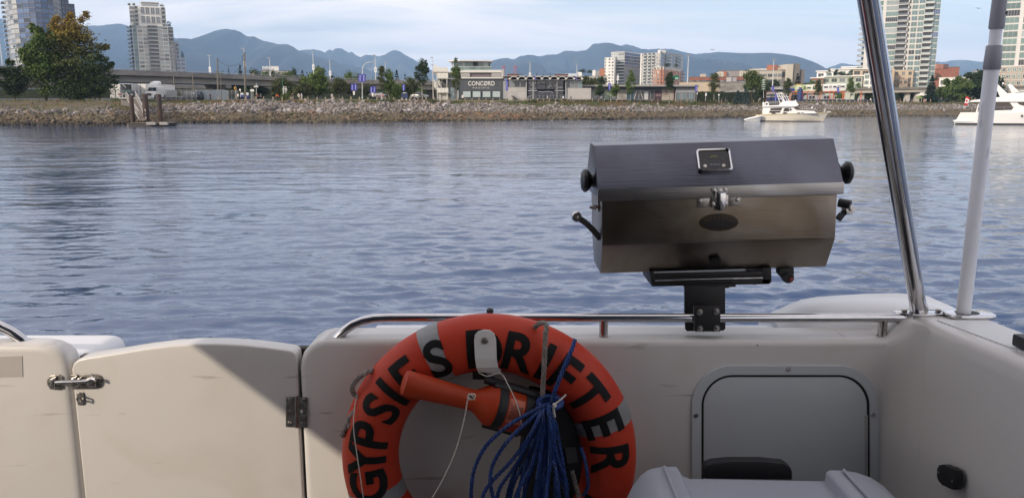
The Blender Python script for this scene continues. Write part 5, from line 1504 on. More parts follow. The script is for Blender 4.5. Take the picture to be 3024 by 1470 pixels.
for lab, A, B, sag in (('sagging string of lights between the two tall utility poles', (643, 176), (721, 176), 19), ('black cable from the utility pole toward the viaduct', (722, 180), (690, 216), 4), ('cable sagging under the viaduct girder', (463, 233), (500, 234), 9)):
 pts = [P(A[0] + (B[0] - A[0]) * k / 12, A[1] + (B[1] - A[1]) * k / 12 + sag * 4 * (k / 12) * (1 - k / 12), 182) for k in range(13)]
 tag(MB().tube(pts, 0.035, 4).build('cable', metal_dark), lab, 'cable')
def banner_post(label, px, y0, y1, w, Y, y_top=None, y_base=297, twin=False, m=None, tilt=0):
 b = P(px, y_base, Y)
 t = thing('banner_post', label, 'banner', b); k = Y / 2337
 MB().tube([b, P(px, y_top or y0 - 3, Y)], 0.055, 6).build('pole', m or metal_dark, t)
 for s in ((-1, 1) if twin else (0,)):
  c = px + s * w * 0.56; bw = w * 0.5
  A = [P(c - bw + tilt * 0.3, y1, Y - 0.1), P(c + bw + tilt * 0.3, y1, Y - 0.1), P(c + bw - tilt * 0.3, y0, Y - 0.1), P(c - bw - tilt * 0.3, y0, Y - 0.1)]
  MB().extr(A, (0, 0.04, 0)).build('banner', blue_cloth, t)
  mk = MB().extr([P(c - bw * 0.25 + tilt * 0.2, y1 - 2, Y - 0.125), P(c + bw * 0.2 + tilt * 0.2, y1 - 2, Y - 0.125), P(c + bw * 0.2 - tilt * 0.2, y0 + 3, Y - 0.125), P(c - bw * 0.25 - tilt * 0.2, y0 + 3, Y - 0.125)], (0, 0.02, 0)); mk.build('lettering_stripe', mat('pale lettering', (0.35, 0.36, 0.66), 0.7), t)
 return t
banner_post('twin blue banners hanging on the curved street lamp pole', 1069, 219, 242, 10, 175, 240, 285, True, steel)
tl = thing('street_lamp', 'tall street lamp with a long curved arm carrying blue banners', 'lamp', P(1070, 293, 175.3))
MB().tube([P(1070, 293, 175.3), P(1070, 225, 175.3), P(1070.5, 205, 175.3), P(1074, 193, 175.3), P(1081, 187, 175.3), P(1092, 184, 175.3), P(1103, 183.3, 175.3)], [0.13, 0.10, 0.09, 0.08, 0.07, 0.06, 0.06], 7).build('pole', steel_pale, tl)
MB().box(P(1101, 184, 175.3), (0.7, 0.25, 0.14)).build('lamp_head', steel, tl)
banner_post('blue banners on a black post left of the curved street lamp', 1045, 248, 268, 8.5, 178, 240, 285, True)
banner_post('blue banners on a leaning black post right of the curved street lamp', 1101, 256, 275, 8, 178, 228, 290, True)
banner_post('single blue banner over the navy kiosk', 1192, 249, 269, 8, 186, 245, 290)
banner_post('blue banner between the sign building and the pavilion steps', 1497, 238, 268, 7, 214, 236, 297)
banner_post('blue banner in front of the lime glass panels', 1800, 246, 268, 7.5, 214, 241, 297)
banner_post('blue banner at the grey box end of the low wing', 2056, 252, 272, 7, 226, 250, 297)
banner_post('blue banner above the deck of the flybridge boat', 2283, 254, 273, 7, 300, 252, 296, tilt=2)
banner_post('leaning blue feather flag behind the flybridge boat', 2291, 274, 302, 6, 300, 272, 303, tilt=-4)
banner_post('blue banner before the rear end of the train', 2475, 258, 275, 7, 300, 250, 303, tilt=2)
banner_post('blue banner at the foot of the green tower', 2637, 259, 277, 6.5, 300, 256, 303)
for px, y0 in ((1045, 270.5), (1100, 275)):
 t = thing('hanging_planter', 'small white tapered planter under the ' + ('black post banners left of the curved lamp' if px < 1060 else 'leaning banner post'), 'planter', P(px, y0 + 10, 177.6))
 MB().extr([P(px - 2.8, y0, 177.6), P(px + 2.8, y0, 177.6), P(px + 1.8, y0 + 10.5, 177.6), P(px - 1.8, y0 + 10.5, 177.6)], (0, 0.35, 0)).build('pot', bright_wall, t)
 pbox(t, 'rim', px - 3.2, px + 3.2, y0 - 1, y0, 177.5, 0.5, bright_wall)
t = thing('kiosk', 'navy blue box kiosk with a white roof line under the trees', 'kiosk', G(1194, 186))
pbox(t, 'body', 1186, 1203, 275, 290.5, 186, 1.4, mat('navy wall', (0, 0, 0))); pbox(t, 'roof', 1190, 1200, 274, 275.6, 185.8, 1.6, bright_wall); pbox(t, 'foot', 1187, 1190, 290.6, 296, 186.2, 0.4, bright_wall); pbox(t, 'foot', 1198, 1201, 290.6, 296, 186.2, 0.4, bright_wall)
t = thing('highway_sign', 'green highway sign with white symbols in front of the orange brick block', 'sign', P(1988, 250, 300))
pbox(t, 'board', 1983, 2002, 225, 236, 300, 0.15, mat('sign green', (0.0, 0.16, 0.09), 0.5)); pbox(t, 'post', 1988, 1989.3, 227, 250, 300.3, 0.2, steel)
for a in (1991.5, 1996): pbox(t, 'sign_mark', a, a + 3, 230, 234, 299.9, 0.05, bright_wall)
pbox(t, 'small_board', 1992, 2000, 222.5, 224.7, 300, 0.12, mat('sign green', (0, 0, 0)))
for lab, px, y0, y1, kind in (('yellow traffic signal under the viaduct beside the fence', 696.5, 256, 290, 'signal'), ('white arrow shaped street sign on a thin post', 742, 264, 296, 'arrow'), ('white round headed street sign post', 747, 266, 299, 'round'), ('white square street sign near the fence end', 710.5, 263, 288, 'square'), ('pair of round white lamps on a post under the viaduct', 757, 247, 292, 'lamps'),
       ('green painted thin post beside the pale statue', 834, 229, 283, 'plain'), ('white sign post before the clipped hedge', 2057, 274, 300, 'square'), ('tall thin path sign by the clipped hedge, square headed', 2084, 275, 300, 'square2'), ('round headed path sign by the loose tall tree', 2123, 279, 303, 'round'), ('pale leafy lamp tree post by the ramp', 2255, 236, 290, 'tiered')):
 Y = 178 if px < 1000 else 236; b = P(px, y1, Y)
 t = thing('sign_post' if kind not in ('signal', 'lamps') else ('traffic_light' if kind == 'signal' else 'street_lamp'), lab, 'traffic light' if kind == 'signal' else ('lamp' if kind == 'lamps' else 'sign'), b)
 MB().tube([b, P(px, y0, Y)], 0.055, 6).build('post', mat('post green', (0.03, 0.16, 0.09), 0.6) if kind == 'plain' else steel_pale, t)
 hd = bright_wall
 if kind == 'signal':
  pbox(t, 'housing', 693.8, 696, 256.5, 264, Y - 0.2, 0.3, mat('signal yellow', (0.60, 0.30, 0.02), 0.5)); pbox(t, 'housing', 697, 699.5, 258, 266, Y - 0.15, 0.3, mat('signal yellow', (0, 0, 0)))
  for k in range(3): pbox(t, 'lens', 697.6, 699, 258.6 + k * 2.4, 260.4 + k * 2.4, Y - 0.2, 0.08, metal_dark)
 elif kind == 'arrow': MB().extr([P(737.5, 268, Y), P(742, 263, Y), P(747, 268, Y), P(742, 272, Y)], (0, 0.06, 0)).build('board', hd, t)
 elif kind == 'round': MB().lathe([(0.0, 0), (0.26, 0), (0.26, 0.06), (0, 0.06)], P(px, y0 + 1.5, Y - 0.12), (0, 1, 0), 12).build('board', hd, t)
 elif kind == 'tiered':
  for k in range(5): MB().lathe([(0.1, 0), (0.9 - 0.1 * abs(k - 2), 0.15), (0.1, 0.5)], P(px, 240 + k * 6.5, Y), n=8).build('tier', mat('verdigris', (0.34, 0.42, 0.34), 0.7), t)
 elif kind == 'lamps':
  for q in (753.5, 760): MB().lathe([(0.0, -0.25), (0.22, -0.1), (0.25, 0.1), (0.0, 0.28)], P(q, 257, Y), n=10).build('globe', lamp_glass, t)
 elif kind in ('square', 'square2'): pbox(t, 'board', px - 2.2, px + 2.2, y0, y0 + (9 if kind == 'square2' else 6), Y - 0.1, 0.06, hd)
# path posts
post_me = MB().lathe([(0.12, -0.1), (0.12, 0.82), (0.10, 0.90), (0.0, 0.92)], (0, 0, 0), n=8).mesh('path_post', mat('weathered post', (0.26, 0.215, 0.155), 0.9, var=0.25, scale=3, rnd=0.2))
marks = [(640, 760, 'the tall utility pole'), (760, 900, 'the pale statue'), (900, 1040, 'the dark full tree'), (1040, 1160, 'the blue banners and curved lamp'), (1160, 1275, 'the navy kiosk and dark poplar'), (1275, 1358, 'the open stair tower'), (1358, 1490, 'the big lettered sign wall'),
   (1490, 1560, 'the pavilion steps'), (1560, 1680, 'the dark pavilion glazing'), (1680, 1780, 'the pale pavilion wall panels'), (1780, 1870, 'the mural panel and lime glass'), (1870, 1960, 'the dark glazed doors of the low wing'), (1960, 2055, 'the grey box end of the low wing'), (2055, 2165, 'the bright clipped hedge'), (2165, 2260, 'the blue spruces'),
   (2260, 2380, 'the flybridge boat'), (2380, 2500, 'the orange posts and train'), (2500, 2600, 'the blue mesh fence'), (2600, 2720, 'the market umbrellas')]
cnt = {}
px = 648.0
while px < 2715:
 lm = next(m for a, b, m in marks if a <= px < b)
 cnt[lm] = cnt.get(lm, 0) + 1; k = cnt[lm]
 Y = Yc(px) + 0.9; p = G(px + random.uniform(-1, 1), Y)
 if not (2290 < px < 2380):
  o = bpy.data.objects.new('path_post', post_me); COL.objects.link(o); o.location = p
  o.scale = (1.15, 1.15, random.uniform(0.92, 1.08))
  tag(o, 'path post before %s, %s from the left' % (lm, ORD[k - 1] if k <= 12 else str(k)), 'post', 'wooden posts along the shore path')
 px += 1.0 * interp(px, [640, 1250, 1500, 2060, 2400, 2700], [27, 24, 18.5, 17, 13, 12])
# people
skin_m = mat('skin', (0.42, 0.25, 0.18), 0.6); hair_m = mat('hair', (0.03, 0.022, 0.018), 0.7)
def cloth(c): return mat('cloth %.2f %.2f %.2f' % c, c, 0.85, var=0.1, scale=5)
def body(name, joints, edges, radii, mats, zones):
 me = bpy.data.meshes.new(name)
 me.from_pydata(joints, edges, [])
 o = bpy.data.objects.new(name, me); COL.objects.link(o)
 sk = o.modifiers.new('skin', 'SKIN'); ss = o.modifiers.new('sub', 'SUBSURF'); ss.levels = 1; ss.render_levels = 1
 for i, r_ in enumerate(radii): me.skin_vertices[0].data[i].radius = (r_, r_)
 me.skin_vertices[0].data[0].use_root = True
 dg = bpy.context.evaluated_depsgraph_get()
 m2 = bpy.data.meshes.new_from_object(o.evaluated_get(dg))
 bpy.data.objects.remove(o); bpy.data.meshes.remove(me)
 for m in mats: m2.materials.append(m)
 for p in m2.polygons: p.material_index = zones(p.center); p.use_smooth = True
 m2.name = name
 return m2
EDG = [(0, 1), (1, 2), (2, 3), (3, 4), (2, 5), (5, 6), (6, 7), (2, 8), (8, 9), (9, 10), (0, 11), (11, 12), (12, 13), (13, 14), (0, 15), (15, 16), (16, 17), (17, 18)]
def walker(shirt, pants, hair=None, stride=0.24, kind='walk', short=False, bare=False):
 if kind == 'walk':
  s = stride
  J = [(0, 0, 0.95), (0, 0, 1.18), (0.02, 0, 1.42), (0.03, 0, 1.53), (0.05, 0, 1.66),
    (0.01, -0.19, 1.40), (-0.08, -0.23, 1.14), (0.02 - s * 0.4, -0.22, 0.90), (0.01, 0.19, 1.40), (0.06, 0.23, 1.14), (0.20, 0.22, 0.92),
    (0.0, -0.09, 0.88), (s * 0.7, -0.10, 0.50), (s * 1.1, -0.10, 0.08), (s * 1.1 + 0.14, -0.10, 0.03), (0, 0.09, 0.88), (-s * 0.3, 0.10, 0.50), (-s * 1.3, 0.10, 0.12), (-s * 1.3 + 0.12, 0.10, 0.05)]
  waist, knee, neck = 0.93, 0.48 if short else 0.1, 1.47
 else:
  J = [(-0.20, 0, 0.95), (-0.06, 0, 1.17), (0.14, 0, 1.38), (0.20, 0, 1.47), (0.28, 0, 1.58),
    (0.16, -0.19, 1.36), (0.30, -0.22, 1.12), (0.46, -0.20, 1.02), (0.16, 0.19, 1.36), (0.30, 0.22, 1.12), (0.46, 0.20, 1.02),
    (-0.16, -0.09, 0.90), (0.16, -0.11, 0.72), (0.02, -0.11, 0.30), (0.14, -0.11, 0.24), (-0.16, 0.09, 0.90), (0.14, 0.11, 0.60), (-0.06, 0.11, 0.20), (0.06, 0.11, 0.13)]
  waist, knee, neck = 0.96, 0.5 if short else 0.1, 1.45
 R = [0.135, 0.125, 0.15, 0.055, 0.105, 0.062, 0.048, 0.038, 0.062, 0.048, 0.038, 0.095, 0.068, 0.046, 0.038, 0.095, 0.068, 0.046, 0.038]
 hd = J[4]
 mats = [cloth(shirt), cloth(pants), skin_m, cloth(hair) if hair else hair_m, cloth((0.10, 0.10, 0.11))]
 def zone(c):
  if c.z > neck:
   return 3 if c.z > hd[2] + 0.02 or c.x < hd[0] - 0.03 else 2
  if abs(c.y) > 0.175 and c.z < (1.16 if not bare else 1.6) and c.z > 0.7: return 2
  if c.z < 0.075 and kind == 'walk': return 4
  if c.z < waist: return 1 if c.z > knee else 2
  return 2 if bare else 0
 return body('person', J, EDG, R, mats, zone)
def person(label, px, shirt, pants, face=1, kind='walk', off=3.2, hair=None, h=1.0, short=False, bare=False, Y=None, bike=None, bcol=(0.05, 0.05, 0.06)):
 p = G(px, Y or Yc(px) + off)
 me = walker(shirt, pants, hair, random.uniform(0.16, 0.26), kind, short, bare)
 o = link('person', me); o.location = p + Vector((0, 0, 0.02)); o.scale = (h * face if False else h, h, h)
 rz = 0 if face > 0 else math.pi
 if face == 0: rz = -math.pi / 2
 if face == 2: rz = math.pi / 2
 o.rotation_euler = (0, 0, rz)
 tag(o, label, 'person', None)
 if bike:
  b = thing('bicycle', bike, 'bicycle', p + Vector((0, 0, 0.02)), rz)
  fm = cloth(bcol); tm = mat('tyre', (0.02, 0.02, 0.02), 0.9)
  for x in (-0.52, 0.52):
   c = [(x + 0.33 * math.cos(q), 0, 0.34 + 0.33 * math.sin(q)) for q in [2 * math.pi * k / 16 for k in range(16)]]
   w = MB().tube(c, 0.024, 5, closed=True).build('wheel', tm, b, local=True)
   MB().lathe([(0.0, -0.04), (0.05, -0.04), (0.05, 0.04), (0, 0.04)], (x, 0, 0.34), (0, 1, 0), 8).build('hub', metal_dark, w, local=True)
  MB().tube([(-0.52, 0, 0.34), (-0.12, 0, 0.32), (0.36, 0, 0.78), (-0.2, 0, 0.78), (-0.52, 0, 0.34)], 0.022, 5).tube([(-0.12, 0, 0.32), (-0.22, 0, 0.88)], 0.02, 5).tube([(0.52, 0, 0.34), (0.36, 0, 0.80), (0.36, 0, 0.98)], 0.02, 5).build('frame', fm, b, local=True)
  MB().box((-0.22, 0, 0.90), (0.26, 0.13, 0.05)).build('saddle', metal_dark, b, local=True)
  MB().tube([(0.42, -0.24, 1.0), (0.36, 0, 0.99), (0.42, 0.24, 1.0)], 0.018, 5).build('handlebar', metal_dark, b, local=True)
BLK, NAVY, WHT, GRY = (0.02, 0.02, 0.022), (0.02, 0.025, 0.06), (0.66, 0.65, 0.64), (0.20, 0.20, 0.21)
person('person all in black walking past the pale container', 623, BLK, BLK, 1, off=2.2)
person('person in an orange jacket riding a bicycle by the grassy shrub clump', 822, (0.62, 0.13, 0.02), BLK, -1, 'ride', bike='dark bicycle under the rider in the orange jacket')
person('person in black top with pale shorts walking by the shrub clump', 866, BLK, (0.35, 0.34, 0.32), 0, short=True)
person('person in grey top walking beside the one in white', 884, (0.42, 0.40, 0.40), BLK, 0, off=3.8)
person('person in white top and white cap walking before the dark full tree', 892.5, WHT, (0.45, 0.40, 0.33), -1, hair=(0.7, 0.7, 0.7))
person('person in a white top far back under the dark full tree', 982, (0.40, 0.40, 0.42), GRY, 0, off=14)
for k, (px, lab, sh) in enumerate(((756, 'person in dark clothes standing under the viaduct by the round lamps', BLK), (762, 'person in dark red top under the viaduct', (0.12, 0.03, 0.03)), (772, 'person in grey jacket standing under the viaduct beside a stroller', GRY), (705, 'person in white by the blue white signs under the utility pole', WHT))):
 person(lab, px, sh, BLK if k != 2 else NAVY, 0 if k % 2 else 1, Y=176 + k)
person('person in brown shirt cycling behind the pink topped rider', 1113, (0.16, 0.09, 0.07), BLK, 1, 'ride', bike='black bicycle ridden by the person in the brown shirt')
person('person in white helmet and dark top cycling by the banner post', 1120, (0.12, 0.11, 0.13), (0.10, 0.06, 0.05), 1, 'ride', off=2.4, hair=(0.7, 0.68, 0.64), bike='grey bicycle of the rider in the white helmet', bcol=(0.3, 0.3, 0.32))
person('person in a pink top riding in front of the others', 1129, (0.58, 0.22, 0.20), WHT, 1, 'ride', off=1.9, hair=(0.62, 0.5, 0.45), short=True, bike='pale bicycle of the rider in the pink top', bcol=(0.5, 0.5, 0.5))
person('person in grey top cycling toward the dark poplar', 1226, GRY, BLK, -1, 'ride', hair=(0.6, 0.6, 0.6), bike='dark bicycle by the parked cars left of the stair tower')
person('person in black cycling past the foot of the stair tower', 1286, BLK, BLK, -1, 'ride', bike='black bicycle at the foot of the stair tower')
person('person with long dark hair and white top before the first sign building window', 1367, WHT, BLK, 0, off=3.4)
person('person in a white shirt walking along the pavilion railing', 1617, WHT, BLK, -1, short=True)
person('person in a white t-shirt cycling away before the glazed pavilion', 1663, WHT, BLK, 2, 'ride', short=True, bike='bicycle ridden by the person in the white t-shirt')
person('person in dark grey cycling by the end of the pavilion railing', 1686, (0.10, 0.10, 0.11), GRY, -1, 'ride', bike='pale bicycle near the end of the pavilion railing', bcol=(0.4, 0.4, 0.42))
person('person in black cycling under the small leafy street tree', 1764, BLK, BLK, 1, 'ride', bike='black bicycle under the small leafy street tree')
person('person in a white cap cycling behind the first under the street tree', 1774, (0.34, 0.33, 0.33), BLK, 1, 'ride', hair=(0.7, 0.7, 0.7), bike='grey bicycle second under the small leafy street tree', bcol=(0.3, 0.3, 0.32))
person('person with a bare back jogging before the sandy mural panel', 1983, (0.4, 0.22, 0.17), (0.42, 0.40, 0.38), 1, short=True, bare=True)
person('person in a white top crossing before the grey box end', 2031, WHT, BLK, 0)
person('person in dark top cycling before the clipped hedge', 2134, NAVY, BLK, -1, 'ride', bike='dark bicycle before the clipped hedge')
person('person pushing along beside the dark cyclist with a pale bag', 2141, GRY, (0.4, 0.4, 0.42), -1)
person('person with a bare chest running before the blue spruces', 2183, (0.4, 0.22, 0.17), (0.35, 0.2, 0.15), -1, short=True, bare=True)
person('person in white and black riding before the dark hedge', 2242, WHT, BLK, 1, 'ride', bike='bicycle before the dark hedge by the kiosk')
for px, sh, pa, fc, lab in ((2378, NAVY, BLK, 1, 'person in navy walking by the advertising pillar'), (2410, (0.30, 0.24, 0.5), NAVY, 0, 'person in lilac top before the shop windows'), (2417, (0.2, 0.05, 0.08), BLK, 1, 'person in dark red top beside the lilac one'), (2451, BLK, BLK, -1, 'person in black by the second pair of orange posts'), (2469, WHT, NAVY, 1, 'person in white top and jeans at the plaza'), (2499, (0.5, 0.45, 0.6), NAVY, -1, 'person in pale violet near the end of the train'),
       (2532, WHT, (0.5, 0.3, 0.26), 1, 'person in white top walking beyond the loose tall tree'), (2540, (0.55, 0.28, 0.36), (0.4, 0.22, 0.2), 1, 'person in pink top walking beside the one in white'), (2553, NAVY, BLK, -1, 'person in navy top left of the stainless pole'), (2569, WHT, BLK, 0, 'person in white shirt close to the stainless pole'),
       (2633, WHT, BLK, 0, 'person in white right of the stainless pole'), (2648, BLK, NAVY, 1, 'person in black walking before the sandstone podium'), (2656, (0.35, 0.12, 0.1), BLK, -1, 'person in brick red walking before the podium'), (2672, GRY, BLK, 0, 'person in grey standing among the strollers by the podium'), (2684, (0.4, 0.42, 0.46), NAVY, 1, 'person in pale grey by the guideway pier'), (2690, NAVY, GRY, 0, 'person in navy by the guideway pier'), (2727, (0.60, 0.24, 0.2), (0.6, 0.5, 0.45), 0, 'person in coral top right of the green umbrella'), (2732, WHT, (0.35, 0.2, 0.16), 1, 'person in white right of the coral one'), (2746, (0.35, 0.25, 0.2), (0.3, 0.2, 0.15), -1, 'person in tan standing under the dark pointed tree')):
 person(lab, px, sh, pa, fc, off=random.uniform(3, 6), h=random.uniform(0.95, 1.05))
t = thing('statue', 'pale twin figure statue standing over the grassy shrub clump', 'statue', P(842, 284, 180))
ws = mat('weathered pale stone', (0.45, 0.44, 0.42), 0.8, scale=1.5)
for a, b, c, w in ((838.5, 256, 283, 2.6), (845, 259, 284, 2.0)):
 p, q = P(a, c, 180), P(a - 0.4, b, 180)
 MB().lathe([(w * 0.062, 0), (w * 0.09, 0.5), (w * 0.075, 1.1), (w * 0.12, 1.5), (w * 0.05, 1.75), (w * 0.075, 1.95), (0.02, 2.15)], p, (q - p), 9).build('figure', ws, t, smooth=True)
MB().tube([P(841, 264, 180), P(846, 262, 180), P(848, 268, 179.8)], 0.1, 6).build('arm', ws, t)
t = thing('sign_boards', 'cluster of blue and white boards round the foot of the tallest utility pole', 'sign', P(722, 288, 180))
for a, b, c, d, m in ((711, 720, 275, 287, white_cloth), (712, 719, 280, 287, blue_cloth), (729, 736, 274, 282, white_cloth), (728, 737, 283, 287.5, blue_cloth)): pbox(t, 'board', a, b, c, d, 180 - (0.1 if m is blue_cloth else 0), 0.1, m)
# vehicles and yard things
tyre = mat('tyre', (0, 0, 0)); van_white = mat('truck white', (0.66, 0.66, 0.65), 0.4, var=0.03); chrome = mat('chrome trim', (0.5, 0.5, 0.5), 0.25, 0.9)
def wheel(root, x, y, z, r, w=0.25, axis=(1, 0, 0)):
 ax = Vector(axis)
 o = MB().lathe([(r * 0.5, -w / 2), (r, -w / 2), (r, w / 2), (r * 0.5, w / 2)], (x, y, z), axis, 14).build('wheel', tyre, root)
 MB().lathe([(0.01, -w * 0.51), (r * 0.5, -w * 0.51), (r * 0.5, w * 0.51), (0.01, w * 0.51)], (x, y, z), axis, 10).build('rim', chrome, o)
def semi():
 Y = 160.0; px = 443
 t = thing('semi_truck', 'white tractor truck facing the water with a tall wind deflector', 'truck', G(px, Y))
 b = G(px, Y); x, z = b.x, zpx(292.5, Y)
 W = X(459.5, Y) - X(427, Y)
 k = W / 2.5
 def B(a, c, name, m, bevel=0): return MB().span((x + a[0] * k, Y + a[1], z + a[2] * k), (x + c[0] * k, Y + c[1], z + c[2] * k)).build(name, m, t, bevel=bevel)
 def ring(w, y, z0, z1, c=0.12): return [(x - w * k, y, z + z0 * k), (x - w * k, y, z + (z1 - c) * k), (x - (w - c) * k, y, z + z1 * k), (x + (w - c) * k, y, z + z1 * k), (x + w * k, y, z + (z1 - c) * k), (x + w * k, y, z + z0 * k)]
 MB().loft([ring(1.05, Y + 1.6, 0.55, 1.65), ring(1.18, Y + 1.65, 0.55, 2.75), ring(1.22, Y + 2.0, 0.5, 2.85), ring(1.22, Y + 4.4, 0.5, 2.9)]).build('cab', van_white, t, smooth=True)
 MB().loft([ring(0.86, Y + 0.0, 0.55, 1.30), ring(0.95, Y + 0.1, 0.5, 1.45), ring(1.05, Y + 1.7, 0.5, 1.72)]).build('hood', van_white, t, smooth=True)
 MB().loft([ring(0.95, Y + 2.0, 2.85, 3.05), ring(0.92, Y + 2.4, 2.8, 3.75, 0.3), ring(0.92, Y + 4.2, 2.8, 4.1, 0.3)]).build('wind_deflector', van_white, t, smooth=True)
 B((-0.98, 1.60, 1.78), (-0.03, 1.68, 2.55), 'windscreen', g_dark); B((0.03, 1.60, 1.78), (0.98, 1.68, 2.55), 'windscreen', g_dark)
 B((-0.55, -0.06, 0.72), (0.55, 0.05, 1.25), 'grille', metal_dark)
 for q in range(4): B((-0.56, -0.08, 0.75 + q * 0.13), (0.56, -0.05, 0.80 + q * 0.13), 'grille_bar', chrome)
 B((-1.15, -0.2, 0.30), (1.15, 0.15, 0.58), 'bumper', van_white, 0.05)
 for q in (-0.85, 0.62): B((q, -0.03, 0.80), (q + 0.24, 0.08, 1.0), 'headlight', lamp_glass)
 for q in (-1.45, 1.28): B((q, 1.7, 1.8), (q + 0.17, 1.8, 2.5), 'mirror', van_white)
 for q in (-0.95, 0.95): wheel(t, x + q * k, Y + 0.9, z + 0.5 * k, 0.5 * k); wheel(t, x + q * k, Y + 5.2, z + 0.5 * k, 0.5 * k)
 B((-0.5, 3.8, 0.7), (0.5, 7, 0.95), 'chassis', metal_dark)
semi()
def trailer(label, px0, px1, y0, y1, Y, L=9, skew=0.0, m=None):
 t = thing('box_trailer', label, 'trailer', P((px0 + px1) / 2, y1 + 3, Y))
 a, b = P(px0, y1, Y), P(px1, y1, Y); zt = zpx(y0, Y)
 d = Vector((skew * L, L, 0))
 MB().extr([a, b, (b.x, Y, zt), (a.x, Y, zt)], d).build('box', m or van_white, t)
 w = b.x - a.x
 for q in (0.25, 0.75): MB().span((a.x + w * (q - 0.23), Y - 0.06, a.z + 0.1), (a.x + w * (q + 0.23), Y - 0.005, zt - 0.12)).build('door', m or van_white, t)
 MB().span((a.x, Y - 0.12, a.z - 0.25), (b.x, Y + 0.2, a.z - 0.01)).build('bumper', metal_dark, t)
 for q in (0.18, 0.82): wheel(t, a.x + w * q, Y + 1.6, a.z - 0.35, 0.48)
 for q in (0.47, 0.53): MB().tube([(a.x + w * q, Y - 0.09, a.z + 0.1), (a.x + w * q, Y - 0.09, zt - 0.15)], 0.03, 5).build('lock_bar', chrome, t)
trailer('white box trailer half behind the low side tree, doors closed', 326, 358, 248.5, 290, 165, 9, -0.35)
trailer('white box trailer parked beside the white tractor truck', 401, 434, 249, 290, 168, 9, 0.25)
def yard():
 Y = 163
 t = thing('dump_truck', 'dark truck with a raised open body parked between the white trailers', 'truck', P(377, 293, Y))
 MB().span((X(361, Y), Y, zpx(286, Y)), (X(393, Y), Y + 2.2, zpx(268, Y))).build('cab', mat('dark teal paint', (0.035, 0.055, 0.075), 0.4), t, bevel=0.12)
 pbox(t, 'windscreen', 364.5, 389, 266.5, 273, Y - 0.1, 0.3, g_teal); pbox(t, 'grille', 366, 388, 276.5, 283, Y - 0.12, 0.2, metal_dark)
 for a in (362.5, 388): pbox(t, 'headlight', a, a + 4, 278, 281.5, Y - 0.1, 0.15, lamp_glass)
 pbox(t, 'bumper', 360.5, 394, 285.5, 289, Y - 0.3, 0.5, metal_dark)
 for a in (359.3, 392.3): pbox(t, 'side_board', a, a + 1.6, 249.5, 282, Y + 2.6, 5, mat('pale grey body', (0.45, 0.45, 0.46), 0.5))
 pbox(t, 'roof_board', 360, 393.5, 247.6, 249.4, Y + 2.6, 5, mat('pale grey body', (0, 0, 0)))
 pbox(t, 'body_back', 361, 392, 249.6, 282, Y + 6.8, 0.3, mat('inner dark', (0, 0, 0)))
 MB().tube([P(361, 250, Y + 2.5), P(372, 259, Y + 2.5)], 0.1, 5).build('strut', chrome, t)
 for a in (364, 391): wheel(t, X(a, Y), Y + 1.0, zpx(289.5, Y), 0.45)
 s = thing('warning_sign', 'small red and white board by the head of the gangway', 'sign', P(357, 290, 150)); pbox(s, 'board', 351, 363.5, 276, 281, 150, 0.08, mat('sign red', (0.45, 0.05, 0.05), 0.6)); pbox(s, 'board', 352, 362, 281.2, 284.5, 150, 0.08, bright_wall); pbox(s, 'post', 356, 357.5, 284.5, 292, 150.05, 0.1, steel)
 s = thing('diamond_sign', 'white diamond shaped board standing beside the tractor truck', 'sign', P(434, 292, 158)); MB().extr([P(430, 262, 158), P(434.5, 257, 158), P(439, 262, 158), P(434.5, 267, 158)], (0, 0.08, 0)).build('board', bright_wall, s); MB().tube([P(434.5, 267, 158.1), P(434.5, 292, 158.1)], 0.05, 5).build('post', steel, s)
 t = thing('flatbed_trailer', 'grey stake sided flatbed trailer parked beside the white tractor truck', 'trailer', P(500, 294, 166)); Y = 166
 gm = mat('trailer grey', (0.33, 0.345, 0.36), 0.6, var=0.12)
 for k in range(7): pbox(t, 'stake_panel', 492 + k * 4.6, 496.2 + k * 4.6, 267, 285, Y, 0.12, gm)
 pbox(t, 'head_board', 474, 490, 265, 291, Y, 2.3, mat('pale blue wall', (0, 0, 0))); pbox(t, 'porthole', 479, 486, 271.5, 279.5, Y - 0.05, 0.1, metal_dark)
 pbox(t, 'bed', 490, 526, 285.2, 287.5, Y - 0.1, 2.5, gm); pbox(t, 'under_box', 498, 526, 287.6, 294.5, Y + 0.2, 1.6, metal_dark)
 for a in (494, 520): wheel(t, X(a, Y), Y + 0.2, zpx(293, Y), 0.42, 0.25, (0, 1, 0))
 def car(label, px, y_base, Y, paint, w=1.85, L=4.4, h=1.5, rz=0.0, roof_white=False, suv=True):
  b = P(px, y_base, Y); t = thing('parked_car', label, 'car', b, rz)
  hw = w / 2
  def ring(y, z0, z1, s=1.0, tw=0.82): return [(-hw * s, y, z0), (-hw * s, y, z0 + (z1 - z0) * 0.55), (-hw * s * tw, y, z1), (hw * s * tw, y, z1), (hw * s, y, z0 + (z1 - z0) * 0.55), (hw * s, y, z0)]
  MB().loft([ring(0, 0.35, 0.75, 0.92, 0.95), ring(0.12, 0.25, 0.92, 1, 0.95), ring(1.2, 0.25, 1.02, 1, 0.94), ring(L - 0.2, 0.25, 1.05, 1, 0.94), ring(L, 0.4, 0.95, 0.93, 0.95)]).build('body', paint, t, local=True, smooth=True)
  MB().loft([ring(1.1, 0.98, 1.04, 0.93, 0.95), ring(1.75, 0.98, h, 0.92, 0.78), ring(L - (0.5 if suv else 1.3), 0.98, h, 0.92, 0.78), ring(L - 0.1 if suv else L - 0.6, 0.98, 1.06, 0.92, 0.92)]).build('cabin_glass', g_dark, t, local=True, smooth=True)
  MB().span((-hw * 0.74, 1.72, h - 0.015), (hw * 0.74, L - 0.5 if suv else L - 1.3, h + 0.04)).build('roof', white_cloth if roof_white else paint, t, local=True)
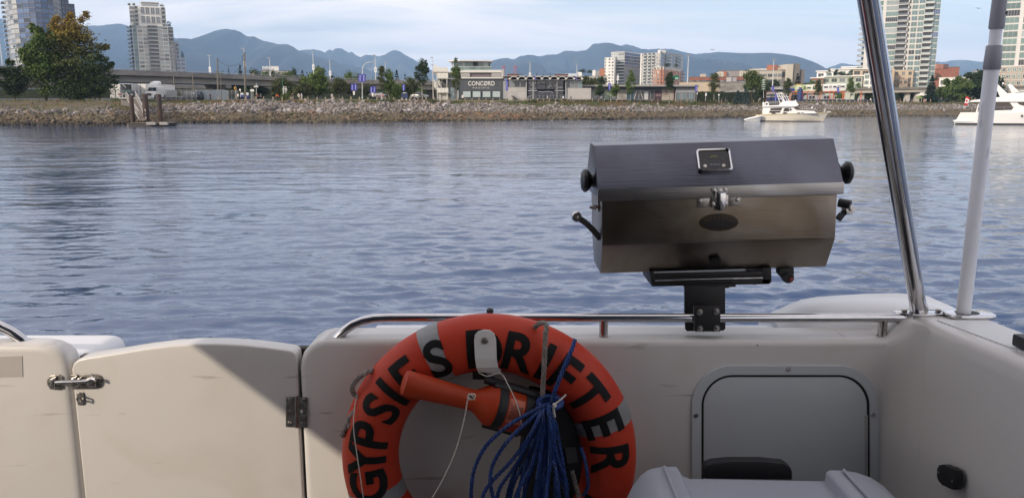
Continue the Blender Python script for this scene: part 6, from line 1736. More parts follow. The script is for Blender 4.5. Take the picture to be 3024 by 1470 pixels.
  for s in (-1, 1):
   MB().span((s * hw * 0.9 - 0.16, -0.03, 0.62), (s * hw * 0.9 - (0.0 if s > 0 else -0.16) + 0.0, 0.1, 0.78)).build('headlight', lamp_glass, t, local=True)
   for y in (0.8, L - 0.85):
    o = MB().lathe([(0.02, -0.1), (0.33, -0.1), (0.33, 0.1), (0.02, 0.1)], (s * (hw - 0.06), y, 0.33), (1, 0, 0), 12).build('wheel', tyre, t, local=True)
  MB().span((-hw * 0.5, -0.02, 0.42), (hw * 0.5, 0.08, 0.58)).build('grille', metal_dark, t, local=True)
 navy_paint = mat('navy car paint', (0.018, 0.022, 0.032), 0.25, var=0.02)
 car('dark car with a white load on its roof parked beside the container', 554, 297, 158, navy_paint, 2.2, 4.6, 1.65, 0.25, True)
 car('dark car parked behind, beside the pale container edge', 571, 295, 164, navy_paint, 2.0, 4.4, 1.7, 0.1)
 silver = mat('silver paint', (0.42, 0.43, 0.45), 0.3, 0.3, var=0.03)
 car('silver van like car parked left of the stair tower', 1239, 291, 200, silver, 1.9, 4.4, 1.7, 0.2)
 car('silver low car parked right of the poplar trunk', 1262, 292, 198, silver, 1.8, 4.3, 1.35, 1.3, suv=False)
 car('grey car parked behind the pink topped rider', 1140, 290, 196, mat('grey paint', (0.2, 0.21, 0.23), 0.3, 0.3), 1.8, 4.3, 1.4, 1.3, suv=False)
 car('dark green car parked beyond the bank near the motor yacht flag', 2802, 303, 325, mat('dark green paint', (0.03, 0.05, 0.04), 0.3), 1.8, 4.4, 1.45, 1.45)
 t = thing('shipping_container', 'pale blue grey shipping container behind the walker in black', 'container', P(630, 297, 168)); Y = 168
 cm_ = mat('container paint', (0.36, 0.40, 0.44), 0.6, var=0.08, scale=0.6)
 pbox(t, 'box', 582.5, 664, 266, 296.5, Y, 2.4, cm_)
 MB().extr([P(577, 267, Y + 0.8), P(582.3, 266, Y), P(582.3, 298, Y), P(577, 297, Y + 0.8)], (0.02, 0.06, 0)).build('door', white_wall, t)
 rb = MB().span((-0.06, -0.05, 0), (0.06, 0, zpx(267, Y) - zpx(295.5, Y))).mesh('rib', cm_)
 for k in range(26): place('rib', rb, t, Vector((X(585 + k * 3.05, Y), Y - 0.002, zpx(295.5, Y))) - WL[t.name])
 pbox(t, 'top_rail', 582.5, 664, 265.4, 266.2, Y - 0.06, 0.1, cm_); pbox(t, 'bottom_rail', 582.5, 664, 295.8, 297, Y - 0.06, 0.1, cm_)
 for lab, a, b, y0, y1, Y in (('chain link fence with grey mesh right of the container', 665, 703, 267, 294, 168), ('wire yard fence in front of the flatbed trailer and dark car', 461, 580, 266, 296, 157.5), ('wire yard fence round the parked trailers', 325, 428, 266, 290, 155)):
  f = thing('wire_fence', lab, 'fence', P((a + b) / 2, y1, Y)); n = max(2, int((b - a) / 14))
  for k in range(n + 1): q = a + (b - a) * k / n; MB().tube([P(q, y1, Y), P(q, y0, Y)], 0.035, 5).build('post', steel, f)
  MB().tube([P(a, y0 + 0.3, Y), P(b, y0 + 0.3, Y)], 0.025, 5).build('top_rail', steel, f)
  wires = MB();
  for k in range(int((b - a) / 3)): q = a + k * 3; wires.tube([P(q, y1, Y), P(q + 3, y0, Y)], 0.012, 3); wires.tube([P(q + 3, y1, Y), P(q, y0, Y)], 0.012, 3)
  stuff(wires.build('wire_mesh', steel, f))
yard()
# gangway and float
def dock():
 alu = mat('gangway aluminium', (0.38, 0.355, 0.34), 0.6, 0.2); tim = mat('dock timber', (0.16, 0.13, 0.105), 0.9, var=0.2, scale=2)
 t = thing('gangway', 'sloping metal gangway with lattice rails running down to the float', 'gangway', P(400, 330, 125))
 A = [P(374, 293, 138), P(401, 290.5, 138)]; Bn = [P(411, 352.5, 110), P(432, 352.5, 110)]
 h = Vector((0, 0, 1.15))
 MB().extr([A[0], A[1], Bn[1], Bn[0]], (0, 0, -0.18)).build('deck', tim, t)
 for s in (0, 1):
  a, b = A[s], Bn[s]
  MB().tube([a + h, b + h], 0.075, 6).build('hand_rail', alu, t); MB().tube([a + h * 0.12, b + h * 0.12], 0.075, 6).build('bottom_chord', alu, t)
  n = 12
  for k in range(n): p, q = a.lerp(b, k / n), a.lerp(b, (k + 1) / n); MB().tube([p + h * 0.1, (q if k % 2 else p) + h], 0.045, 5).build('strut', alu, t)
  MB().tube([a + h * 0.55, b + h * 0.55], 0.04, 5).build('mid_rail', alu, t)
 t = thing('dock_float', 'low dark timber float moored at the foot of the gangway', 'dock', P(430, 366, 108.5))
 fl = MB().span((X(392, 109), 107.2, -0.2), (X(498, 109), 111, 0.42)).build('pontoon', mat('wet timber', (0.045, 0.04, 0.036), 0.7), t)
 x0, x1 = X(388, 108), X(497, 108)
 for k in range(14): MB().span((x0 + (x1 - x0) * k / 14 + 0.02, 107.1, 0.43), (x0 + (x1 - x0) * (k + 1) / 14 - 0.02, 111.1, 0.50)).build('plank', tim, t)
 MB().span((X(374, 110), 109.5, -0.1), (X(392, 110), 112, 0.35)).build('side_log', tim, t); MB().span((X(425, 106.5), 106.6, 0.25), (X(452, 106.5), 107.0, 0.62)).build('fender_log', mat('pale log', (0.30, 0.285, 0.27), 0.8), t); MB().span((X(464, 106.5), 106.6, 0.25), (X(488, 106.5), 107.0, 0.62)).build('fender_log', mat('pale log', (0, 0, 0)), t)
 for k, (px, y0, y1, Y, r, lab) in enumerate(((393, 286, 356, 112, 0.30, 'dark timber pile between the gangway rails'), (433, 279, 353, 112, 0.42, 'thick dark rusty pile right of the gangway foot'), (474, 280, 352, 112, 0.33, 'rusty brown pile at the outer end of the float'))):
  b, tp = P(px, y1, Y), P(px, y0, Y); tp.x = b.x
  o = MB().lathe([(r, -1.6), (r, 0.0), (r, tp.z - b.z), (r * 0.9, tp.z - b.z + 0.06)], b, n=14).build('dock_pile', mat('rusty pile', (0.075, 0.042, 0.032), 0.85, var=0.4, scale=1.2, col2=(0.03, 0.026, 0.025), stretch=(1, 1, 0.4), world_pos=True), smooth=True)
  tag(o, lab, 'pile', 'mooring piles at the float')
 t = thing('dock_abutment', 'grey concrete landing block at the head of the gangway', 'abutment', P(372, 300, 138))
 pbox(t, 'block', 357, 390, 291, 338, 137, 4, concrete); pbox(t, 'landing', 352, 404, 289, 292, 136.6, 5, concrete_pale)
 for a in (354, 362, 371): MB().tube([P(a, 291, 137), P(a, 277, 137)], 0.05, 5).build('rail_post', steel, t)
 MB().tube([P(353, 277.5, 137), P(372, 277.5, 137)], 0.05, 5).build('guard_rail', steel, t)
dock()
for lab, px, py in (('small dark gull gliding over the wooded mountain ridge', 2103, 148), ('tiny pale gull high beside the green tower', 2889, 26)):
 p = P(px, py, 190); o = thing('gull', lab, 'bird', p)
 J = [(0, 0, 0), (0.22, 0, 0.02), (0.34, 0, 0.03), (-0.26, 0, 0), (0.05, -0.3, 0.14), (0.0, -0.75, 0.06), (0.05, 0.3, 0.14), (0.0, 0.75, 0.06)]
 me = body('gull', J, [(0, 1), (1, 2), (0, 3), (0, 4), (4, 5), (0, 6), (6, 7)], [0.10, 0.08, 0.045, 0.04, 0.05, 0.02, 0.05, 0.02], [mat('gull grey', (0.22, 0.22, 0.23), 0.8)], lambda c: 0)
 ob = link('body', me, o); ob.rotation_euler = (0.15, 0, 0.9)
# moored flybridge boat
gel_cream = mat('cream gelcoat', (0.66, 0.61, 0.50), 0.3, var=0.04)
gel_white = mat('white gelcoat', (0.74, 0.73, 0.71), 0.3, var=0.03)
trim_tan = mat('tan trim', (0.42, 0.36, 0.22), 0.6)
tint = glass_mat('tinted window', (0.035, 0.026, 0.026), 0.1, rnd=0.0)
canvas_black = mat('black canvas', (0.014, 0.014, 0.016), 0.9)
inox = mat('bright steel', (0.58, 0.58, 0.60), 0.22, 1.0, var=0.05)
def hull(root, secs, Ym, m, name='hull', stripe=None):
 rings = []
 for xs, xw, hb, hw, zs in secs:
  xm = (xs + xw) / 2
  rings.append([(xs, Ym - hb, zs), (xs * 0.35 + xw * 0.65, Ym - hb * 0.5 - hw * 0.5, zs * 0.4), (xw, Ym - hw, 0.05), (xw, Ym, -0.45),
      (xw, Ym + hw, 0.05), (xs * 0.35 + xw * 0.65, Ym + hb * 0.5 + hw * 0.5, zs * 0.4), (xs, Ym + hb, zs)])
 o = MB().loft(rings).build(name, m, root, smooth=True)
 if stripe:
  rr = []
  for xs, xw, hb, hw, zs in secs:
   rr.append([(xw, Ym - hw - 0.02, 0.02), (xw, Ym - hw - 0.025, 0.16), (xw, Ym + hw + 0.025, 0.16), (xw, Ym + hw + 0.02, 0.02)])
  MB().loft(rr).build('waterline_stripe', stripe, root)
 return o
def flybridge_boat():
 Y = 149.0; Ym = 151.0
 q = lambda x, y, dy=0.0: P(2180 + x / 8.05, 230 + y / 8.05, Y + dy)
 t = thing('motor_boat', 'cream moored flybridge motor boat with brown side windows and a towed dinghy', 'boat', (q(1250, 1020).x, Ym, 0))
 X_ = lambda x: q(x, 950).x
 Zs = lambda y: q(1000, y).z
 secs = [(X_(488), X_(500), 1.75, 1.6, Zs(893)), (X_(640), X_(640), 1.85, 1.7, Zs(884)), (X_(1000), X_(1000), 1.95, 1.75, Zs(872)), (X_(1350), X_(1350), 1.9, 1.6, Zs(860)), (X_(1650), X_(1630), 1.6, 1.1, Zs(850)), (q(1860, 950, 0.9).x, q(1800, 950, 0.9).x, 1.15, 0.6, Zs(842)), (q(2020, 950, 1.5).x, q(1930, 950, 1.5).x, 0.6, 0.25, Zs(834)), (q(2118, 950, 2).x, q(2015, 950, 2).x, 0.06, 0.04, Zs(828))]
 hull(t, secs, Ym, gel_cream, stripe=metal_dark)
 rings = [[(a[0], Ym - a[2] - 0.05, a[4] - 0.06), (a[0], Ym - a[2] - 0.05, a[4] + 0.10), (a[0], Ym - a[2] + 0.12, a[4] + 0.10), (a[0], Ym - a[2] + 0.12, a[4] - 0.06)] for a in secs]
 MB().loft(rings).build('rub_rail', trim_tan, t)
 MB().loft([[(a[0], Ym - a[2] + 0.05, a[4]), (a[0], Ym - a[2] + 0.05, a[4] + 0.05), (a[0], Ym + a[2] - 0.05, a[4] + 0.05), (a[0], Ym + a[2] - 0.05, a[4])] for a in secs]).build('deck', gel_white, t)
 def slab(pts, dy0, dy1, name, m, taper=0.0, **k):
  A = [q(x, y, dy0) for x, y in pts]
  return MB().extr(A, (0, dy1 - dy0, 0)).build(name, m, t, **k)
 slab([(625, 878), (665, 690), (1395, 690), (1450, 770), (1880, 792), (1930, 832), (1930, 850)], 0.25, 3.7, 'cabin', gel_white, bevel=0.08)
 slab([(655, 692), (660, 668), (1010, 650), (1520, 655), (1500, 672), (1390, 692)], -0.1, 4.05, 'cabin_roof', gel_white, bevel=0.05)
 slab([(985, 660), (1140, 560), (1420, 548), (1445, 560), (1525, 648), (1400, 664)], 0.35, 3.6, 'flybridge', gel_white, bevel=0.10)
 slab([(1400, 556), (1412, 527), (1440, 532), (1440, 560)], 0.6, 3.4, 'flybridge_screen', gel_white)
 for pts in ([(852, 722), (1128, 714), (1068, 832), (806, 834)], [(1180, 722), (1318, 714), (1362, 770), (1262, 800), (1145, 800)]): slab(pts, 0.20, 0.35, 'side_window', tint)
 slab([(1388, 694), (1455, 690), (1552, 744), (1440, 752)], 0.21, 3.72, 'windscreen', tint)
 for pts in ([(830, 778), (1098, 776), (1094, 784), (826, 786)], [(1300, 722), (1306, 722), (1306, 790), (1300, 790)]): slab(pts, 0.17, 0.22, 'window_bar', gel_white)
 slab([(1275, 720), (1305, 718), (1325, 752), (1288, 754)], 0.16, 0.22, 'bright_pane', g_pale)
 for a, b in ((880, 970), (1150, 1236)): slab([(a, 834), (b, 830), (b, 856), (a, 858)], -0.02, 0.3, 'deck_vent', tint)
 slab([(1142, 812), (1146, 806), (1246, 806), (1250, 850), (1240, 850), (1238, 816), (1150, 818)], 0.0, 0.28, 'vent_frame', gel_white)
 for a in (1510, 1600): slab([(a, 822), (a + 36, 821), (a + 36, 829), (a, 830)], -0.25, 0.3, 'port_light', tint)
 slab([(800, 650), (815, 592), (1000, 585), (1042, 598), (1050, 648), (1000, 652)], 0.3, 3.6, 'deck_screen', canvas_black)
 for y in (586, 612): MB().tube([q(700, y, 0.28), q(1035, y - 6, 0.28)], 0.03, 5).build('deck_rail', inox, t)
 for x in (700, 760, 830, 900, 960, 1020): MB().tube([q(x, 660, 0.28), q(x, 584, 0.28)], 0.025, 5).build('stanchion', inox, t)
 slab([(646, 582), (690, 580), (690, 668), (646, 670)], 0.3, 1.2, 'deck_locker', gel_white, bevel=0.05)
 for dy in (0.8, 3.2):
  for pts in ([(1050, 610), (965, 368)], [(1120, 560), (1010, 380)], [(1160, 560), (1085, 400)]): MB().tube([q(*pts[0], dy), q(*pts[1], dy)], 0.075, 6).build('arch_leg', gel_white, t)
 for a, b, c, d in ((990, 440, 1040, 436), (1010, 500, 1075, 496), (965, 370, 1060, 372)): MB().tube([q(a, b, 0.8), q(c, d, 0.8)], 0.06, 6).build('arch_rung', gel_white, t)
 MB().tube([q(970, 372, 0.6), q(970, 372, 3.4)], 0.08, 6).build('arch_bar', gel_white, t)
 MB().lathe([(0.01, -0.14), (0.24, -0.12), (0.28, 0.0), (0.2, 0.13), (0.01, 0.17)], q(1048, 372, 1.6), n=12).build('radar_dome', gel_white, t, smooth=True)
 MB().tube([q(1205, 560, 0.6), q(1210, 280, 0.6)], 0.022, 5).build('antenna', metal_dark, t)
 MB().tube([q(1190, 600, 0.4), q(1188, 560, 0.4)], 0.02, 5).build('antenna', metal_dark, t)
 MB().tube([q(515, 742, 0.8), q(630, 708, 0.8)], 0.09, 6).build('boom', metal_dark, t)
 MB().tube([q(640, 700, 0.2), q(640, 880, 0.2)], 0.05, 6).build('stern_post', trim_tan, t)
 path = [q(1500, 742, 0.5), q(1800, 745, 0.6), q(2000, 790, 1.6), q(2120, 812, 2.0)]
 MB().tube(path, 0.025, 5).build('pulpit_rail', inox, t)
 for x, y0, y1, dy in ((1600, 742, 776, 0.5), (1780, 744, 800, 0.6), (1900, 768, 836, 1.2)): MB().tube([q(x, y0, dy), q(x, y1, dy)], 0.022, 5).build('stanchion', inox, t)
 slab([(2108, 806), (2192, 806), (2190, 820), (2100, 826)], 1.8, 2.2, 'bow_pulpit', gel_white)
 slab([(2020, 826), (2064, 732), (2072, 736), (2040, 830)], 1.9, 2.1, 'anchor_davit', gel_white)
 MB().lathe([(0.01, -0.1), (0.2, -0.08), (0.2, 0.1), (0.05, 0.2)], q(1795, 715, 1.0), n=10).build('deck_light', gel_white, t)
 MB().tube([q(2062, 1010, 1.9), q(1990, 1040, 1.0)], 0.03, 5).build('anchor_line', gel_white, t)
 c = q(757, 626, 0.15)
 o = MB().tube([c + Vector((0.33 * math.cos(a), 0, 0.33 * math.sin(a))) for a in [2 * math.pi * k / 20 for k in range(20)]], 0.12, 8, closed=True).build('life_ring', gel_white, None, smooth=True)
 tag(o, 'white life ring hanging on the stern rail of the flybridge boat', 'life ring')
 d = thing('dinghy', 'small white dinghy with a dark outboard tied at the stern of the flybridge boat', 'dinghy', q(450, 1010, -1.0))
 sec = [(X_(225), X_(255), 0.55, 0.45, 0.30), (X_(330), X_(330), 0.72, 0.5, 0.55), (X_(480), X_(470), 0.75, 0.5, 0.78), (X_(600), X_(560), 0.55, 0.3, 0.98), (X_(662), X_(600), 0.12, 0.05, 1.1)]
 hull(d, sec, Ym - 2.6, gel_white)
 for s in (-1, 1): MB().tube([(a[0], Ym - 2.6 + s * (a[2] - 0.05), a[4] - 0.04) for a in sec], [0.16, 0.19, 0.2, 0.17, 0.1], 8).build('side_tube', gel_white, d, smooth=True)
 x = X_(280); MB().box((x, Ym - 2.6, 0.85), (0.42, 0.34, 0.42)).build('outboard', metal_dark, d, bevel=0.08); MB().box((x - 0.05, Ym - 2.6, 0.4), (0.16, 0.14, 0.9)).build('outboard_leg', metal_dark, d)
 MB().tube([(x + 0.2, Ym - 2.6, 0.9), (x + 0.6, Ym - 2.6, 0.95)], 0.03, 5).build('tiller', metal_dark, d)
 MB().box((X_(520), Ym - 2.6, 0.72), (0.3, 1.0, 0.06)).build('thwart', gel_white, d)
 bpy.context.view_layer.update()
 pv = t.location.copy(); an = -math.atan2(pv.x, pv.y)
 for ob_ in (o, d, t): turn(ob_, pv, an, math.cos(an))
def turn(o, p, a, sx):
 p = Vector((p.x, p.y, 0))
 o.matrix_basis = Matrix.Translation(p) @ Matrix.Rotation(a, 4, 'Z') @ Matrix.Diagonal((sx, 1, 1, 1)) @ Matrix.Translation(-p) @ o.matrix_basis
def yacht():
 Y = 121.5; Ym = 123.9
 q = lambda x, y, dy=0.0: P(2700 + x / 5.444, 160 + y / 5.444, Y + dy)
 t = thing('motor_yacht', 'large white motor yacht at the edge of view with long dark side windows', 'yacht', (q(1800, 1100).x, Ym, 0))
 X_ = lambda x: q(x, 1000).x
 Zs = lambda y: q(1000, y).z
 secs = [(X_(735), X_(650), 2.25, 2.2, Zs(948)), (X_(900), X_(900), 2.35, 2.25, Zs(945)), (X_(1500), X_(1500), 2.4, 2.2, Zs(940)), (X_(2200), X_(2150), 2.2, 1.8, Zs(915)), (X_(2700), X_(2550), 1.2, 0.7, Zs(890)), (X_(2950), X_(2750), 0.1, 0.05, Zs(880))]
 hull(t, secs, Ym, gel_white)
 MB().loft([[(a[1] + 0.2, Ym - a[3] - 0.03, 0.03), (a[1] + 0.2, Ym - a[3] - 0.09, 0.24), (a[1] + 0.2, Ym + a[3] + 0.09, 0.24), (a[1] + 0.2, Ym + a[3] + 0.03, 0.03)] for a in secs]).build('waterline_stripe', mat('boot stripe', (0.05, 0.055, 0.06), 0.5), t)
 MB().loft([[(a[0], Ym - a[2] + 0.02, a[4] - 0.02), (a[0], Ym - a[2] + 0.02, a[4] + 0.06), (a[0], Ym + a[2] - 0.02, a[4] + 0.06), (a[0], Ym + a[2] - 0.02, a[4] - 0.02)] for a in secs]).build('deck', gel_white, t)
 def slab(pts, dy0, dy1, name, m, **k): return MB().extr([q(x, y, dy0) for x, y in pts], (0, dy1 - dy0, 0)).build(name, m, t, **k)
 slab([(618, 1070), (700, 1058), (940, 1060), (940, 1090), (640, 1092)], 0.0, 4.6, 'swim_platform', gel_white, bevel=0.06)
 slab([(1005, 945), (1040, 770), (2300, 770), (2450, 930)], 0.35, 4.4, 'cabin', gel_white, bevel=0.1)
 slab([(880, 772), (905, 752), (1240, 700), (1900, 690), (2200, 740), (2200, 775)], 0.05, 4.7, 'upper_deck', gel_white, bevel=0.08)
 slab([(1300, 702), (1430, 640), (1950, 625), (2050, 700)], 0.7, 4.0, 'flybridge', gel_white, bevel=0.1)
 slab([(1250, 505), (1300, 498), (1470, 660), (1420, 700), (1330, 690)], 0.5, 0.8, 'arch', gel_white, bevel=0.08)
 slab([(1250, 505), (1300, 498), (1470, 660), (1420, 700), (1330, 690)], 4.0, 4.3, 'arch', gel_white, bevel=0.08)
 slab([(1245, 505), (1300, 497), (1330, 520), (1260, 520)], 0.5, 4.3, 'arch_top', gel_white)
 slab([(1250, 570), (1290, 560), (1318, 650), (1250, 655)], 1.0, 3.8, 'flybridge_back', canvas_black)
 slab([(1470, 640), (1660, 598), (1790, 640), (1790, 655)], 0.9, 3.8, 'wind_screen', g_pale)
 MB().tube([q(1450, 650, 0.8), q(1660, 596, 0.8), q(1830, 650, 0.8)], 0.05, 6).build('screen_rail', gel_white, t)
 for pts in ([(1008, 900), (1040, 785), (1486, 775), (1548, 858), (1520, 898), (1300, 905)], [(1596, 775), (1900, 770), (1900, 838), (1720, 838), (1640, 815)]): slab(pts, 0.30, 0.42, 'side_window', tint)
 for a in (1145, 1290): slab([(a, 776), (a + 7, 776), (a + 2, 902), (a - 5, 902)], 0.27, 0.31, 'window_post', metal_dark)
 slab([(960, 940), (1000, 800), (1012, 800), (985, 945)], 0.4, 0.6, 'stern_pillar', gel_white)
 MB().tube([q(1240, 862, 0.15), q(1420, 856, 0.15), q(1560, 852, 0.15)], 0.025, 5).build('side_rail', inox, t)
 for a in (1250, 1400): MB().tube([q(a, 940, 0.15), q(a + 20, 858, 0.15)], 0.022, 5).build('stanchion', inox, t)
 o = MB().lathe([(0.0, 0), (0.17, 0), (0.17, 0.05), (0, 0.05)], (X_(1692), Ym - 2.42, Zs(990)), (0, -1, 0), 14).build('port_light', metal_dark, t);
 for pts in ([(1380, 540), (1480, 620)], [(1370, 560), (1440, 630)], [(1395, 530), (1500, 610)]): MB().tube([q(*pts[0], 1.2), q(*pts[1], 1.2)], 0.03, 5).build('deck_rail', inox, t)
 MB().lathe([(0.05, 0), (0.14, 0.05), (0.14, 0.2), (0.02, 0.28)], q(1290, 496, 2.0), n=8).build('mast_light', gel_white, t)
 pv = q(650, 1100); an = -math.atan2(pv.x, pv.y)
 turn(t, pv, an, math.cos(an))
 f = thing('flag', 'red and white maple leaf flag on a slanting staff at the yacht stern', 'flag', q(870, 770, 1.0))
 MB().tube([q(905, 780, 1.0), q(838, 700, 1.0)], 0.025, 6).build('staff', mat('varnish', (0.25, 0.16, 0.08), 0.5), f)
 top = [(772, 680), (796, 690), (815, 700), (832, 712)]; bot = [(738, 820), (755, 822), (775, 822), (795, 820)]
 redc = mat('flag red', (0.50, 0.02, 0.035), 0.8);
 def L(k, a): return q(top[k][0] + (bot[k][0] - top[k][0]) * a, top[k][1] + (bot[k][1] - top[k][1]) * a, 1.0 + 0.08 * math.sin(2.2 * k + 3 * a))
 for a0, a1, m, nm in ((0, 0.22, redc, 'red_band'), (0.22, 0.76, white_cloth, 'white_band'), (0.76, 1.0, redc, 'red_band')):
  n = 3; vs = [L(k, a0 + (a1 - a0) * j / n) for j in range(n + 1) for k in range(4)]
  mb = MB(); fs = [(j * 4 + k, j * 4 + k + 1, j * 4 + k + 5, j * 4 + k + 4) for j in range(n) for k in range(3)]
  mb.add(vs, fs); vs2 = [v + Vector((0, 0.02, 0)) for v in vs]; mb.add(vs2, [tuple(reversed(x)) for x in fs])
  mb.build(nm, m, f)
 leaf = [(0, 9), (1.6, 5.6), (3.4, 6.6), (2.8, 2.2), (5, 4), (5.6, 2.8), (7.6, 2.8), (6.8, 0.6), (7.6, -0.4), (3.6, -3.2), (4, -4.6), (0.4, -4.2), (0.4, -7.6), (-0.4, -7.6), (-0.4, -4.2), (-4, -4.6), (-3.6, -3.2), (-7.6, -0.4), (-6.8, 0.6), (-7.6, 2.8), (-5.6, 2.8), (-5, 4), (-2.8, 2.2), (-3.4, 6.6), (-1.6, 5.6)]
 c0 = (786, 752); ca, sa = math.cos(-1.25), math.sin(-1.25)
 MB().extr([q(c0[0] + (u * ca - v * sa) * 2.6, c0[1] - (u * sa + v * ca) * 2.9, 0.90) for u, v in leaf], (0, 0.03, 0)).build('maple_leaf', redc, f)
 turn(f, pv, an, math.cos(an))
flybridge_boat()
yacht()
# our own boat: the cockpit we look out of
gel = mat('aged gelcoat', (0.59, 0.57, 0.55), 0.33, var=0.035, scale=2.0, bump=0.02, bscale=220)
gel_top = mat('clean gelcoat', (0.70, 0.705, 0.72), 0.32, var=0.03, scale=2.5, bump=0.02, bscale=200)
def dirty_gel():
 m = gel.copy(); m.name = 'scuffed gelcoat'
 n, l = m.node_tree.nodes, m.node_tree.links
 b = n['Principled BSDF']; src = b.inputs['Base Color'].links[0].from_socket
 g = n.new('ShaderNodeNewGeometry')
 t = n.new('ShaderNodeTexNoise'); t.inputs['Scale'].default_value = 3.2; t.inputs['Detail'].default_value = 6; t.inputs['Distortion'].default_value = 1.2
 l.new(g.outputs['Position'], t.inputs['Vector'])
 r = n.new('ShaderNodeValToRGB'); r.color_ramp.elements[0].position = 0.54; r.color_ramp.elements[1].position = 0.72
 r.color_ramp.elements[1].color = (0.20, 0.20, 0.20, 1); r.color_ramp.elements[0].color = (0, 0, 0, 1)
 l.new(t.outputs['Fac'], r.inputs[0])
 mx = n.new('ShaderNodeMixRGB'); mx.inputs['Color2'].default_value = (0.42, 0.36, 0.29, 1)
 l.new(r.outputs[0], mx.inputs['Fac']); l.new(src, mx.inputs['Color1'])
 ma = n.new('ShaderNodeMapping'); ma.inputs['Scale'].default_value = (3.5, 1, 26); ma.inputs['Rotation'].default_value = (0, 0.35, 0)
 l.new(g.outputs['Position'], ma.inputs[0])
 t2 = n.new('ShaderNodeTexNoise'); t2.inputs['Scale'].default_value = 1.4; t2.inputs['Detail'].default_value = 5; t2.inputs['Distortion'].default_value = 0.5
 l.new(ma.outputs[0], t2.inputs['Vector'])
 r2 = n.new('ShaderNodeValToRGB'); r2.color_ramp.elements[0].position = 0.66; r2.color_ramp.elements[1].position = 0.74
 r2.color_ramp.elements[0].color = (0, 0, 0, 1); r2.color_ramp.elements[1].color = (0.55, 0.55, 0.55, 1)
 l.new(t2.outputs['Fac'], r2.inputs[0])
 m2 = n.new('ShaderNodeMixRGB'); m2.inputs['Color2'].default_value = (0.20, 0.18, 0.165, 1)
 l.new(r2.outputs[0], m2.inputs['Fac']); l.new(mx.outputs[0], m2.inputs['Color1'])
 l.new(m2.outputs[0], b.inputs['Base Color'])
 return m
gel_d = dirty_gel()
inox_p = mat('polished inox', (0.58, 0.575, 0.585), 0.12, 1.0, var=0.06, scale=30)
inox_w = mat('worn inox', (0.48, 0.46, 0.44), 0.26, 1.0, var=0.25, scale=40)
inox_d = mat('tarnished inox', (0.42, 0.39, 0.36), 0.34, 1.0, var=0.35, scale=60)
rubber = mat('black rubber', (0.008, 0.008, 0.009), 0.6)
black_pl = mat('black powder coat', (0.010, 0.010, 0.012), 0.5)
YT = 2.05
ob = thing('cabin_cruiser', 'cream fibreglass boat stern we stand in, with swing door, steel handrail and hatch', 'boat', (-0.5, 0.4, 0.0))
def T(px, py, Y=YT): return P(px, py, Y)
def front(pts, depth, name, m, bevel=0.0, Y=YT, parent=ob, seg=3):
 return MB().extr([T(a, b, Y) for a, b in pts], (0, depth, 0)).build(name, m, parent, bevel=bevel, seg=seg)
xw = lambda px, py: T(px, py).x
zt = T(1500, 1003).z; zb = 0.45
xl = xw(882, 1060)
pts = [Vector((xl, YT, zb))] + [Vector((xl, YT, T(884, 1085).z))] + [T(a, b) for a, b in ((887, 1062), (895, 1042), (910, 1024), (932, 1010), (962, 1003.5))] + [Vector((1.30, YT, zt)), Vector((1.30, YT, zb))]
MB().extr(pts, (0, 0.135, 0)).build('transom', gel_d, ob, bevel=0.020, seg=4)
xr = xw(203, 1075)
pts = [Vector((xr, YT, zb)), Vector((xr, YT, T(203, 1100).z))] + [T(a, b) for a, b in ((200, 1075), (190, 1052), (172, 1034), (145, 1022), (105, 1016))] + [Vector((-2.42, YT, T(0, 1016).z)), Vector((-2.42, YT, zb))]
MB().extr(pts, (0, 0.075, 0)).build('transom_side', gel_d, ob, bevel=0.024, seg=4)
xd0, xd1 = xw(211, 1090), xw(876.5, 1075)
arc = [(211, 1090), (216, 1073), (229, 1062), (255, 1056), (330, 1045), (420, 1030), (500, 1020), (570, 1015.5), (640, 1015), (710, 1018), (780, 1025), (840, 1033), (862, 1037), (872, 1046), (875, 1066)]
pts = [Vector((xd0, YT, zb + 0.1))] + [T(a, b) for a, b in arc] + [Vector((xd1, YT, zb + 0.1))]
DOOR = MB().extr(pts, (0, 0.062, 0)).build('door', gel_d, ob, bevel=0.012, seg=3)
MB().span((xr - 0.01, YT + 0.075, zb), (xd0 + 0.03, YT + 0.10, T(200, 1075).z)).build('gap_strip', mat('gap strip grey', (0.16, 0.14, 0.12), 0.8), ob)  # strips added behind the door gaps, their dark colour standing for recess shade
MB().span((xd1 - 0.03, YT + 0.075, zb), (xl + 0.02, YT + 0.10, T(200, 1052).z)).build('gap_strip', mat('gap strip dark', (0.05, 0.042, 0.036), 0.8), ob)
def blob(name, x0, x1, y0, y1, z0, z1, m, bev=0.05): return MB().span((x0, y0, z0), (x1, y1, z1)).build(name, m, ob, bevel=bev, seg=5)
blob('stern_moulding', -2.42, T(318, 1020, 2.32).x, 2.135, 2.46, 0.2, T(100, 984, 2.44).z, gel_top, 0.055)
blob('stern_moulding', T(1008, 990, 2.3).x, T(1105, 990, 2.3).x, 2.19, 2.36, 0.2, T(1050, 969, 2.34).z, gel_top, 0.03)
blob('stern_moulding', T(1112, 990, 2.3).x, 0.80, 2.19, 2.30, 0.2, T(1050, 970.5, 2.25).z, gel_top, 0.012)
MB().span((-2.42, 2.32, -0.2), (1.36, 2.62, 0.55)).build('hull_stern', gel_top, ob)
MB().span((-2.3, 2.62, 0.30), (1.2, 3.05, 0.38)).build('swim_platform', gel_top, ob)
secs = []
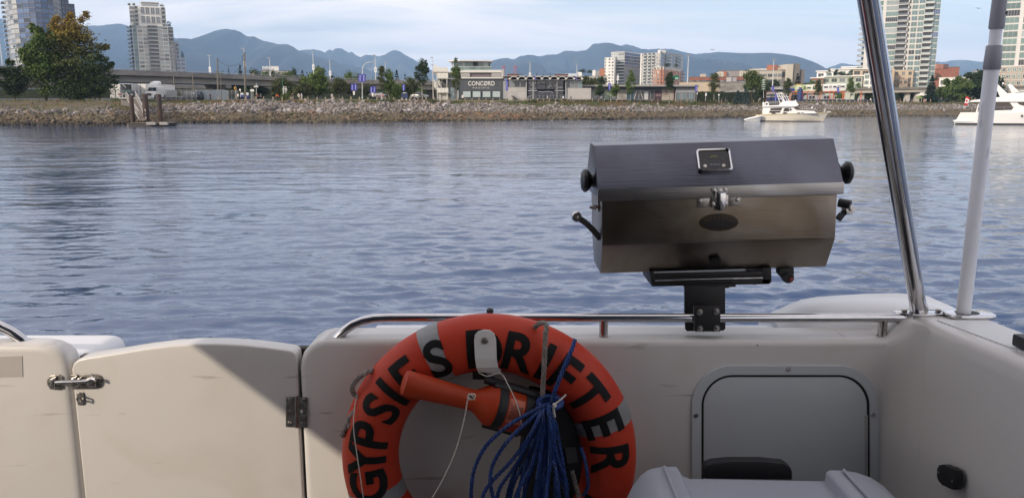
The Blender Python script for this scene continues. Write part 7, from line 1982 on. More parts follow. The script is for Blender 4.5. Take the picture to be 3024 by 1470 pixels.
for x, zz, yf in ((0.795, 1.765, 2.16), (0.83, 1.783, 2.158), (0.865, 1.803, 2.155), (0.90, 1.817, 2.15), (0.95, 1.826, 2.145), (1.02, 1.831, 2.14), (1.10, 1.836, 2.12), (1.20, 1.838, 2.09), (1.29, 1.830, 2.07), (1.325, 1.80, 2.06)):
 d = min(zz - 1.70, 0.1)
 secs.append([(x, yf + 0.004, 1.55), (x, yf, zz - d * 0.75), (x, yf + 0.02, zz - d * 0.36), (x, yf + 0.05, zz - d * 0.12), (x, yf + 0.10, zz), (x, 2.36, zz - 0.002), (x, 2.40, zz - d * 0.2), (x, 2.43, zz - d * 0.6), (x, 2.45, 1.5)])
MB().loft(secs).build('stern_quarter', gel_top, ob, smooth=True)
def ribbed():
 m = gel_top.copy(); m.name = 'ribbed gelcoat'
 n, l = m.node_tree.nodes, m.node_tree.links; b = n['Principled BSDF']
 g = n.new('ShaderNodeNewGeometry'); w = n.new('ShaderNodeTexWave'); w.inputs['Scale'].default_value = 42; w.bands_direction = 'DIAGONAL'
 l.new(g.outputs['Position'], w.inputs['Vector'])
 bp = n.new('ShaderNodeBump'); bp.inputs['Strength'].default_value = 0.8; bp.inputs['Distance'].default_value = 0.003
 l.new(w.outputs['Fac'], bp.inputs['Height']); l.new(bp.outputs[0], b.inputs['Normal'])
 return m
gel_rib = ribbed()
secs = []
for y in (2.13, 1.95, 1.7, 1.4, 0.9, 0.3, -0.5, -1.5):
 xi = 1.083 + max(0, 2.03 - y) * 0.09 if y > 1.2 else 1.158; z = 1.838 + max(0, min(0.5, 2.1 - y)) * 0.035
 xo = 1.30
 secs.append([(xi + 0.004, y, zb), (xi + 0.002, y, z - 0.14), (xi, y, z - 0.05), (xi + 0.004, y, z - 0.02), (xi + 0.018, y, z - 0.004), (xi + 0.035, y, z), (xo - 0.02, y, z), (xo, y, z - 0.012), (xo + 0.02, y, z - 0.06), (xo + 0.03, y, 0.3)])
MB().loft(secs).build('coaming', gel, ob, smooth=True)
secs = []
for y in (2.02, 1.7, 1.4, 0.9, 0.3, -0.5, -1.5):
 xi = 1.083 + max(0, 2.03 - y) * 0.09 if y > 1.2 else 1.158; z = 1.838 + max(0, min(0.5, 2.1 - y)) * 0.035
 secs.append([(xi + 0.055, y, z - 0.001), (xi + 0.055, y, z + 0.003), (1.275, y, z + 0.003), (1.275, y, z - 0.001)])
MB().loft(secs).build('nonskid_strip', gel_rib, ob)
R_ = 0.085; cx, cy = 1.092 - R_, YT - R_
cv = []
for k in range(19):
 x = 0.92 + 0.172 * k / 18
 yf = (YT if x < cx else cy + math.sqrt(max(0, R_ ** 2 - (x - cx) ** 2))) - 0.0016 * smooth01((x - 0.92) / 0.03) + 0.001
 zz = zt + 0.001 + (1.8375 - zt) * smooth01((x - 1.022) / 0.07)
 cv.append([Vector(p) for p in ((x, yf, zb), (x, yf, zz - 0.10), (x, yf, zz - 0.030), (x, yf + 0.004, zz - 0.013), (x, yf + 0.012, zz - 0.004), (x, yf + 0.026, zz), (x, 2.15, zz), (x, 2.19, zz - 0.02), (x, 2.2, zb))])
MB().loft(cv).build('inside_corner', gel, ob, smooth=True)
MB().span((-2.42, -1.6, 0.2), (-2.28, 2.06, 1.66)).build('coaming', gel, ob, bevel=0.03)
MB().span((-2.42, -1.7, 0.38), (1.33, 2.06, 0.45)).build('cockpit_sole', mat('sole', (0.17, 0.18, 0.20), 0.6), ob)
MB().span((-2.40, -1.78, 0.45), (1.32, -1.62, 3.355)).build('cabin_bulkhead', mat('cabin front', (0.085, 0.085, 0.092), 0.6), ob)
MB().span((-1.2, -1.61, 0.6), (0.7, -1.58, 2.75)).build('cabin_door', mat('smoked door', (0.02, 0.02, 0.024), 0.2), ob)
HT = [(-2.44, -1.9), (1.36, -1.9), (1.36, 1.45), (-2.44, 1.45)]
MB().prism(HT, 3.36, 3.45).build('hardtop', gel_top, ob, bevel=0.03)
cl = lambda y: 2.677 + 0.255 * (y - 0.726)
MB().extr([(-2.40, -1.6, cl(-1.6)), (-2.40, 0.92, cl(0.92)), (-2.40, 0.92, 3.36), (-2.40, -1.6, 3.36)], (0.015, 0, 0)).build('shadow_panel', mat('shadow panel cloth', (0.35, 0.33, 0.30), 0.9), ob)  # unseen panel added, its lower edge shaped to cast the door's diagonal shadow
r_ = 0.0127
path = [T(a, b, 2.085) for a, b in ((990, 1003), (1003, 988), (1020, 973), (1043, 958), (1072, 946.5), (1105, 940), (1150, 938), (1500, 938), (2000, 938), (2400, 938), (2707, 938))]
RAIL = MB().tube(path, r_, 20).build('handrail', inox_p, ob, smooth=True)
for px in (1783, 2608):
 a = T(px, 945, 2.085); b = Vector((a.x, a.y, zt - 0.004))
 MB().tube([a, b], 0.0122, 16).build('stanchion', inox_w, ob, smooth=True)
 MB().lathe([(0.0, 0), (0.0145, 0), (0.0145, 0.003), (0, 0.003)], b + Vector((0, 0, 0.002)), n=16).build('stanchion_foot', inox_d, ob)
path = [T(a, b, 2.09) for a, b in ((-420, 938), (-140, 939), (-60, 945), (-10, 958), (35, 980), (66, 1003), (74, 1014))]
MB().tube(path, r_ * 1.15, 18).build('handrail', inox_p, ob, smooth=True)
scr = MB().lathe([(0.0, 0.0), (0.0048, 0.0), (0.0040, 0.0018), (0.0, 0.0022)], (0, 0, 0), (0, -1, 0), 12)
scr.box((0, -0.0021, 0), (0.0052, 0.0006, 0.0010), 0); scr_me = scr.mesh('screw', [inox_w], smooth=True)
def screws(parent, ps, Y, s=1.0):
 for a, b in ps:
  o = place('screw', scr_me, parent, T(a, b, Y) - WL[parent.name]); o.scale = (s, s, s); o.rotation_euler = (0, random.uniform(0, 3), 0)
KE = front([(150, 1108), (176, 1104), (186, 1110), (187, 1146), (176, 1150), (150, 1147), (142, 1134), (141, 1120)], -0.004, 'latch_keeper', inox_d, 0.001)
front([(156, 1113), (168, 1113), (168, 1140), (156, 1140)], -0.014, 'keeper_block', inox_w, 0.003, YT - 0.0041, KE)
screws(KE, ((149, 1128), (166, 1111), (166, 1145)), YT - 0.0045)
BP = front([(211, 1105), (285, 1103), (297, 1107), (304, 1117), (305, 1132), (298, 1142), (284, 1146), (216, 1147)], -0.004, 'latch_plate', inox_d, 0.001, YT, DOOR)
o = MB().tube([T(164, 1128.5, YT - 0.014), T(262, 1124, YT - 0.014)], 0.0052, 14).build('latch_bolt', inox_p, DOOR, smooth=True)
for a, b in ((216, 229), (234, 246)): front([(a, 1112), (b, 1111), (b, 1136), (a, 1137)], -0.012, 'bolt_guide', inox_w, 0.003, YT - 0.0042, DOOR)
MB().tube([T(258, 1124, YT - 0.014), T(272, 1117, YT - 0.018), T(282, 1120, YT - 0.020)], [0.0052, 0.0045, 0.0055], 10).build('bolt_handle', inox_p, DOOR, smooth=True)
front([(262, 1113), (284, 1113), (288, 1128), (284, 1137), (262, 1136)], -0.010, 'bolt_catch', inox_w, 0.003, YT - 0.0042, DOOR)
for a, b in ((228, 1108), (272, 1107), (292, 1118), (280, 1139), (230, 1142)):
 place('screw', scr_me, DOOR, T(a, b, YT - 0.0046) - WL[DOOR.name])
front([(228, 1158), (247, 1157), (250, 1170), (251, 1190), (246, 1194), (232, 1194), (229, 1176)], -0.004, 'eye_plate', inox_d, 0.001, YT, DOOR)
MB().tube([T(243, 1170, YT - 0.004), T(236, 1173, YT - 0.02), T(226, 1177, YT - 0.026), T(229, 1182, YT - 0.024), T(240, 1181, YT - 0.012), T(243, 1183, YT - 0.004)], 0.0028, 8).build('hook_eye', inox_w, DOOR, smooth=True)
for a, b in ((237, 1162), (240, 1188)): place('screw', scr_me, DOOR, T(a, b, YT - 0.0046) - WL[DOOR.name])
HG = front([(846, 1170), (873, 1170), (872, 1259), (845, 1258)], -0.004, 'hinge_leaf', inox_d, 0.0008)
HG2 = front([(881, 1171), (908, 1172), (907, 1260), (880, 1260)], -0.004, 'hinge_leaf', inox_d, 0.0008)
MB().tube([T(876.5, 1169, YT - 0.003), T(874.5, 1261, YT - 0.003)], 0.0048, 12).build('hinge_pin', inox_w, ob, smooth=True)
screws(HG, ((856, 1180), (855, 1216), (855, 1249)), YT - 0.0045, 1.25); screws(HG2, ((897, 1181), (896, 1216), (895, 1250)), YT - 0.0045, 1.25)
MB().lathe([(0.0, 0), (0.0095, 0), (0.0085, 0.006), (0.0, 0.008)], T(896, 1216, YT - 0.005), (0, -1, 0), 14).build('hinge_bolt', inox_w, ob, smooth=True)
front([(-60, 1054), (66, 1050), (68, 1111), (-60, 1114)], -0.0012, 'plate_patch', mat('faded patch', (0.40, 0.375, 0.355), 0.5, var=0.12, scale=9), 0)
MB().lathe([(0.0, 0), (0.0022, 0), (0.0018, 0.0008), (0, 0.001)], T(2237, 1019, YT - 0.0003), (0, -1, 0), 8).build('pin_hole', rubber, ob)
def arch_pts(x0, x1, y_top, rad, y_bot, n=10):
 p = [(x0, y_bot)]
 for k in range(n + 1): a = math.pi * k / (2 * n); p.append((x0 + rad * (1 - math.cos(a)), y_top + rad * (1 - math.sin(a))))
 for k in range(n + 1): a = math.pi * k / (2 * n); p.append((x1 - rad * (1 - math.sin(a)), y_top + rad * (1 - math.cos(a))))
 return p + [(x1, y_bot)]
def arch_ring(o_, i_, y_out, y_wall, name, m, bevel=0):
 A = [T(a, b, y_wall) for a, b in o_]; B = [T(a, b, y_wall) for a, b in i_]
 n = len(A); off = Vector((0, y_out - y_wall, 0))
 vs = A + B + [v + off for v in A] + [v + off for v in B]; fs = []
 for k in range(n - 1):
  fs += [(2 * n + k, 2 * n + k + 1, 3 * n + k + 1, 3 * n + k), (k, k + 1, 2 * n + k + 1, 2 * n + k), (n + k, n + k + 1, 3 * n + k + 1, 3 * n + k)]
 return MB().add(vs, fs).build(name, m, ob, bevel=bevel)
hatch_m = mat('hatch plastic', (0.47, 0.50, 0.525), 0.45, var=0.03, scale=3, bump=0.03, bscale=300)
O = arch_pts(2042, 2591, 1077, 118, 1640); I = arch_pts(2069, 2565, 1103, 92, 1640); I2 = arch_pts(2077, 2557, 1111, 84, 1640)
arch_ring(O, I, YT - 0.007, YT + 0.002, 'hatch_frame', hatch_m)
arch_ring([(a, b) for a, b in I], I2, YT - 0.003, YT + 0.002, 'hatch_gasket', rubber)
HP = MB().extr([T(a, b, YT + 0.001) for a, b in I2], (0, -0.0065, 0)).build('hatch_door', hatch_m, ob, bevel=0.0015)
screws(ob, ((2327, 1090), (2055, 1226), (2579, 1224)), YT - 0.0072, 1.5)
for k in range(17):
 y = 1224 + k * 13.5
 front([(2552.5, y), (2561.5, y), (2561, y + 12.4), (2552, y + 12.4)], -0.0045, 'hinge_knuckle', mat('hinge white', (0.40, 0.40, 0.40), 0.4, 0.3), 0.001, YT - 0.0031)
xs = 1.098
def side(pts, name, m, dx=-0.006, bevel=0.0015):
 A = []
 for a, b in pts:
  d = -(b - H0 / 2) / F; k = (a - W0 / 2) / F; fy = CP + d * SP
  s = xs / k; A.append(Vector((xs, s * fy, CAM_Z + s * (-SP + d * CP))))
 return MB().extr(A, (dx, 0, 0)).build(name, m, ob, bevel=bevel)
side([(2790, 1382), (2796, 1372), (2808, 1370), (2818, 1376), (2828, 1378), (2843, 1388), (2846, 1402), (2844, 1436), (2838, 1445), (2824, 1440), (2812, 1434), (2806, 1432), (2793, 1418), (2789, 1404)], 'socket_cover', black_pl, -0.020)
for a, b in ((2798, 1393), (2838, 1419)): side([(a - 3, b - 3), (a + 3, b - 2), (a + 3, b + 4), (a - 3, b + 3)], 'cover_screw', inox_p, -0.0225, 0)
base = Vector((1.132, 2.10, 1.842))
fl = [(base.x + 0.074 * math.cos(a), base.y - 0.006 + 0.030 * math.sin(a)) for a in [2 * math.pi * k / 24 for k in range(24)]]
MB().prism(fl, 1.839, 1.847).build('pole_flange', inox_p, ob, bevel=0.0015)
for s in (-0.047, 0.047): MB().lathe([(0.0, 0), (0.0075, 0), (0.0075, 0.007), (0.0, 0.009)], base + Vector((s, -0.010, 0.005)), n=6).build('flange_bolt', inox_d, ob)
tp = P(2558, -40, 1.66)
d = (tp - base); top = base + d * ((3.37 - base.z) / d.z)
mid = base + d
MB().tube([base, base + d * 0.05, mid, top], 0.0215, 22).build('hardtop_pole', inox_p, ob, smooth=True)
MB().lathe([(0.0225, 0), (0.0235, 0.002), (0.0235, 0.02), (0.0222, 0.024)], base + Vector((0, 0, 0.004)), d.normalized(), 20).build('pole_socket', inox_w, ob, smooth=True)
rh = P(2861, 934, 2.062)
e1 = [(rh.x + 0.064 * math.copysign(abs(math.cos(a)) ** 0.6, math.cos(a)), rh.y + 0.040 * math.copysign(abs(math.sin(a)) ** 0.6, math.sin(a))) for a in [2 * math.pi * k / 28 for k in range(28)]]
MB().prism(e1, 1.8415, 1.853).build('rod_holder', inox_p, ob, bevel=0.004, seg=3)
e2 = [(rh.x - 0.006 + 0.032 * math.cos(a), rh.y + 0.026 * math.sin(a)) for a in [2 * math.pi * k / 20 for k in range(20)]]
MB().prism(e2, 1.853, 1.8535).build('rod_socket', rubber, ob)
c = ZX(2989, 983, 1.885)
MB().span((c.x, c.y - 0.25, 1.856), (c.x + 0.05, c.y, 1.885)).build('deck_cleat', black_pl, ob, bevel=0.006)
# grey white telescopic pole standing in the rod holder
pl = thing('telescopic_pole', 'scuffed grey white telescopic pole standing upright in the steel rod holder', 'pole', (rh.x, rh.y, 1.80))
def scuff():
 m = mat('pole plastic', (0.82, 0.825, 0.86), 0.45, var=0.05, scale=6)
 n, l = m.node_tree.nodes, m.node_tree.links; b = n['Principled BSDF']; src = b.inputs['Base Color'].links[0].from_socket
 g = n.new('ShaderNodeNewGeometry'); ma = n.new('ShaderNodeMapping'); ma.inputs['Scale'].default_value = (22, 22, 5); l.new(g.outputs['Position'], ma.inputs[0])
 t = n.new('ShaderNodeTexNoise'); t.inputs['Scale'].default_value = 1.3; t.inputs['Detail'].default_value = 8; l.new(ma.outputs[0], t.inputs['Vector'])
 r = n.new('ShaderNodeValToRGB'); r.color_ramp.elements[0].position = 0.63; r.color_ramp.elements[1].position = 0.70
 r.color_ramp.elements[0].color = (0, 0, 0, 1); r.color_ramp.elements[1].color = (0.6, 0.6, 0.6, 1); l.new(t.outputs['Fac'], r.inputs[0])
 mx = n.new('ShaderNodeMixRGB'); mx.inputs['Color2'].default_value = (0.16, 0.15, 0.15, 1); l.new(r.outputs[0], mx.inputs['Fac']); l.new(src, mx.inputs['Color1']); l.new(mx.outputs[0], b.inputs['Base Color'])
 return m
sm = scuff(); gp = mat('grey coupling', (0.28, 0.285, 0.32), 0.5, var=0.06)
def pz(py): return P(2900, py, 2.06).z
pxr = lambda py, px: P(px, py, 2.06).x
x0, x1 = P(2844, 930, 2.06).x, P(2952, 0, 2.06).x
def px_at(z): return x0 + (x1 - x0) * (z - pz(930)) / (pz(0) - pz(930))
def seg(y0, y1, r0, r1, name, m, cap=0.0):
 za, zb_ = pz(y0), pz(y1); A = Vector((px_at(za), 2.06, za)); B = Vector((px_at(zb_), 2.06, zb_))
 return MB().tube([A, A.lerp(B, 0.03), A.lerp(B, 0.97), B], [r0 - cap, r0, r1, r1 - cap], 24).build(name, m, pl, smooth=True)
seg(945, 196, 0.0180, 0.0176, 'lower_tube', sm)
seg(206, 135, 0.0208, 0.0188, 'coupling', gp, 0.001)
seg(140, 70, 0.0143, 0.0143, 'middle_tube', mat('pale pole plastic', (0.82, 0.825, 0.86), 0.45, var=0.04, scale=8))
seg(86, -70, 0.0182, 0.0165, 'coupling', gp, 0.001)
seg(-70, -340, 0.0150, 0.0150, 'upper_tube', mat('pale pole plastic', (0, 0, 0)))
z = pz(40); MB().lathe([(0.0, 0), (0.004, 0), (0.003, 0.003), (0, 0.003)], Vector((px_at(z) + 0.013, 2.06 - 0.012, z)), (0.6, -0.75, 0), 8).build('lock_pin', metal_dark, pl)
# life buoy
CB = (1445, 1347); YB = 1.965
bc = P(*CB, YB); RB, rb = 0.3195, 0.0755
def buoy_mat():
 m = mat('orange buoy', (0.42, 0.029, 0.012), 0.55, var=0.12, scale=7, spec=0.3, col2=(0.48, 0.050, 0.020), bump=0.03, bscale=120)
 n, l = m.node_tree.nodes, m.node_tree.links; b = n['Principled BSDF']; src = b.inputs['Base Color'].links[0].from_socket
 t = n.new('ShaderNodeTexNoise'); t.inputs['Scale'].default_value = 26; t.inputs['Detail'].default_value = 8
 g = n.new('ShaderNodeNewGeometry'); l.new(g.outputs['Position'], t.inputs['Vector'])
 r = n.new('ShaderNodeValToRGB'); r.color_ramp.elements[0].position = 0.62; r.color_ramp.elements[1].position = 0.72; r.color_ramp.elements[0].color = (0, 0, 0, 1); r.color_ramp.elements[1].color = (0.35, 0.35, 0.35, 1)
 l.new(t.outputs['Fac'], r.inputs[0]); mx = n.new('ShaderNodeMixRGB'); mx.inputs['Color2'].default_value = (0.30, 0.05, 0.03, 1)
 l.new(r.outputs[0], mx.inputs['Fac']); l.new(src, mx.inputs['Color1']); l.new(mx.outputs[0], b.inputs['Base Color'])
 return m
bu = thing('life_buoy', 'orange ring life buoy lettered in black with grey reflective bands, hung on the transom', 'life buoy', bc)
def torus_pt(ang, phi, extra=0.0):
 rr = RB + (rb + extra) * math.sin(phi)
 return bc + Vector((rr * math.sin(ang), -(rb + extra) * 0.92 * math.cos(phi), rr * math.cos(ang)))
def torus_sec(a0, a1, n, extra, name, m, k=28):
 rings = [[torus_pt(a0 + (a1 - a0) * i / n, 2 * math.pi * j / k, extra) for j in range(k)] for i in range(n + 1)]
 return MB().loft(rings, caps=abs(a1 - a0) < 6.2).build(name, m, bu, smooth=True)
torus_sec(0, 2 * math.pi, 96, 0.0, 'ring_body', buoy_mat())
tape = mat('reflective tape', (0.20, 0.205, 0.21), 0.5, var=0.25, scale=9, bump=0.15, bscale=45)
for a in (-24, 68.7, -108.5, 160): torus_sec(math.radians(a - 4.3), math.radians(a + 4.3), 10, 0.0012, 'reflective_band', tape)
ink = mat('black letter tape', (0.004, 0.004, 0.005), 0.65, spec=0.25)
def letter(ch, ang, size=0.118, dphi=0.0, k=1.0):
 me = text_mesh(ch, size, 0.0, bold=size * 0.027)
 bm = bmesh.new(); bm.from_mesh(me)
 bmesh.ops.remove_doubles(bm, verts=bm.verts, dist=1e-5)
 ys = [v.co.y for v in bm.verts]; xs_ = [v.co.x for v in bm.verts]
 cx_, cy_ = (max(xs_) + min(xs_)) / 2, (max(ys) + min(ys)) / 2
 for q in range(1, 14):
  yv = min(ys) + (max(ys) - min(ys)) * q / 14
  bmesh.ops.bisect_plane(bm, geom=bm.verts[:] + bm.edges[:] + bm.faces[:], plane_co=(0, yv, 0), plane_no=(0, 1, 0))
 for q in range(1, 9):
  xv = min(xs_) + (max(xs_) - min(xs_)) * q / 9
  bmesh.ops.bisect_plane(bm, geom=bm.verts[:] + bm.edges[:] + bm.faces[:], plane_co=(xv, 0, 0), plane_no=(1, 0, 0))
 sc = 0.098 / (max(ys) - min(ys))
 for v in bm.verts:
  u = (v.co.x - cx_) * sc * k; w = (v.co.y - cy_) * sc
  s = max(-0.98, min(0.98, w / rb)); phi = math.asin(s) * 0.5 + s * 0.55
  v.co = torus_pt(math.radians(ang) + u / (RB + w * 0.8), phi + dphi, 0.0022) - bc
 bmesh.ops.recalc_face_normals(bm, faces=bm.faces)
 bm.to_mesh(me); bm.free(); me.materials.append(ink)
 me.polygons.foreach_set('use_smooth', [False] * len(me.polygons))
 o = link('lettering', me, bu)
for ch, a in (('G', -99.5), ('Y', -86), ('P', -73.5), ('S', -60), ('I', -50.3), ('E', -39.5), ('S', -23.5), ('D', -1.5), ('R', 14.8), ('I', 27), ('F', 37.8), ('T', 52.5), ('E', 69), ('R', 86.5), ('I', 109)):
 letter(ch, a)
def twisted(path, r, n_str=3, pitch=0.022, name='rope', m=None, parent=None, seg=5, strand=0.56, sides=6):
 pts = [Vector(p) for p in path]
 L = [0];
 for i in range(1, len(pts)): L.append(L[-1] + (pts[i] - pts[i - 1]).length)
 n = max(6, int(L[-1] / pitch * seg)); out = []
 for k in range(n + 1):
  s = L[-1] * k / n; i = 1
  while i < len(L) - 1 and L[i] < s: i += 1
  f = (s - L[i - 1]) / max(1e-9, L[i] - L[i - 1]); out.append(pts[i - 1].lerp(pts[i], f))
 mb = MB()
 tg = [(out[min(i + 1, n)] - out[max(i - 1, 0)]).normalized() for i in range(n + 1)]
 up = Vector((0, 1, 0.01)); fr = []
 for t_ in tg:
  a = t_.cross(up)
  if a.length < 1e-4: a = t_.cross(Vector((1, 0, 0)))
  a.normalize(); b = a.cross(t_); fr.append((a, b))
 for q in range(n_str):
  P_ = []
  for i, c in enumerate(out):
   w = 2 * math.pi * (i / seg + q / n_str); a, b = fr[i]
   P_.append(c + (a * math.cos(w) + b * math.sin(w)) * r * 0.5)
  mb.tube(P_, r * strand, sides)
 return mb.build(name, m, parent, smooth=True)
def curve(pts, n=10):
 p = [Vector(q) for q in pts]; p = [p[0] * 2 - p[1]] + p + [p[-1] * 2 - p[-2]]; out = []
 for i in range(1, len(p) - 2):
  for k in range(n):
   t = k / n; a, b, c, d_ = p[i - 1], p[i], p[i + 1], p[i + 2]
   out.append(0.5 * ((2 * b) + (-a + c) * t + (2 * a - 5 * b + 4 * c - d_) * t * t + (-a + 3 * b - 3 * c + d_) * t ** 3))
 out.append(p[-2]); return out
grey_rope = mat('weathered rope', (0.23, 0.20, 0.18), 0.9, var=0.35, scale=60)
twisted(curve([P(1105, 1092, 1.95), P(1080, 1100, 1.93), P(1052, 1122, 1.925), P(1040, 1145, 1.93), P(1046, 1164, 1.94), P(1062, 1178, 1.935), P(1058, 1200, 1.93), P(1035, 1230, 1.93), P(1020, 1262, 1.93), P(1010, 1288, 1.935)]), 0.0075, 3, 0.042, 'grab_rope', grey_rope, bu, 8, 0.52)
twisted(curve([P(1062, 1178, 1.935), P(1066, 1200, 1.925), P(1050, 1235, 1.925), P(1028, 1262, 1.925)]), 0.0065, 3, 0.042, 'grab_rope', grey_rope, bu, 8, 0.52)
twisted(curve([P(1580, 966, 1.93), P(1590, 957, 1.905), P(1604, 953, 1.895), P(1614, 962, 1.888), P(1611, 985, 1.882), P(1609, 1040, 1.878), P(1606, 1100, 1.88), P(1603, 1150, 1.885), P(1603, 1185, 1.885)]), 0.0072, 3, 0.042, 'grab_rope', grey_rope, bu, 8, 0.52)
twisted(curve([P(1690, 1390, 1.90), P(1700, 1430, 1.90), P(1712, 1480, 1.90), P(1718, 1540, 1.91)]), 0.0065, 3, 0.042, 'grab_rope', grey_rope, bu, 8, 0.52)
tb = thing('buoy_hook', 'white plastic hook strap screwed over the top of the buoy', 'hook', T(1437, 980, 1.90))
pts = [(1400, 1005), (1402, 990), (1412, 979), (1430, 974), (1448, 976), (1460, 986), (1465, 1003), (1467, 1060), (1471, 1085), (1478, 1103)]
L_ = [(1400, 1005), (1403, 1060), (1407, 1085), (1412, 1098)]
out_l = [P(a, b, y) for (a, b), y in zip(L_, (1.884, 1.884, 1.89, 1.905))]
out_r = [P(a, b, y) for (a, b), y in zip(((1465, 1003), (1467, 1060), (1471, 1085), (1478, 1104)), (1.884, 1.884, 1.89, 1.905))]
capv = [P(a, b, 1.884) for a, b in ((1402, 990), (1412, 979), (1430, 974), (1448, 976), (1460, 986))]
mb = MB(); off = Vector((0, 0.004, 0))
face = [out_l[0]] + capv + [out_r[0]]
mb.extr(face, off)
for i in range(3): mb.extr([out_l[i], out_r[i], out_r[i + 1], out_l[i + 1]], off)
mb.extr([out_l[3], out_r[3], out_r[3] + Vector((0.004, 0.10, 0.045)), out_l[3] + Vector((0.0, 0.10, 0.045))], (0, 0, 0.004))
mb.build('strap', gel_white, tb)
o = MB().lathe([(0, 0), (0.0085, 0), (0.0085, 0.0015), (0.006, 0.002), (0.0052, 0.004), (0, 0.0045)], P(1431, 1006, 1.8835), (0, -1, 0), 16).build('screw', inox_d, tb, smooth=True)
MB().span((P(1400, 1150, 2.0).x, 1.93, P(1400, 1120, 1.93).z), (P(1440, 1150, 2.0).x, 2.049, P(1400, 1090, 1.93).z)).build('bracket', black_pl, tb)
# orange man-overboard light clipped across the buoy
lt = thing('rescue_light', 'orange handheld rescue light with black straps lying across the buoy', 'rescue light', P(1350, 1190, 1.86))
A, B = P(1190, 1128, 1.850), P(1560, 1222, 1.915)
ax = (B - A); Lh = ax.length; axn = ax.normalized()
orange_pl = mat('orange plastic', (0.36, 0.036, 0.007), 0.5, spec=0.3, var=0.06, scale=8)
prof = [(0.022, 0.0), (0.0305, 0.004), (0.0325, 0.012), (0.0315, 0.05), (0.0285, 0.12), (0.0265, 0.175), (0.0275, 0.187), (0.036, 0.202), (0.049, 0.220), (0.0545, 0.232), (0.0555, 0.245)]
MB().lathe(prof + [(0.0555, 0.315), (0.05, 0.325), (0.001, 0.33)], A, axn, 36).build('light_body', orange_pl, lt, smooth=True)
MB().lathe([(0.0565, 0), (0.0575, 0.002), (0.0575, 0.022), (0.0565, 0.024)], A + axn * 0.240, axn, 36).build('strap', rubber, lt, smooth=True)
MB().lathe([(0.0575, 0), (0.0585, 0.002), (0.0585, 0.05), (0.0565, 0.052), (0.02, 0.056)], A + axn * 0.312, axn, 32).build('lens_housing', black_pl, lt, smooth=True)
u_ = axn.cross(Vector((0, -1, 0))).normalized()
if u_.z < 0: u_ = -u_
for s, l0, l1 in ((1, 0.225, 0.34), (-1, 0.232, 0.33)):
 p0, p1 = A + axn * l0 + u_ * s * 0.055, A + axn * l1 + u_ * s * 0.058
 MB().tube([p0 + Vector((0, -0.004, 0)), p1 + Vector((0, -0.004, 0))], 0.009, 8).build('holder_arm', black_pl, lt)
MB().tube([P(1432, 1118, 1.90), P(1500, 1140, 1.90), P(1600, 1170, 1.91)], 0.012, 8).build('holder_arm', black_pl, lt)
lbl = mat('label print', (0.52, 0.13, 0.075), 0.5, var=0.1)
w_ = axn.cross(u_).normalized()
if w_.y > 0: w_ = -w_
def on_body(l, phi, r=0.0560): return A + axn * l + (w_ * math.cos(phi) + u_ * math.sin(phi)) * r
vs = [on_body(0.268 + 0.040 * i, -0.25 + 1.15 * j / 8) for j in range(9) for i in (0, 1)]
MB().add(vs, [(2 * j, 2 * j + 1, 2 * j + 3, 2 * j + 2) for j in range(8)]).build('label', lbl, lt, smooth=True)
mb = MB()
for k in range(9):
 l0 = 0.271 + k * 0.0038; e = random.uniform(0.55, 1.0)
 for j in range(6):
  p0 = -0.05 + (0.85 * e) * j / 6
  mb.add([on_body(l0, p0, 0.0564), on_body(l0 + 0.0016, p0, 0.0564), on_body(l0 + 0.0016, p0 + 0.11, 0.0564), on_body(l0, p0 + 0.11, 0.0564)], [(0, 1, 2, 3)])
mb.build('print_lines', ink, lt)
cord = mat('white cord', (0.52, 0.49, 0.44), 0.8, var=0.1, scale=60)
for lab, pts, r in (('thin white cord knotted to the rescue light and hanging straight down', [(1390, 1172, 1.812), (1383, 1178, 1.808), (1379, 1192, 1.810), (1368, 1250, 1.815), (1345, 1330, 1.82), (1310, 1410, 1.825), (1270, 1480, 1.83)], 0.0016), ('thin white cord from the hook strap down over the rescue light', [(1414, 1100, 1.90), (1440, 1110, 1.88), (1478, 1102, 1.885), (1500, 1135, 1.862), (1522, 1180, 1.845), (1535, 1220, 1.84), (1541, 1260, 1.84)], 0.0013),
     ('thin pale cord hanging down the lettered port side of the buoy', [(1055, 1162, 1.93), (1048, 1200, 1.92), (1044, 1260, 1.895), (1054, 1340, 1.885), (1066, 1420, 1.885), (1076, 1490, 1.89)], 0.0014)):
 o = MB().tube(curve([P(*p) for p in pts], 6), r, 6).build('cord', cord, smooth=True); tag(o, lab, 'cord')
 if 'knotted' in lab:
  for k in range(4):
   c = P(1388 + k * 3, 1172 - (k % 2) * 5, 1.808)
   MB().tube([c + Vector((0.006 * math.cos(a + k), -0.003, 0.005 * math.sin(a))) for a in [2 * math.pi * j / 10 for j in range(10)]], r * 1.1, 5, closed=True).build('knot', cord, o, smooth=True)
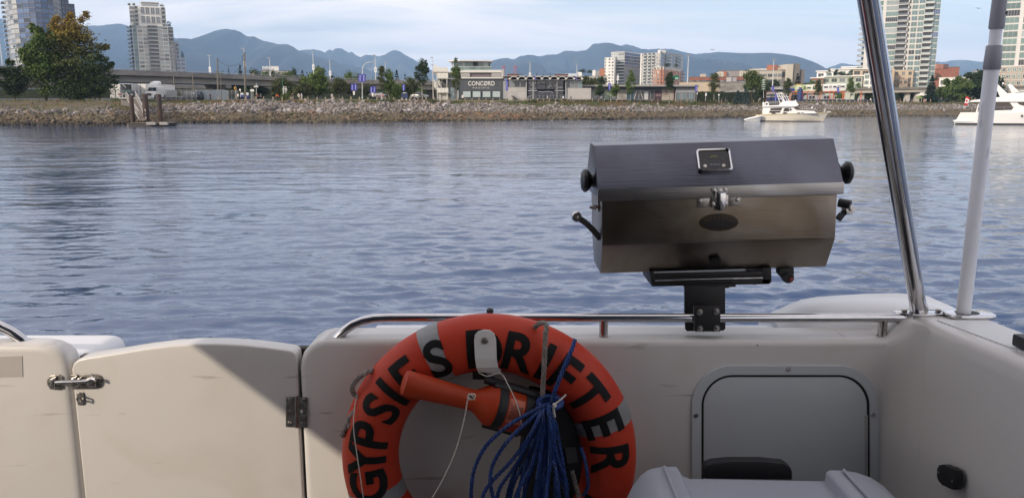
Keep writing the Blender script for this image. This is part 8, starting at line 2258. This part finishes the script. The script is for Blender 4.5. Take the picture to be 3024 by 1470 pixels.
# hank of blue rope
br = thing('rope_hank', 'hank of blue twisted rope tied and hanging inside the buoy', 'rope', P(1620, 1250, 1.85))
blue_r = mat('blue rope', (0.006, 0.034, 0.155), 0.5, var=0.5, scale=90)
r = np.random.default_rng(42)
K = (1622, 1192)
ends = [(1392, 1500), (1412, 1480), (1440, 1520), (1500, 1520), (1478, 1510), (1520, 1530), (1550, 1530), (1575, 1540), (1600, 1535), (1625, 1540), (1648, 1530), (1668, 1530), (1684, 1510), (1535, 1500), (1590, 1510), (1610, 1500), (1640, 1500), (1660, 1490), (1560, 1505), (1505, 1490)]
for k, (ex, ey) in enumerate(ends):
 dep = 1.815 + 0.09 * r.uniform(0, 1)
 if k < 3: dep = 1.82
 sx = K[0] + (ex - K[0]) * 0.10
 bulge = (ex - K[0]) * (0.62 + 0.10 * r.uniform(-1, 1))
 p = [(K[0] + r.uniform(-8, 8), K[1], 1.87), (sx - 4, K[1] + 18 + r.uniform(-6, 8), dep), (K[0] + bulge * 0.46, K[1] + 70 + r.uniform(-10, 14), dep - 0.01), (K[0] + bulge * 0.95, K[1] + 165 + r.uniform(-14, 14), dep + r.uniform(-0.02, 0.02)), (ex + r.uniform(-14, 14), ey - 60, dep + r.uniform(-0.02, 0.02)), (ex + r.uniform(-12, 12), ey + 40, dep + 0.02)]
 if k == 0: p = [(1620, 1190, 1.86), (1590, 1205, 1.83), (1510, 1250, 1.815), (1440, 1310, 1.815), (1402, 1380, 1.815), (1392, 1440, 1.815), (1392, 1520, 1.82)]
 if k == 1: p = [(1620, 1192, 1.855), (1580, 1225, 1.82), (1500, 1300, 1.805), (1456, 1370, 1.805), (1448, 1420, 1.805), (1456, 1465, 1.81), (1475, 1530, 1.82)]
 twisted(curve([P(*q) for q in p], 8), 0.0056 if k > 1 else 0.0056, 3, 0.040, 'rope_strand', blue_r, br, 9, 0.50, 5)
twisted(curve([P(1628, 1200, 1.86), P(1640, 1150, 1.855), P(1662, 1095, 1.865), P(1685, 1040, 1.875), P(1698, 1002, 1.90)], 8), 0.0062, 3, 0.040, 'rope_strand', blue_r, br, 9, 0.50, 6)
twisted(curve([P(1715, 1320, 1.89), P(1728, 1360, 1.88), P(1736, 1410, 1.875), P(1735, 1440, 1.875), P(1722, 1462, 1.88)], 8), 0.0052, 3, 0.040, 'rope_strand', blue_r, br, 9, 0.50, 6)
for k in range(3):
 c = P(1624, 1186 + 7 * k, 1.862)
 MB().tube([c + Vector((0.030 * math.cos(a), 0.024 * math.sin(a), 0.006 * math.sin(a + k))) for a in [2 * math.pi * j / 14 for j in range(14)]], 0.006, 7, closed=True).build('binding', blue_r, br, smooth=True)
MB().tube(curve([P(1634, 1192, 1.835), P(1640, 1198, 1.828), P(1634, 1206, 1.832), P(1638, 1230, 1.835)], 5), 0.0035, 6).build('white_tie', cord, br, smooth=True)
MB().tube(curve([P(1636, 1194, 1.83), P(1655, 1180, 1.84), P(1672, 1164, 1.845)], 5), 0.0022, 6).build('white_tie', cord, br, smooth=True)
hr = thing('harness_bag', 'dark fabric pouch hanging behind the blue rope inside the buoy', 'pouch', P(1650, 1300, 1.95))
MB().extr([P(a, b, 1.94) for a, b in ((1560, 1150), (1640, 1175), (1700, 1230), (1722, 1300), (1728, 1400), (1715, 1500), (1560, 1520), (1530, 1380), (1545, 1250))], (0, 0.06, 0)).build('pouch', canvas_black, hr, bevel=0.02)
MB().extr([P(a, b, 1.937) for a, b in ((1668, 1320), (1700, 1318), (1706, 1360), (1676, 1366))], (0, -0.006, 0)).build('patch', mat('grey patch', (0.05, 0.05, 0.055), 0.7), hr)
# stainless barbecue on the rail
bq = thing('barbecue', 'closed stainless steel boat barbecue clamped to the handrail on a black bracket', 'barbecue', P(2070, 940, 2.09))
def brushed(name, col, stain, sc):
 m = mat(name, col, 0.32, 1.0, var=0.05, scale=3)
 n, l = m.node_tree.nodes, m.node_tree.links; b = n['Principled BSDF']; src = b.inputs['Base Color'].links[0].from_socket
 g = n.new('ShaderNodeNewGeometry'); ma = n.new('ShaderNodeMapping'); ma.inputs['Scale'].default_value = (1.5, 60, 60); l.new(g.outputs['Position'], ma.inputs[0])
 t = n.new('ShaderNodeTexNoise'); t.inputs['Scale'].default_value = 6; t.inputs['Detail'].default_value = 4; l.new(ma.outputs[0], t.inputs['Vector'])
 mr = n.new('ShaderNodeMapRange'); mr.inputs['To Min'].default_value = 0.24; mr.inputs['To Max'].default_value = 0.42; l.new(t.outputs['Fac'], mr.inputs['Value']); l.new(mr.outputs[0], b.inputs['Roughness'])
 bp = n.new('ShaderNodeBump'); bp.inputs['Strength'].default_value = 0.22; bp.inputs['Distance'].default_value = 0.002; l.new(t.outputs['Fac'], bp.inputs['Height']); l.new(bp.outputs[0], b.inputs['Normal'])
 t2 = n.new('ShaderNodeTexNoise'); t2.inputs['Scale'].default_value = sc; t2.inputs['Detail'].default_value = 6; t2.inputs['Distortion'].default_value = 0.8; l.new(g.outputs['Position'], t2.inputs['Vector'])
 r_ = n.new('ShaderNodeValToRGB'); r_.color_ramp.elements[0].position = 0.42; r_.color_ramp.elements[1].position = 0.68; r_.color_ramp.elements[0].color = (0, 0, 0, 1); r_.color_ramp.elements[1].color = (0.75, 0.75, 0.75, 1); l.new(t2.outputs['Fac'], r_.inputs[0])
 mx = n.new('ShaderNodeMixRGB'); mx.inputs['Color2'].default_value = (*stain, 1); l.new(r_.outputs[0], mx.inputs['Fac']); l.new(src, mx.inputs['Color1']); l.new(mx.outputs[0], b.inputs['Base Color'])
 return m
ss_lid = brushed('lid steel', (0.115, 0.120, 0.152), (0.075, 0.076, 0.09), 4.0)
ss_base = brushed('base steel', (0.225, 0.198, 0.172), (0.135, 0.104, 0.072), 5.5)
YQ = 2.15
roll = math.radians(1.75)
qc = Vector((0.578, YQ, 2.14))
RR = Matrix.Rotation(-roll, 3, 'Y')
def q3(x, y, z): return qc + RR @ (Vector((x, y, z)) - qc)
def profile_loft(prof, xa, xb, name, m, bev=0.004):
 rings = [[q3(x, y, z) for y, z in prof] for x in (xa, xb)]
 return MB().loft(rings).build(name, m, bq, bevel=bev, seg=2)
xa, xb = 0.239, 0.918
lid = [(YQ + 0.001, 2.170), (YQ + 0.001, 2.190), (YQ + 0.080, 2.307), (YQ + 0.20, 2.311), (YQ + 0.30, 2.23), (YQ + 0.30, 2.158)]
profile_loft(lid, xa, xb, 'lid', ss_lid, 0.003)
profile_loft([(YQ - 0.001, 2.157), (YQ - 0.001, 2.1905), (YQ + 0.012, 2.1905), (YQ + 0.012, 2.157)], xa - 0.001, xb + 0.001, 'lid_lip', brushed('lip steel', (0.42, 0.41, 0.41), (0.30, 0.28, 0.25), 5.0), 0.001)  # lighter steel than the lid, painting in the lip's bright reflection
base_p = [(YQ + 0.006, 2.157), (YQ + 0.006, 2.032), (YQ + 0.062, 1.940), (YQ + 0.24, 1.940), (YQ + 0.294, 2.03), (YQ + 0.294, 2.157)]
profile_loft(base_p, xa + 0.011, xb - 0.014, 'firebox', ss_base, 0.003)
def on_lid(u, v, out=0.0):
 n_ = Vector((0, -0.117, 0.080)).normalized(); up_ = Vector((0, 0.080, 0.117)).normalized()
 c = Vector((0.570, YQ, 2.190)) + up_ * 0.0795
 p = c + Vector((u, 0, 0)) + up_ * v + n_ * out
 return q3(*p)
def rrect(w, h, rad, n=5):
 out = []
 for cx_, cy_, a0 in ((w - rad, h - rad, 0), (-w + rad, h - rad, 90), (-w + rad, -h + rad, 180), (w - rad, -h + rad, 270)):
  for k in range(n + 1): a = math.radians(a0 + 90 * k / n); out.append((cx_ + rad * math.cos(a), cy_ + rad * math.sin(a)))
 return out
o_, i_ = rrect(0.0475, 0.036, 0.010), rrect(0.0425, 0.031, 0.007)
n = len(o_)
rings = [[on_lid(a, b, 0.0) for a, b in o_], [on_lid(a, b, 0.009) for a, b in o_], [on_lid(a * 0.95 + 0, b * 0.95, 0.011) for a, b in o_], [on_lid(a, b, 0.009) for a, b in i_], [on_lid(a, b, 0.004) for a, b in i_]]
MB().loft(rings, caps=False).build('gauge_bezel', inox_p, bq, smooth=True)
GF = MB().extr([on_lid(a, b, 0.003) for a, b in i_], (on_lid(0, 0, 0.005) - on_lid(0, 0, 0.003))).build('gauge_face', mat('gauge black', (0.012, 0.013, 0.018), 0.2), bq)
arc_ = [(0.024 * math.cos(a), -0.012 + 0.024 * math.sin(a)) for a in [math.radians(150 - 120 * k / 10) for k in range(11)]]
MB().tube([on_lid(a, b, 0.0052) for a, b in arc_[3:8]], 0.0011, 4).build('gauge_arc', mat('gauge yellow', (0.45, 0.42, 0.06), 0.6), GF)
for k in range(9):
 a = math.radians(150 - 15 * k); MB().tube([on_lid(0.028 * math.cos(a), -0.012 + 0.028 * math.sin(a), 0.0052), on_lid(0.031 * math.cos(a), -0.012 + 0.031 * math.sin(a), 0.0052)], 0.0006, 4).build('gauge_tick', mat('gauge print', (0.22, 0.22, 0.24), 0.6), GF)
for k in range(7): MB().extr([on_lid(-0.015 + k * 0.0044, -0.016, 0.0052), on_lid(-0.012 + k * 0.0044, -0.016, 0.0052), on_lid(-0.012 + k * 0.0044, -0.012 + 0.0015 * (k % 2), 0.0052), on_lid(-0.015 + k * 0.0044, -0.012, 0.0052)], (0, -0.0002, 0)).build('gauge_lettering', mat('gauge print', (0, 0, 0)), GF)
for u in (-0.028, 0.024): MB().lathe([(0, 0), (0.0055, 0), (0.005, 0.0012), (0, 0.0014)], on_lid(u, -0.018, 0.005), on_lid(0, 0, 1) - on_lid(0, 0, 0), 12).build('gauge_screw', inox_d, GF)
fz = lambda px, py, Y: P(px, py, Y)
YF = YQ + 0.006
def fp(pts, dep, name, m, Y, bev=0.0008): return MB().extr([P(a, b, Y) for a, b in pts], (0, -dep, 0)).build(name, m, bq, bevel=bev)
fp([(2058, 578), (2100, 576), (2100, 611), (2058, 613)], 0.003, 'catch_plate', inox_d, YF); fp([(2146, 575), (2187, 573), (2187, 607), (2146, 609)], 0.003, 'catch_plate', inox_d, YF)
fp([(2098, 577), (2148, 574), (2148, 608), (2098, 610)], 0.010, 'catch_bridge', inox_w, YF)
fp([(2104, 556), (2146, 554), (2146, 571), (2104, 572)], 0.006, 'catch_strike', inox_w, YQ)
fp([(2112, 568), (2140, 567), (2140, 590), (2136, 620), (2117, 621), (2112, 590)], 0.016, 'latch_lever', inox_p, YF - 0.004, 0.003)
for s in (0, 1): MB().tube([P(2114 + 23 * s, 598, YF - 0.016), P(2113 + 24 * s, 565, YF - 0.018), P(2125, 562, YF - 0.018)], 0.0016, 6).build('latch_wire', inox_p, bq)
for a, b, y in ((2068, 593, YF - 0.003), (2178, 590, YF - 0.003), (2109, 561, YQ - 0.006), (2141, 560, YQ - 0.006), (2106, 602, YF - 0.010), (2143, 600, YF - 0.010)):
 o = place('screw', scr_me, bq, P(a, b, y - 0.0004) - WL[bq.name]); o.scale = (1.4,) * 3
ov = [(2123 + 58 * math.cos(a), 656 + 26 * math.sin(a) - 1.0 * math.cos(a)) for a in [2 * math.pi * k / 32 for k in range(32)]]
ov2 = [(2123 + 54 * math.cos(a), 656 + 22 * math.sin(a) - 1.0 * math.cos(a)) for a in [2 * math.pi * k / 32 for k in range(32)]]
BD = fp(ov, 0.003, 'badge', mat('badge bronze', (0.07, 0.045, 0.022), 0.45, 0.6, var=0.3, scale=40), YF, 0.001)
fp(ov2, 0.0036, 'badge_face', mat('badge black', (0.018, 0.014, 0.012), 0.5), YF)
brz = mat('badge lettering', (0.085, 0.052, 0.022), 0.5, 0.4)
def arc_text(s, up, size, rx, ry, a0, a1):
 for k, ch in enumerate(s):
  if ch == ' ': continue
  a = math.radians(a0 + (a1 - a0) * k / (len(s) - 1)); me = text_mesh(ch, size, 0.0006); me.materials.append(brz)
  c = P(2123 + rx * math.cos(a), 656 - ry * math.sin(a), YF - 0.0039)
  tilt = (a - math.pi / 2) if up else (a + math.pi / 2)
  tilt *= 0.55 if up else 0.55
  M3 = Matrix.Rotation(math.pi / 2, 4, 'X'); Rz = Matrix.Rotation(-tilt, 4, 'Y')
  me.transform(Rz @ M3); me.transform(Matrix.Translation(c - WL[bq.name])); link('lettering', me, bq)
for k in range(9):
 a = math.radians(158 - 17 * k); c = (2123 + 43 * math.cos(a), 656 - 13 * math.sin(a)); fp([(c[0] - 2.6, c[1] + 4.5), (c[0] + 2.6, c[1] + 4.5), (c[0] + 2.4, c[1] - 4.5), (c[0] - 1.4, c[1] - 4.5)], 0.0008, 'badge_mark', brz, YF - 0.0036, 0)
vh = [(2111 + 16.5 * math.cos(a), 769 + 10 * math.sin(a)) for a in [2 * math.pi * k / 20 for k in range(20)]]
MB().extr([P(a, b, YF + 0.030) + Vector((0, (769 - b) * -0.0006, 0)) for a, b in vh], (0, -0.006, 0)).build('vent_hole', rubber, bq)
def knob(px, py, s, Y):
 c = P(px, py, Y)
 MB().lathe([(0.010, 0), (0.030, 0.002), (0.032, 0.010), (0.020, 0.018), (0.017, 0.024), (0.026, 0.030), (0.0335, 0.038), (0.0335, 0.046), (0.024, 0.053), (0.0, 0.056)], c, (s, 0, 0), 20).build('lid_knob', mat('black knob', (0.012, 0.012, 0.014), 0.38), bq, smooth=True)
knob(1771, 533, -1, 2.25); knob(2460, 510, 1, 2.30)
def arm(pts, Y, w, rr):
 path = [P(a, b, Y) for a, b in pts]
 d_ = Vector((0, 0.012, 0))
 for i in range(len(path) - 1):
  a, b = path[i], path[i + 1]; nrm = Vector((-(b - a).z, 0, (b - a).x)).normalized() * w
  MB().extr([a - nrm, b - nrm, b + nrm, a + nrm], d_).build('side_arm', mat('arm plastic', (0.035, 0.035, 0.037), 0.5), bq, bevel=0.002)
 MB().lathe([(0, -0.008), (0.012, -0.008), (0.0145, -0.004), (0.0145, 0.02), (0, 0.02)], path[0], (0, 1, 0), 16).build('arm_pivot', inox_w, bq, smooth=True)
 MB().lathe([(0, 0), (0.005, 0), (0.004, 0.004), (0, 0.005)], path[0] + Vector((0, -0.008, 0)), (0, -1, 0), 10).build('arm_screw', inox_d, bq)
 return path
arm([(1703, 640), (1732, 660), (1756, 684), (1774, 706)], 2.20, 0.0085, 0); arm([(2508, 618), (2490, 632), (2476, 650)], 2.24, 0.0085, 0)
MB().tube([P(2512, 605, 2.23), P(2477, 598, 2.25)], 0.013, 10).build('side_arm', mat('arm plastic', (0, 0, 0)), bq)
MB().tube([P(1741, 613, 2.22), P(1766, 611, 2.22)], 0.0045, 8).build('hinge_bolt', inox_w, bq); MB().lathe([(0, 0), (0.008, 0), (0.008, 0.008), (0, 0.008)], P(1752, 612, 2.22), (1, 0, 0), 6).build('hinge_nut', inox_d, bq); fp([(1763, 589), (1768, 588), (1769, 622), (1764, 622)], 0.02, 'hinge_tab', inox_w, 2.23)
fY = 2.20
def fr_(pts, dep, name, m, Y=fY, bev=0.0015): return MB().extr([P(a, b, Y) for a, b in pts], (0, dep, 0)).build(name, m, bq, bevel=bev)
fr_([(1918, 800), (1932, 800), (1936, 846), (1926, 846)], 0.16, 'tray_end', black_pl); fr_([(2250, 792), (2278, 791), (2279, 832), (2272, 839), (2250, 838)], 0.16, 'tray_end', black_pl)
fr_([(1930, 808), (2252, 801), (2252, 816), (1930, 822)], 0.01, 'tray_bar', black_pl); fr_([(1932, 833), (2275, 824), (2272, 839), (1930, 846)], 0.15, 'tray_bar', black_pl)
MB().tube([P(1934, 828, fY), P(2252, 820, fY)], 0.0030, 8).build('tray_rod', inox_w, bq)
fr_([(2022, 842), (2168, 838), (2150, 851), (2022, 850)], 0.08, 'tray_foot', black_pl, 2.17)
fr_([(2022, 846), (2142, 846), (2142, 925), (2022, 926)], 0.010, 'post_plate', black_pl, 2.112)
fr_([(2023, 924), (2142, 924), (2143, 970), (2137, 976), (2029, 978), (2024, 972)], 0.008, 'post_plate', black_pl, 2.110)
fr_([(2050, 905), (2128, 905), (2128, 979), (2052, 979)], 0.014, 'clamp_plate', black_pl, 2.058)
for a, b in ((2066, 921), (2115, 919), (2066, 970), (2116, 969)):
 MB().lathe([(0, 0), (0.0092, 0), (0.0092, 0.002), (0.0066, 0.0022), (0.0066, 0.006), (0.003, 0.0062), (0.003, 0.010), (0, 0.0105)], P(a, b, 2.0575), (0, -1, 0), 12).build('clamp_bolt', inox_w, bq, smooth=True)
fr_([(2154, 843), (2175, 839), (2172, 847), (2154, 848)], 0.01, 'wing_nut', black_pl, 2.18)
fr_([(2300, 792), (2345, 791), (2345, 815), (2330, 834), (2312, 822), (2301, 810)], 0.03, 'igniter_bracket', black_pl, 2.21)
MB().lathe([(0.014, 0.03), (0.0165, 0.02), (0.0165, 0.0), (0.012, -0.004), (0, -0.004)], P(2329, 820, 2.205), (0, 1, 0), 18).build('igniter', black_pl, bq, smooth=True)
MB().lathe([(0, 0), (0.0068, 0), (0.006, 0.004), (0, 0.005)], P(2337, 824, 2.200), (0, -1, 0), 14).build('igniter_button', mat('red button', (0.22, 0.045, 0.055), 0.5), bq)
# white tub lid in the corner with its black handle
cl_ = thing('cooler_box', 'white moulded plastic cooler lid with raised ends in front of the hatch', 'cooler', (0.62, 1.55, 1.2))
YC_ = 1.76
wht = mat('cooler plastic', (0.35, 0.37, 0.425), 0.42, var=0.03, scale=5, bump=0.03, bscale=250)
out = [(1835, 1500), (1868, 1432), (1890, 1402), (1915, 1384), (1950, 1376), (1998, 1375), (2006, 1388), (2014, 1402), (2036, 1411), (2200, 1414), (2434, 1418), (2438, 1392), (2448, 1386), (2486, 1386), (2530, 1393), (2570, 1407), (2606, 1430), (2645, 1490)]
A_ = [P(a, b, YC_) for a, b in out]
lowz = 1.25
poly = A_ + [Vector((A_[-1].x + 0.02, YC_, lowz)), Vector((A_[0].x - 0.02, YC_, lowz))]
MB().extr(poly, (0, -0.38, 0)).build('lid', wht, cl_, bevel=0.012, seg=3)
for (a, b), (c, d_) in (((1962, 1378), (1985, 1500)), ((2492, 1388), (2570, 1500))):
 p0 = P(a, b, YC_ - 0.012)
 MB().tube([p0 + Vector((0, 0, 0.001)), p0 + Vector((0.0, -0.30, 0.001))], 0.004, 8).build('moulded_ridge', wht, cl_, smooth=True)
MB().span((A_[0].x + 0.03, YC_ - 0.35, 0.46), (A_[-1].x - 0.03, YC_ - 0.02, lowz)).build('tub', wht, cl_, bevel=0.02)
hp = [(2078, 1414), (2078, 1388), (2086, 1374), (2105, 1366), (2160, 1361), (2250, 1361), (2315, 1367), (2334, 1378), (2341, 1392), (2341, 1418)]
MB().extr([P(a, b, 1.815) for a, b in hp], (0, 0.03, 0)).build('handle', black_pl, cl_, bevel=0.006)
o = thing('rail_fitting', 'small black round fitting on the rail just behind the top of the buoy', 'fitting', P(1447, 918, 2.1))
MB().lathe([(0.006, -0.012), (0.010, -0.006), (0.010, 0.002), (0.006, 0.006), (0.0, 0.007)], P(1447, 916, 2.11), n=14).build('cap', black_pl, o, smooth=True)
MB().tube([P(1447, 918, 2.11), P(1447, 940, 2.10)], 0.006, 8).build('stem', black_pl, o)
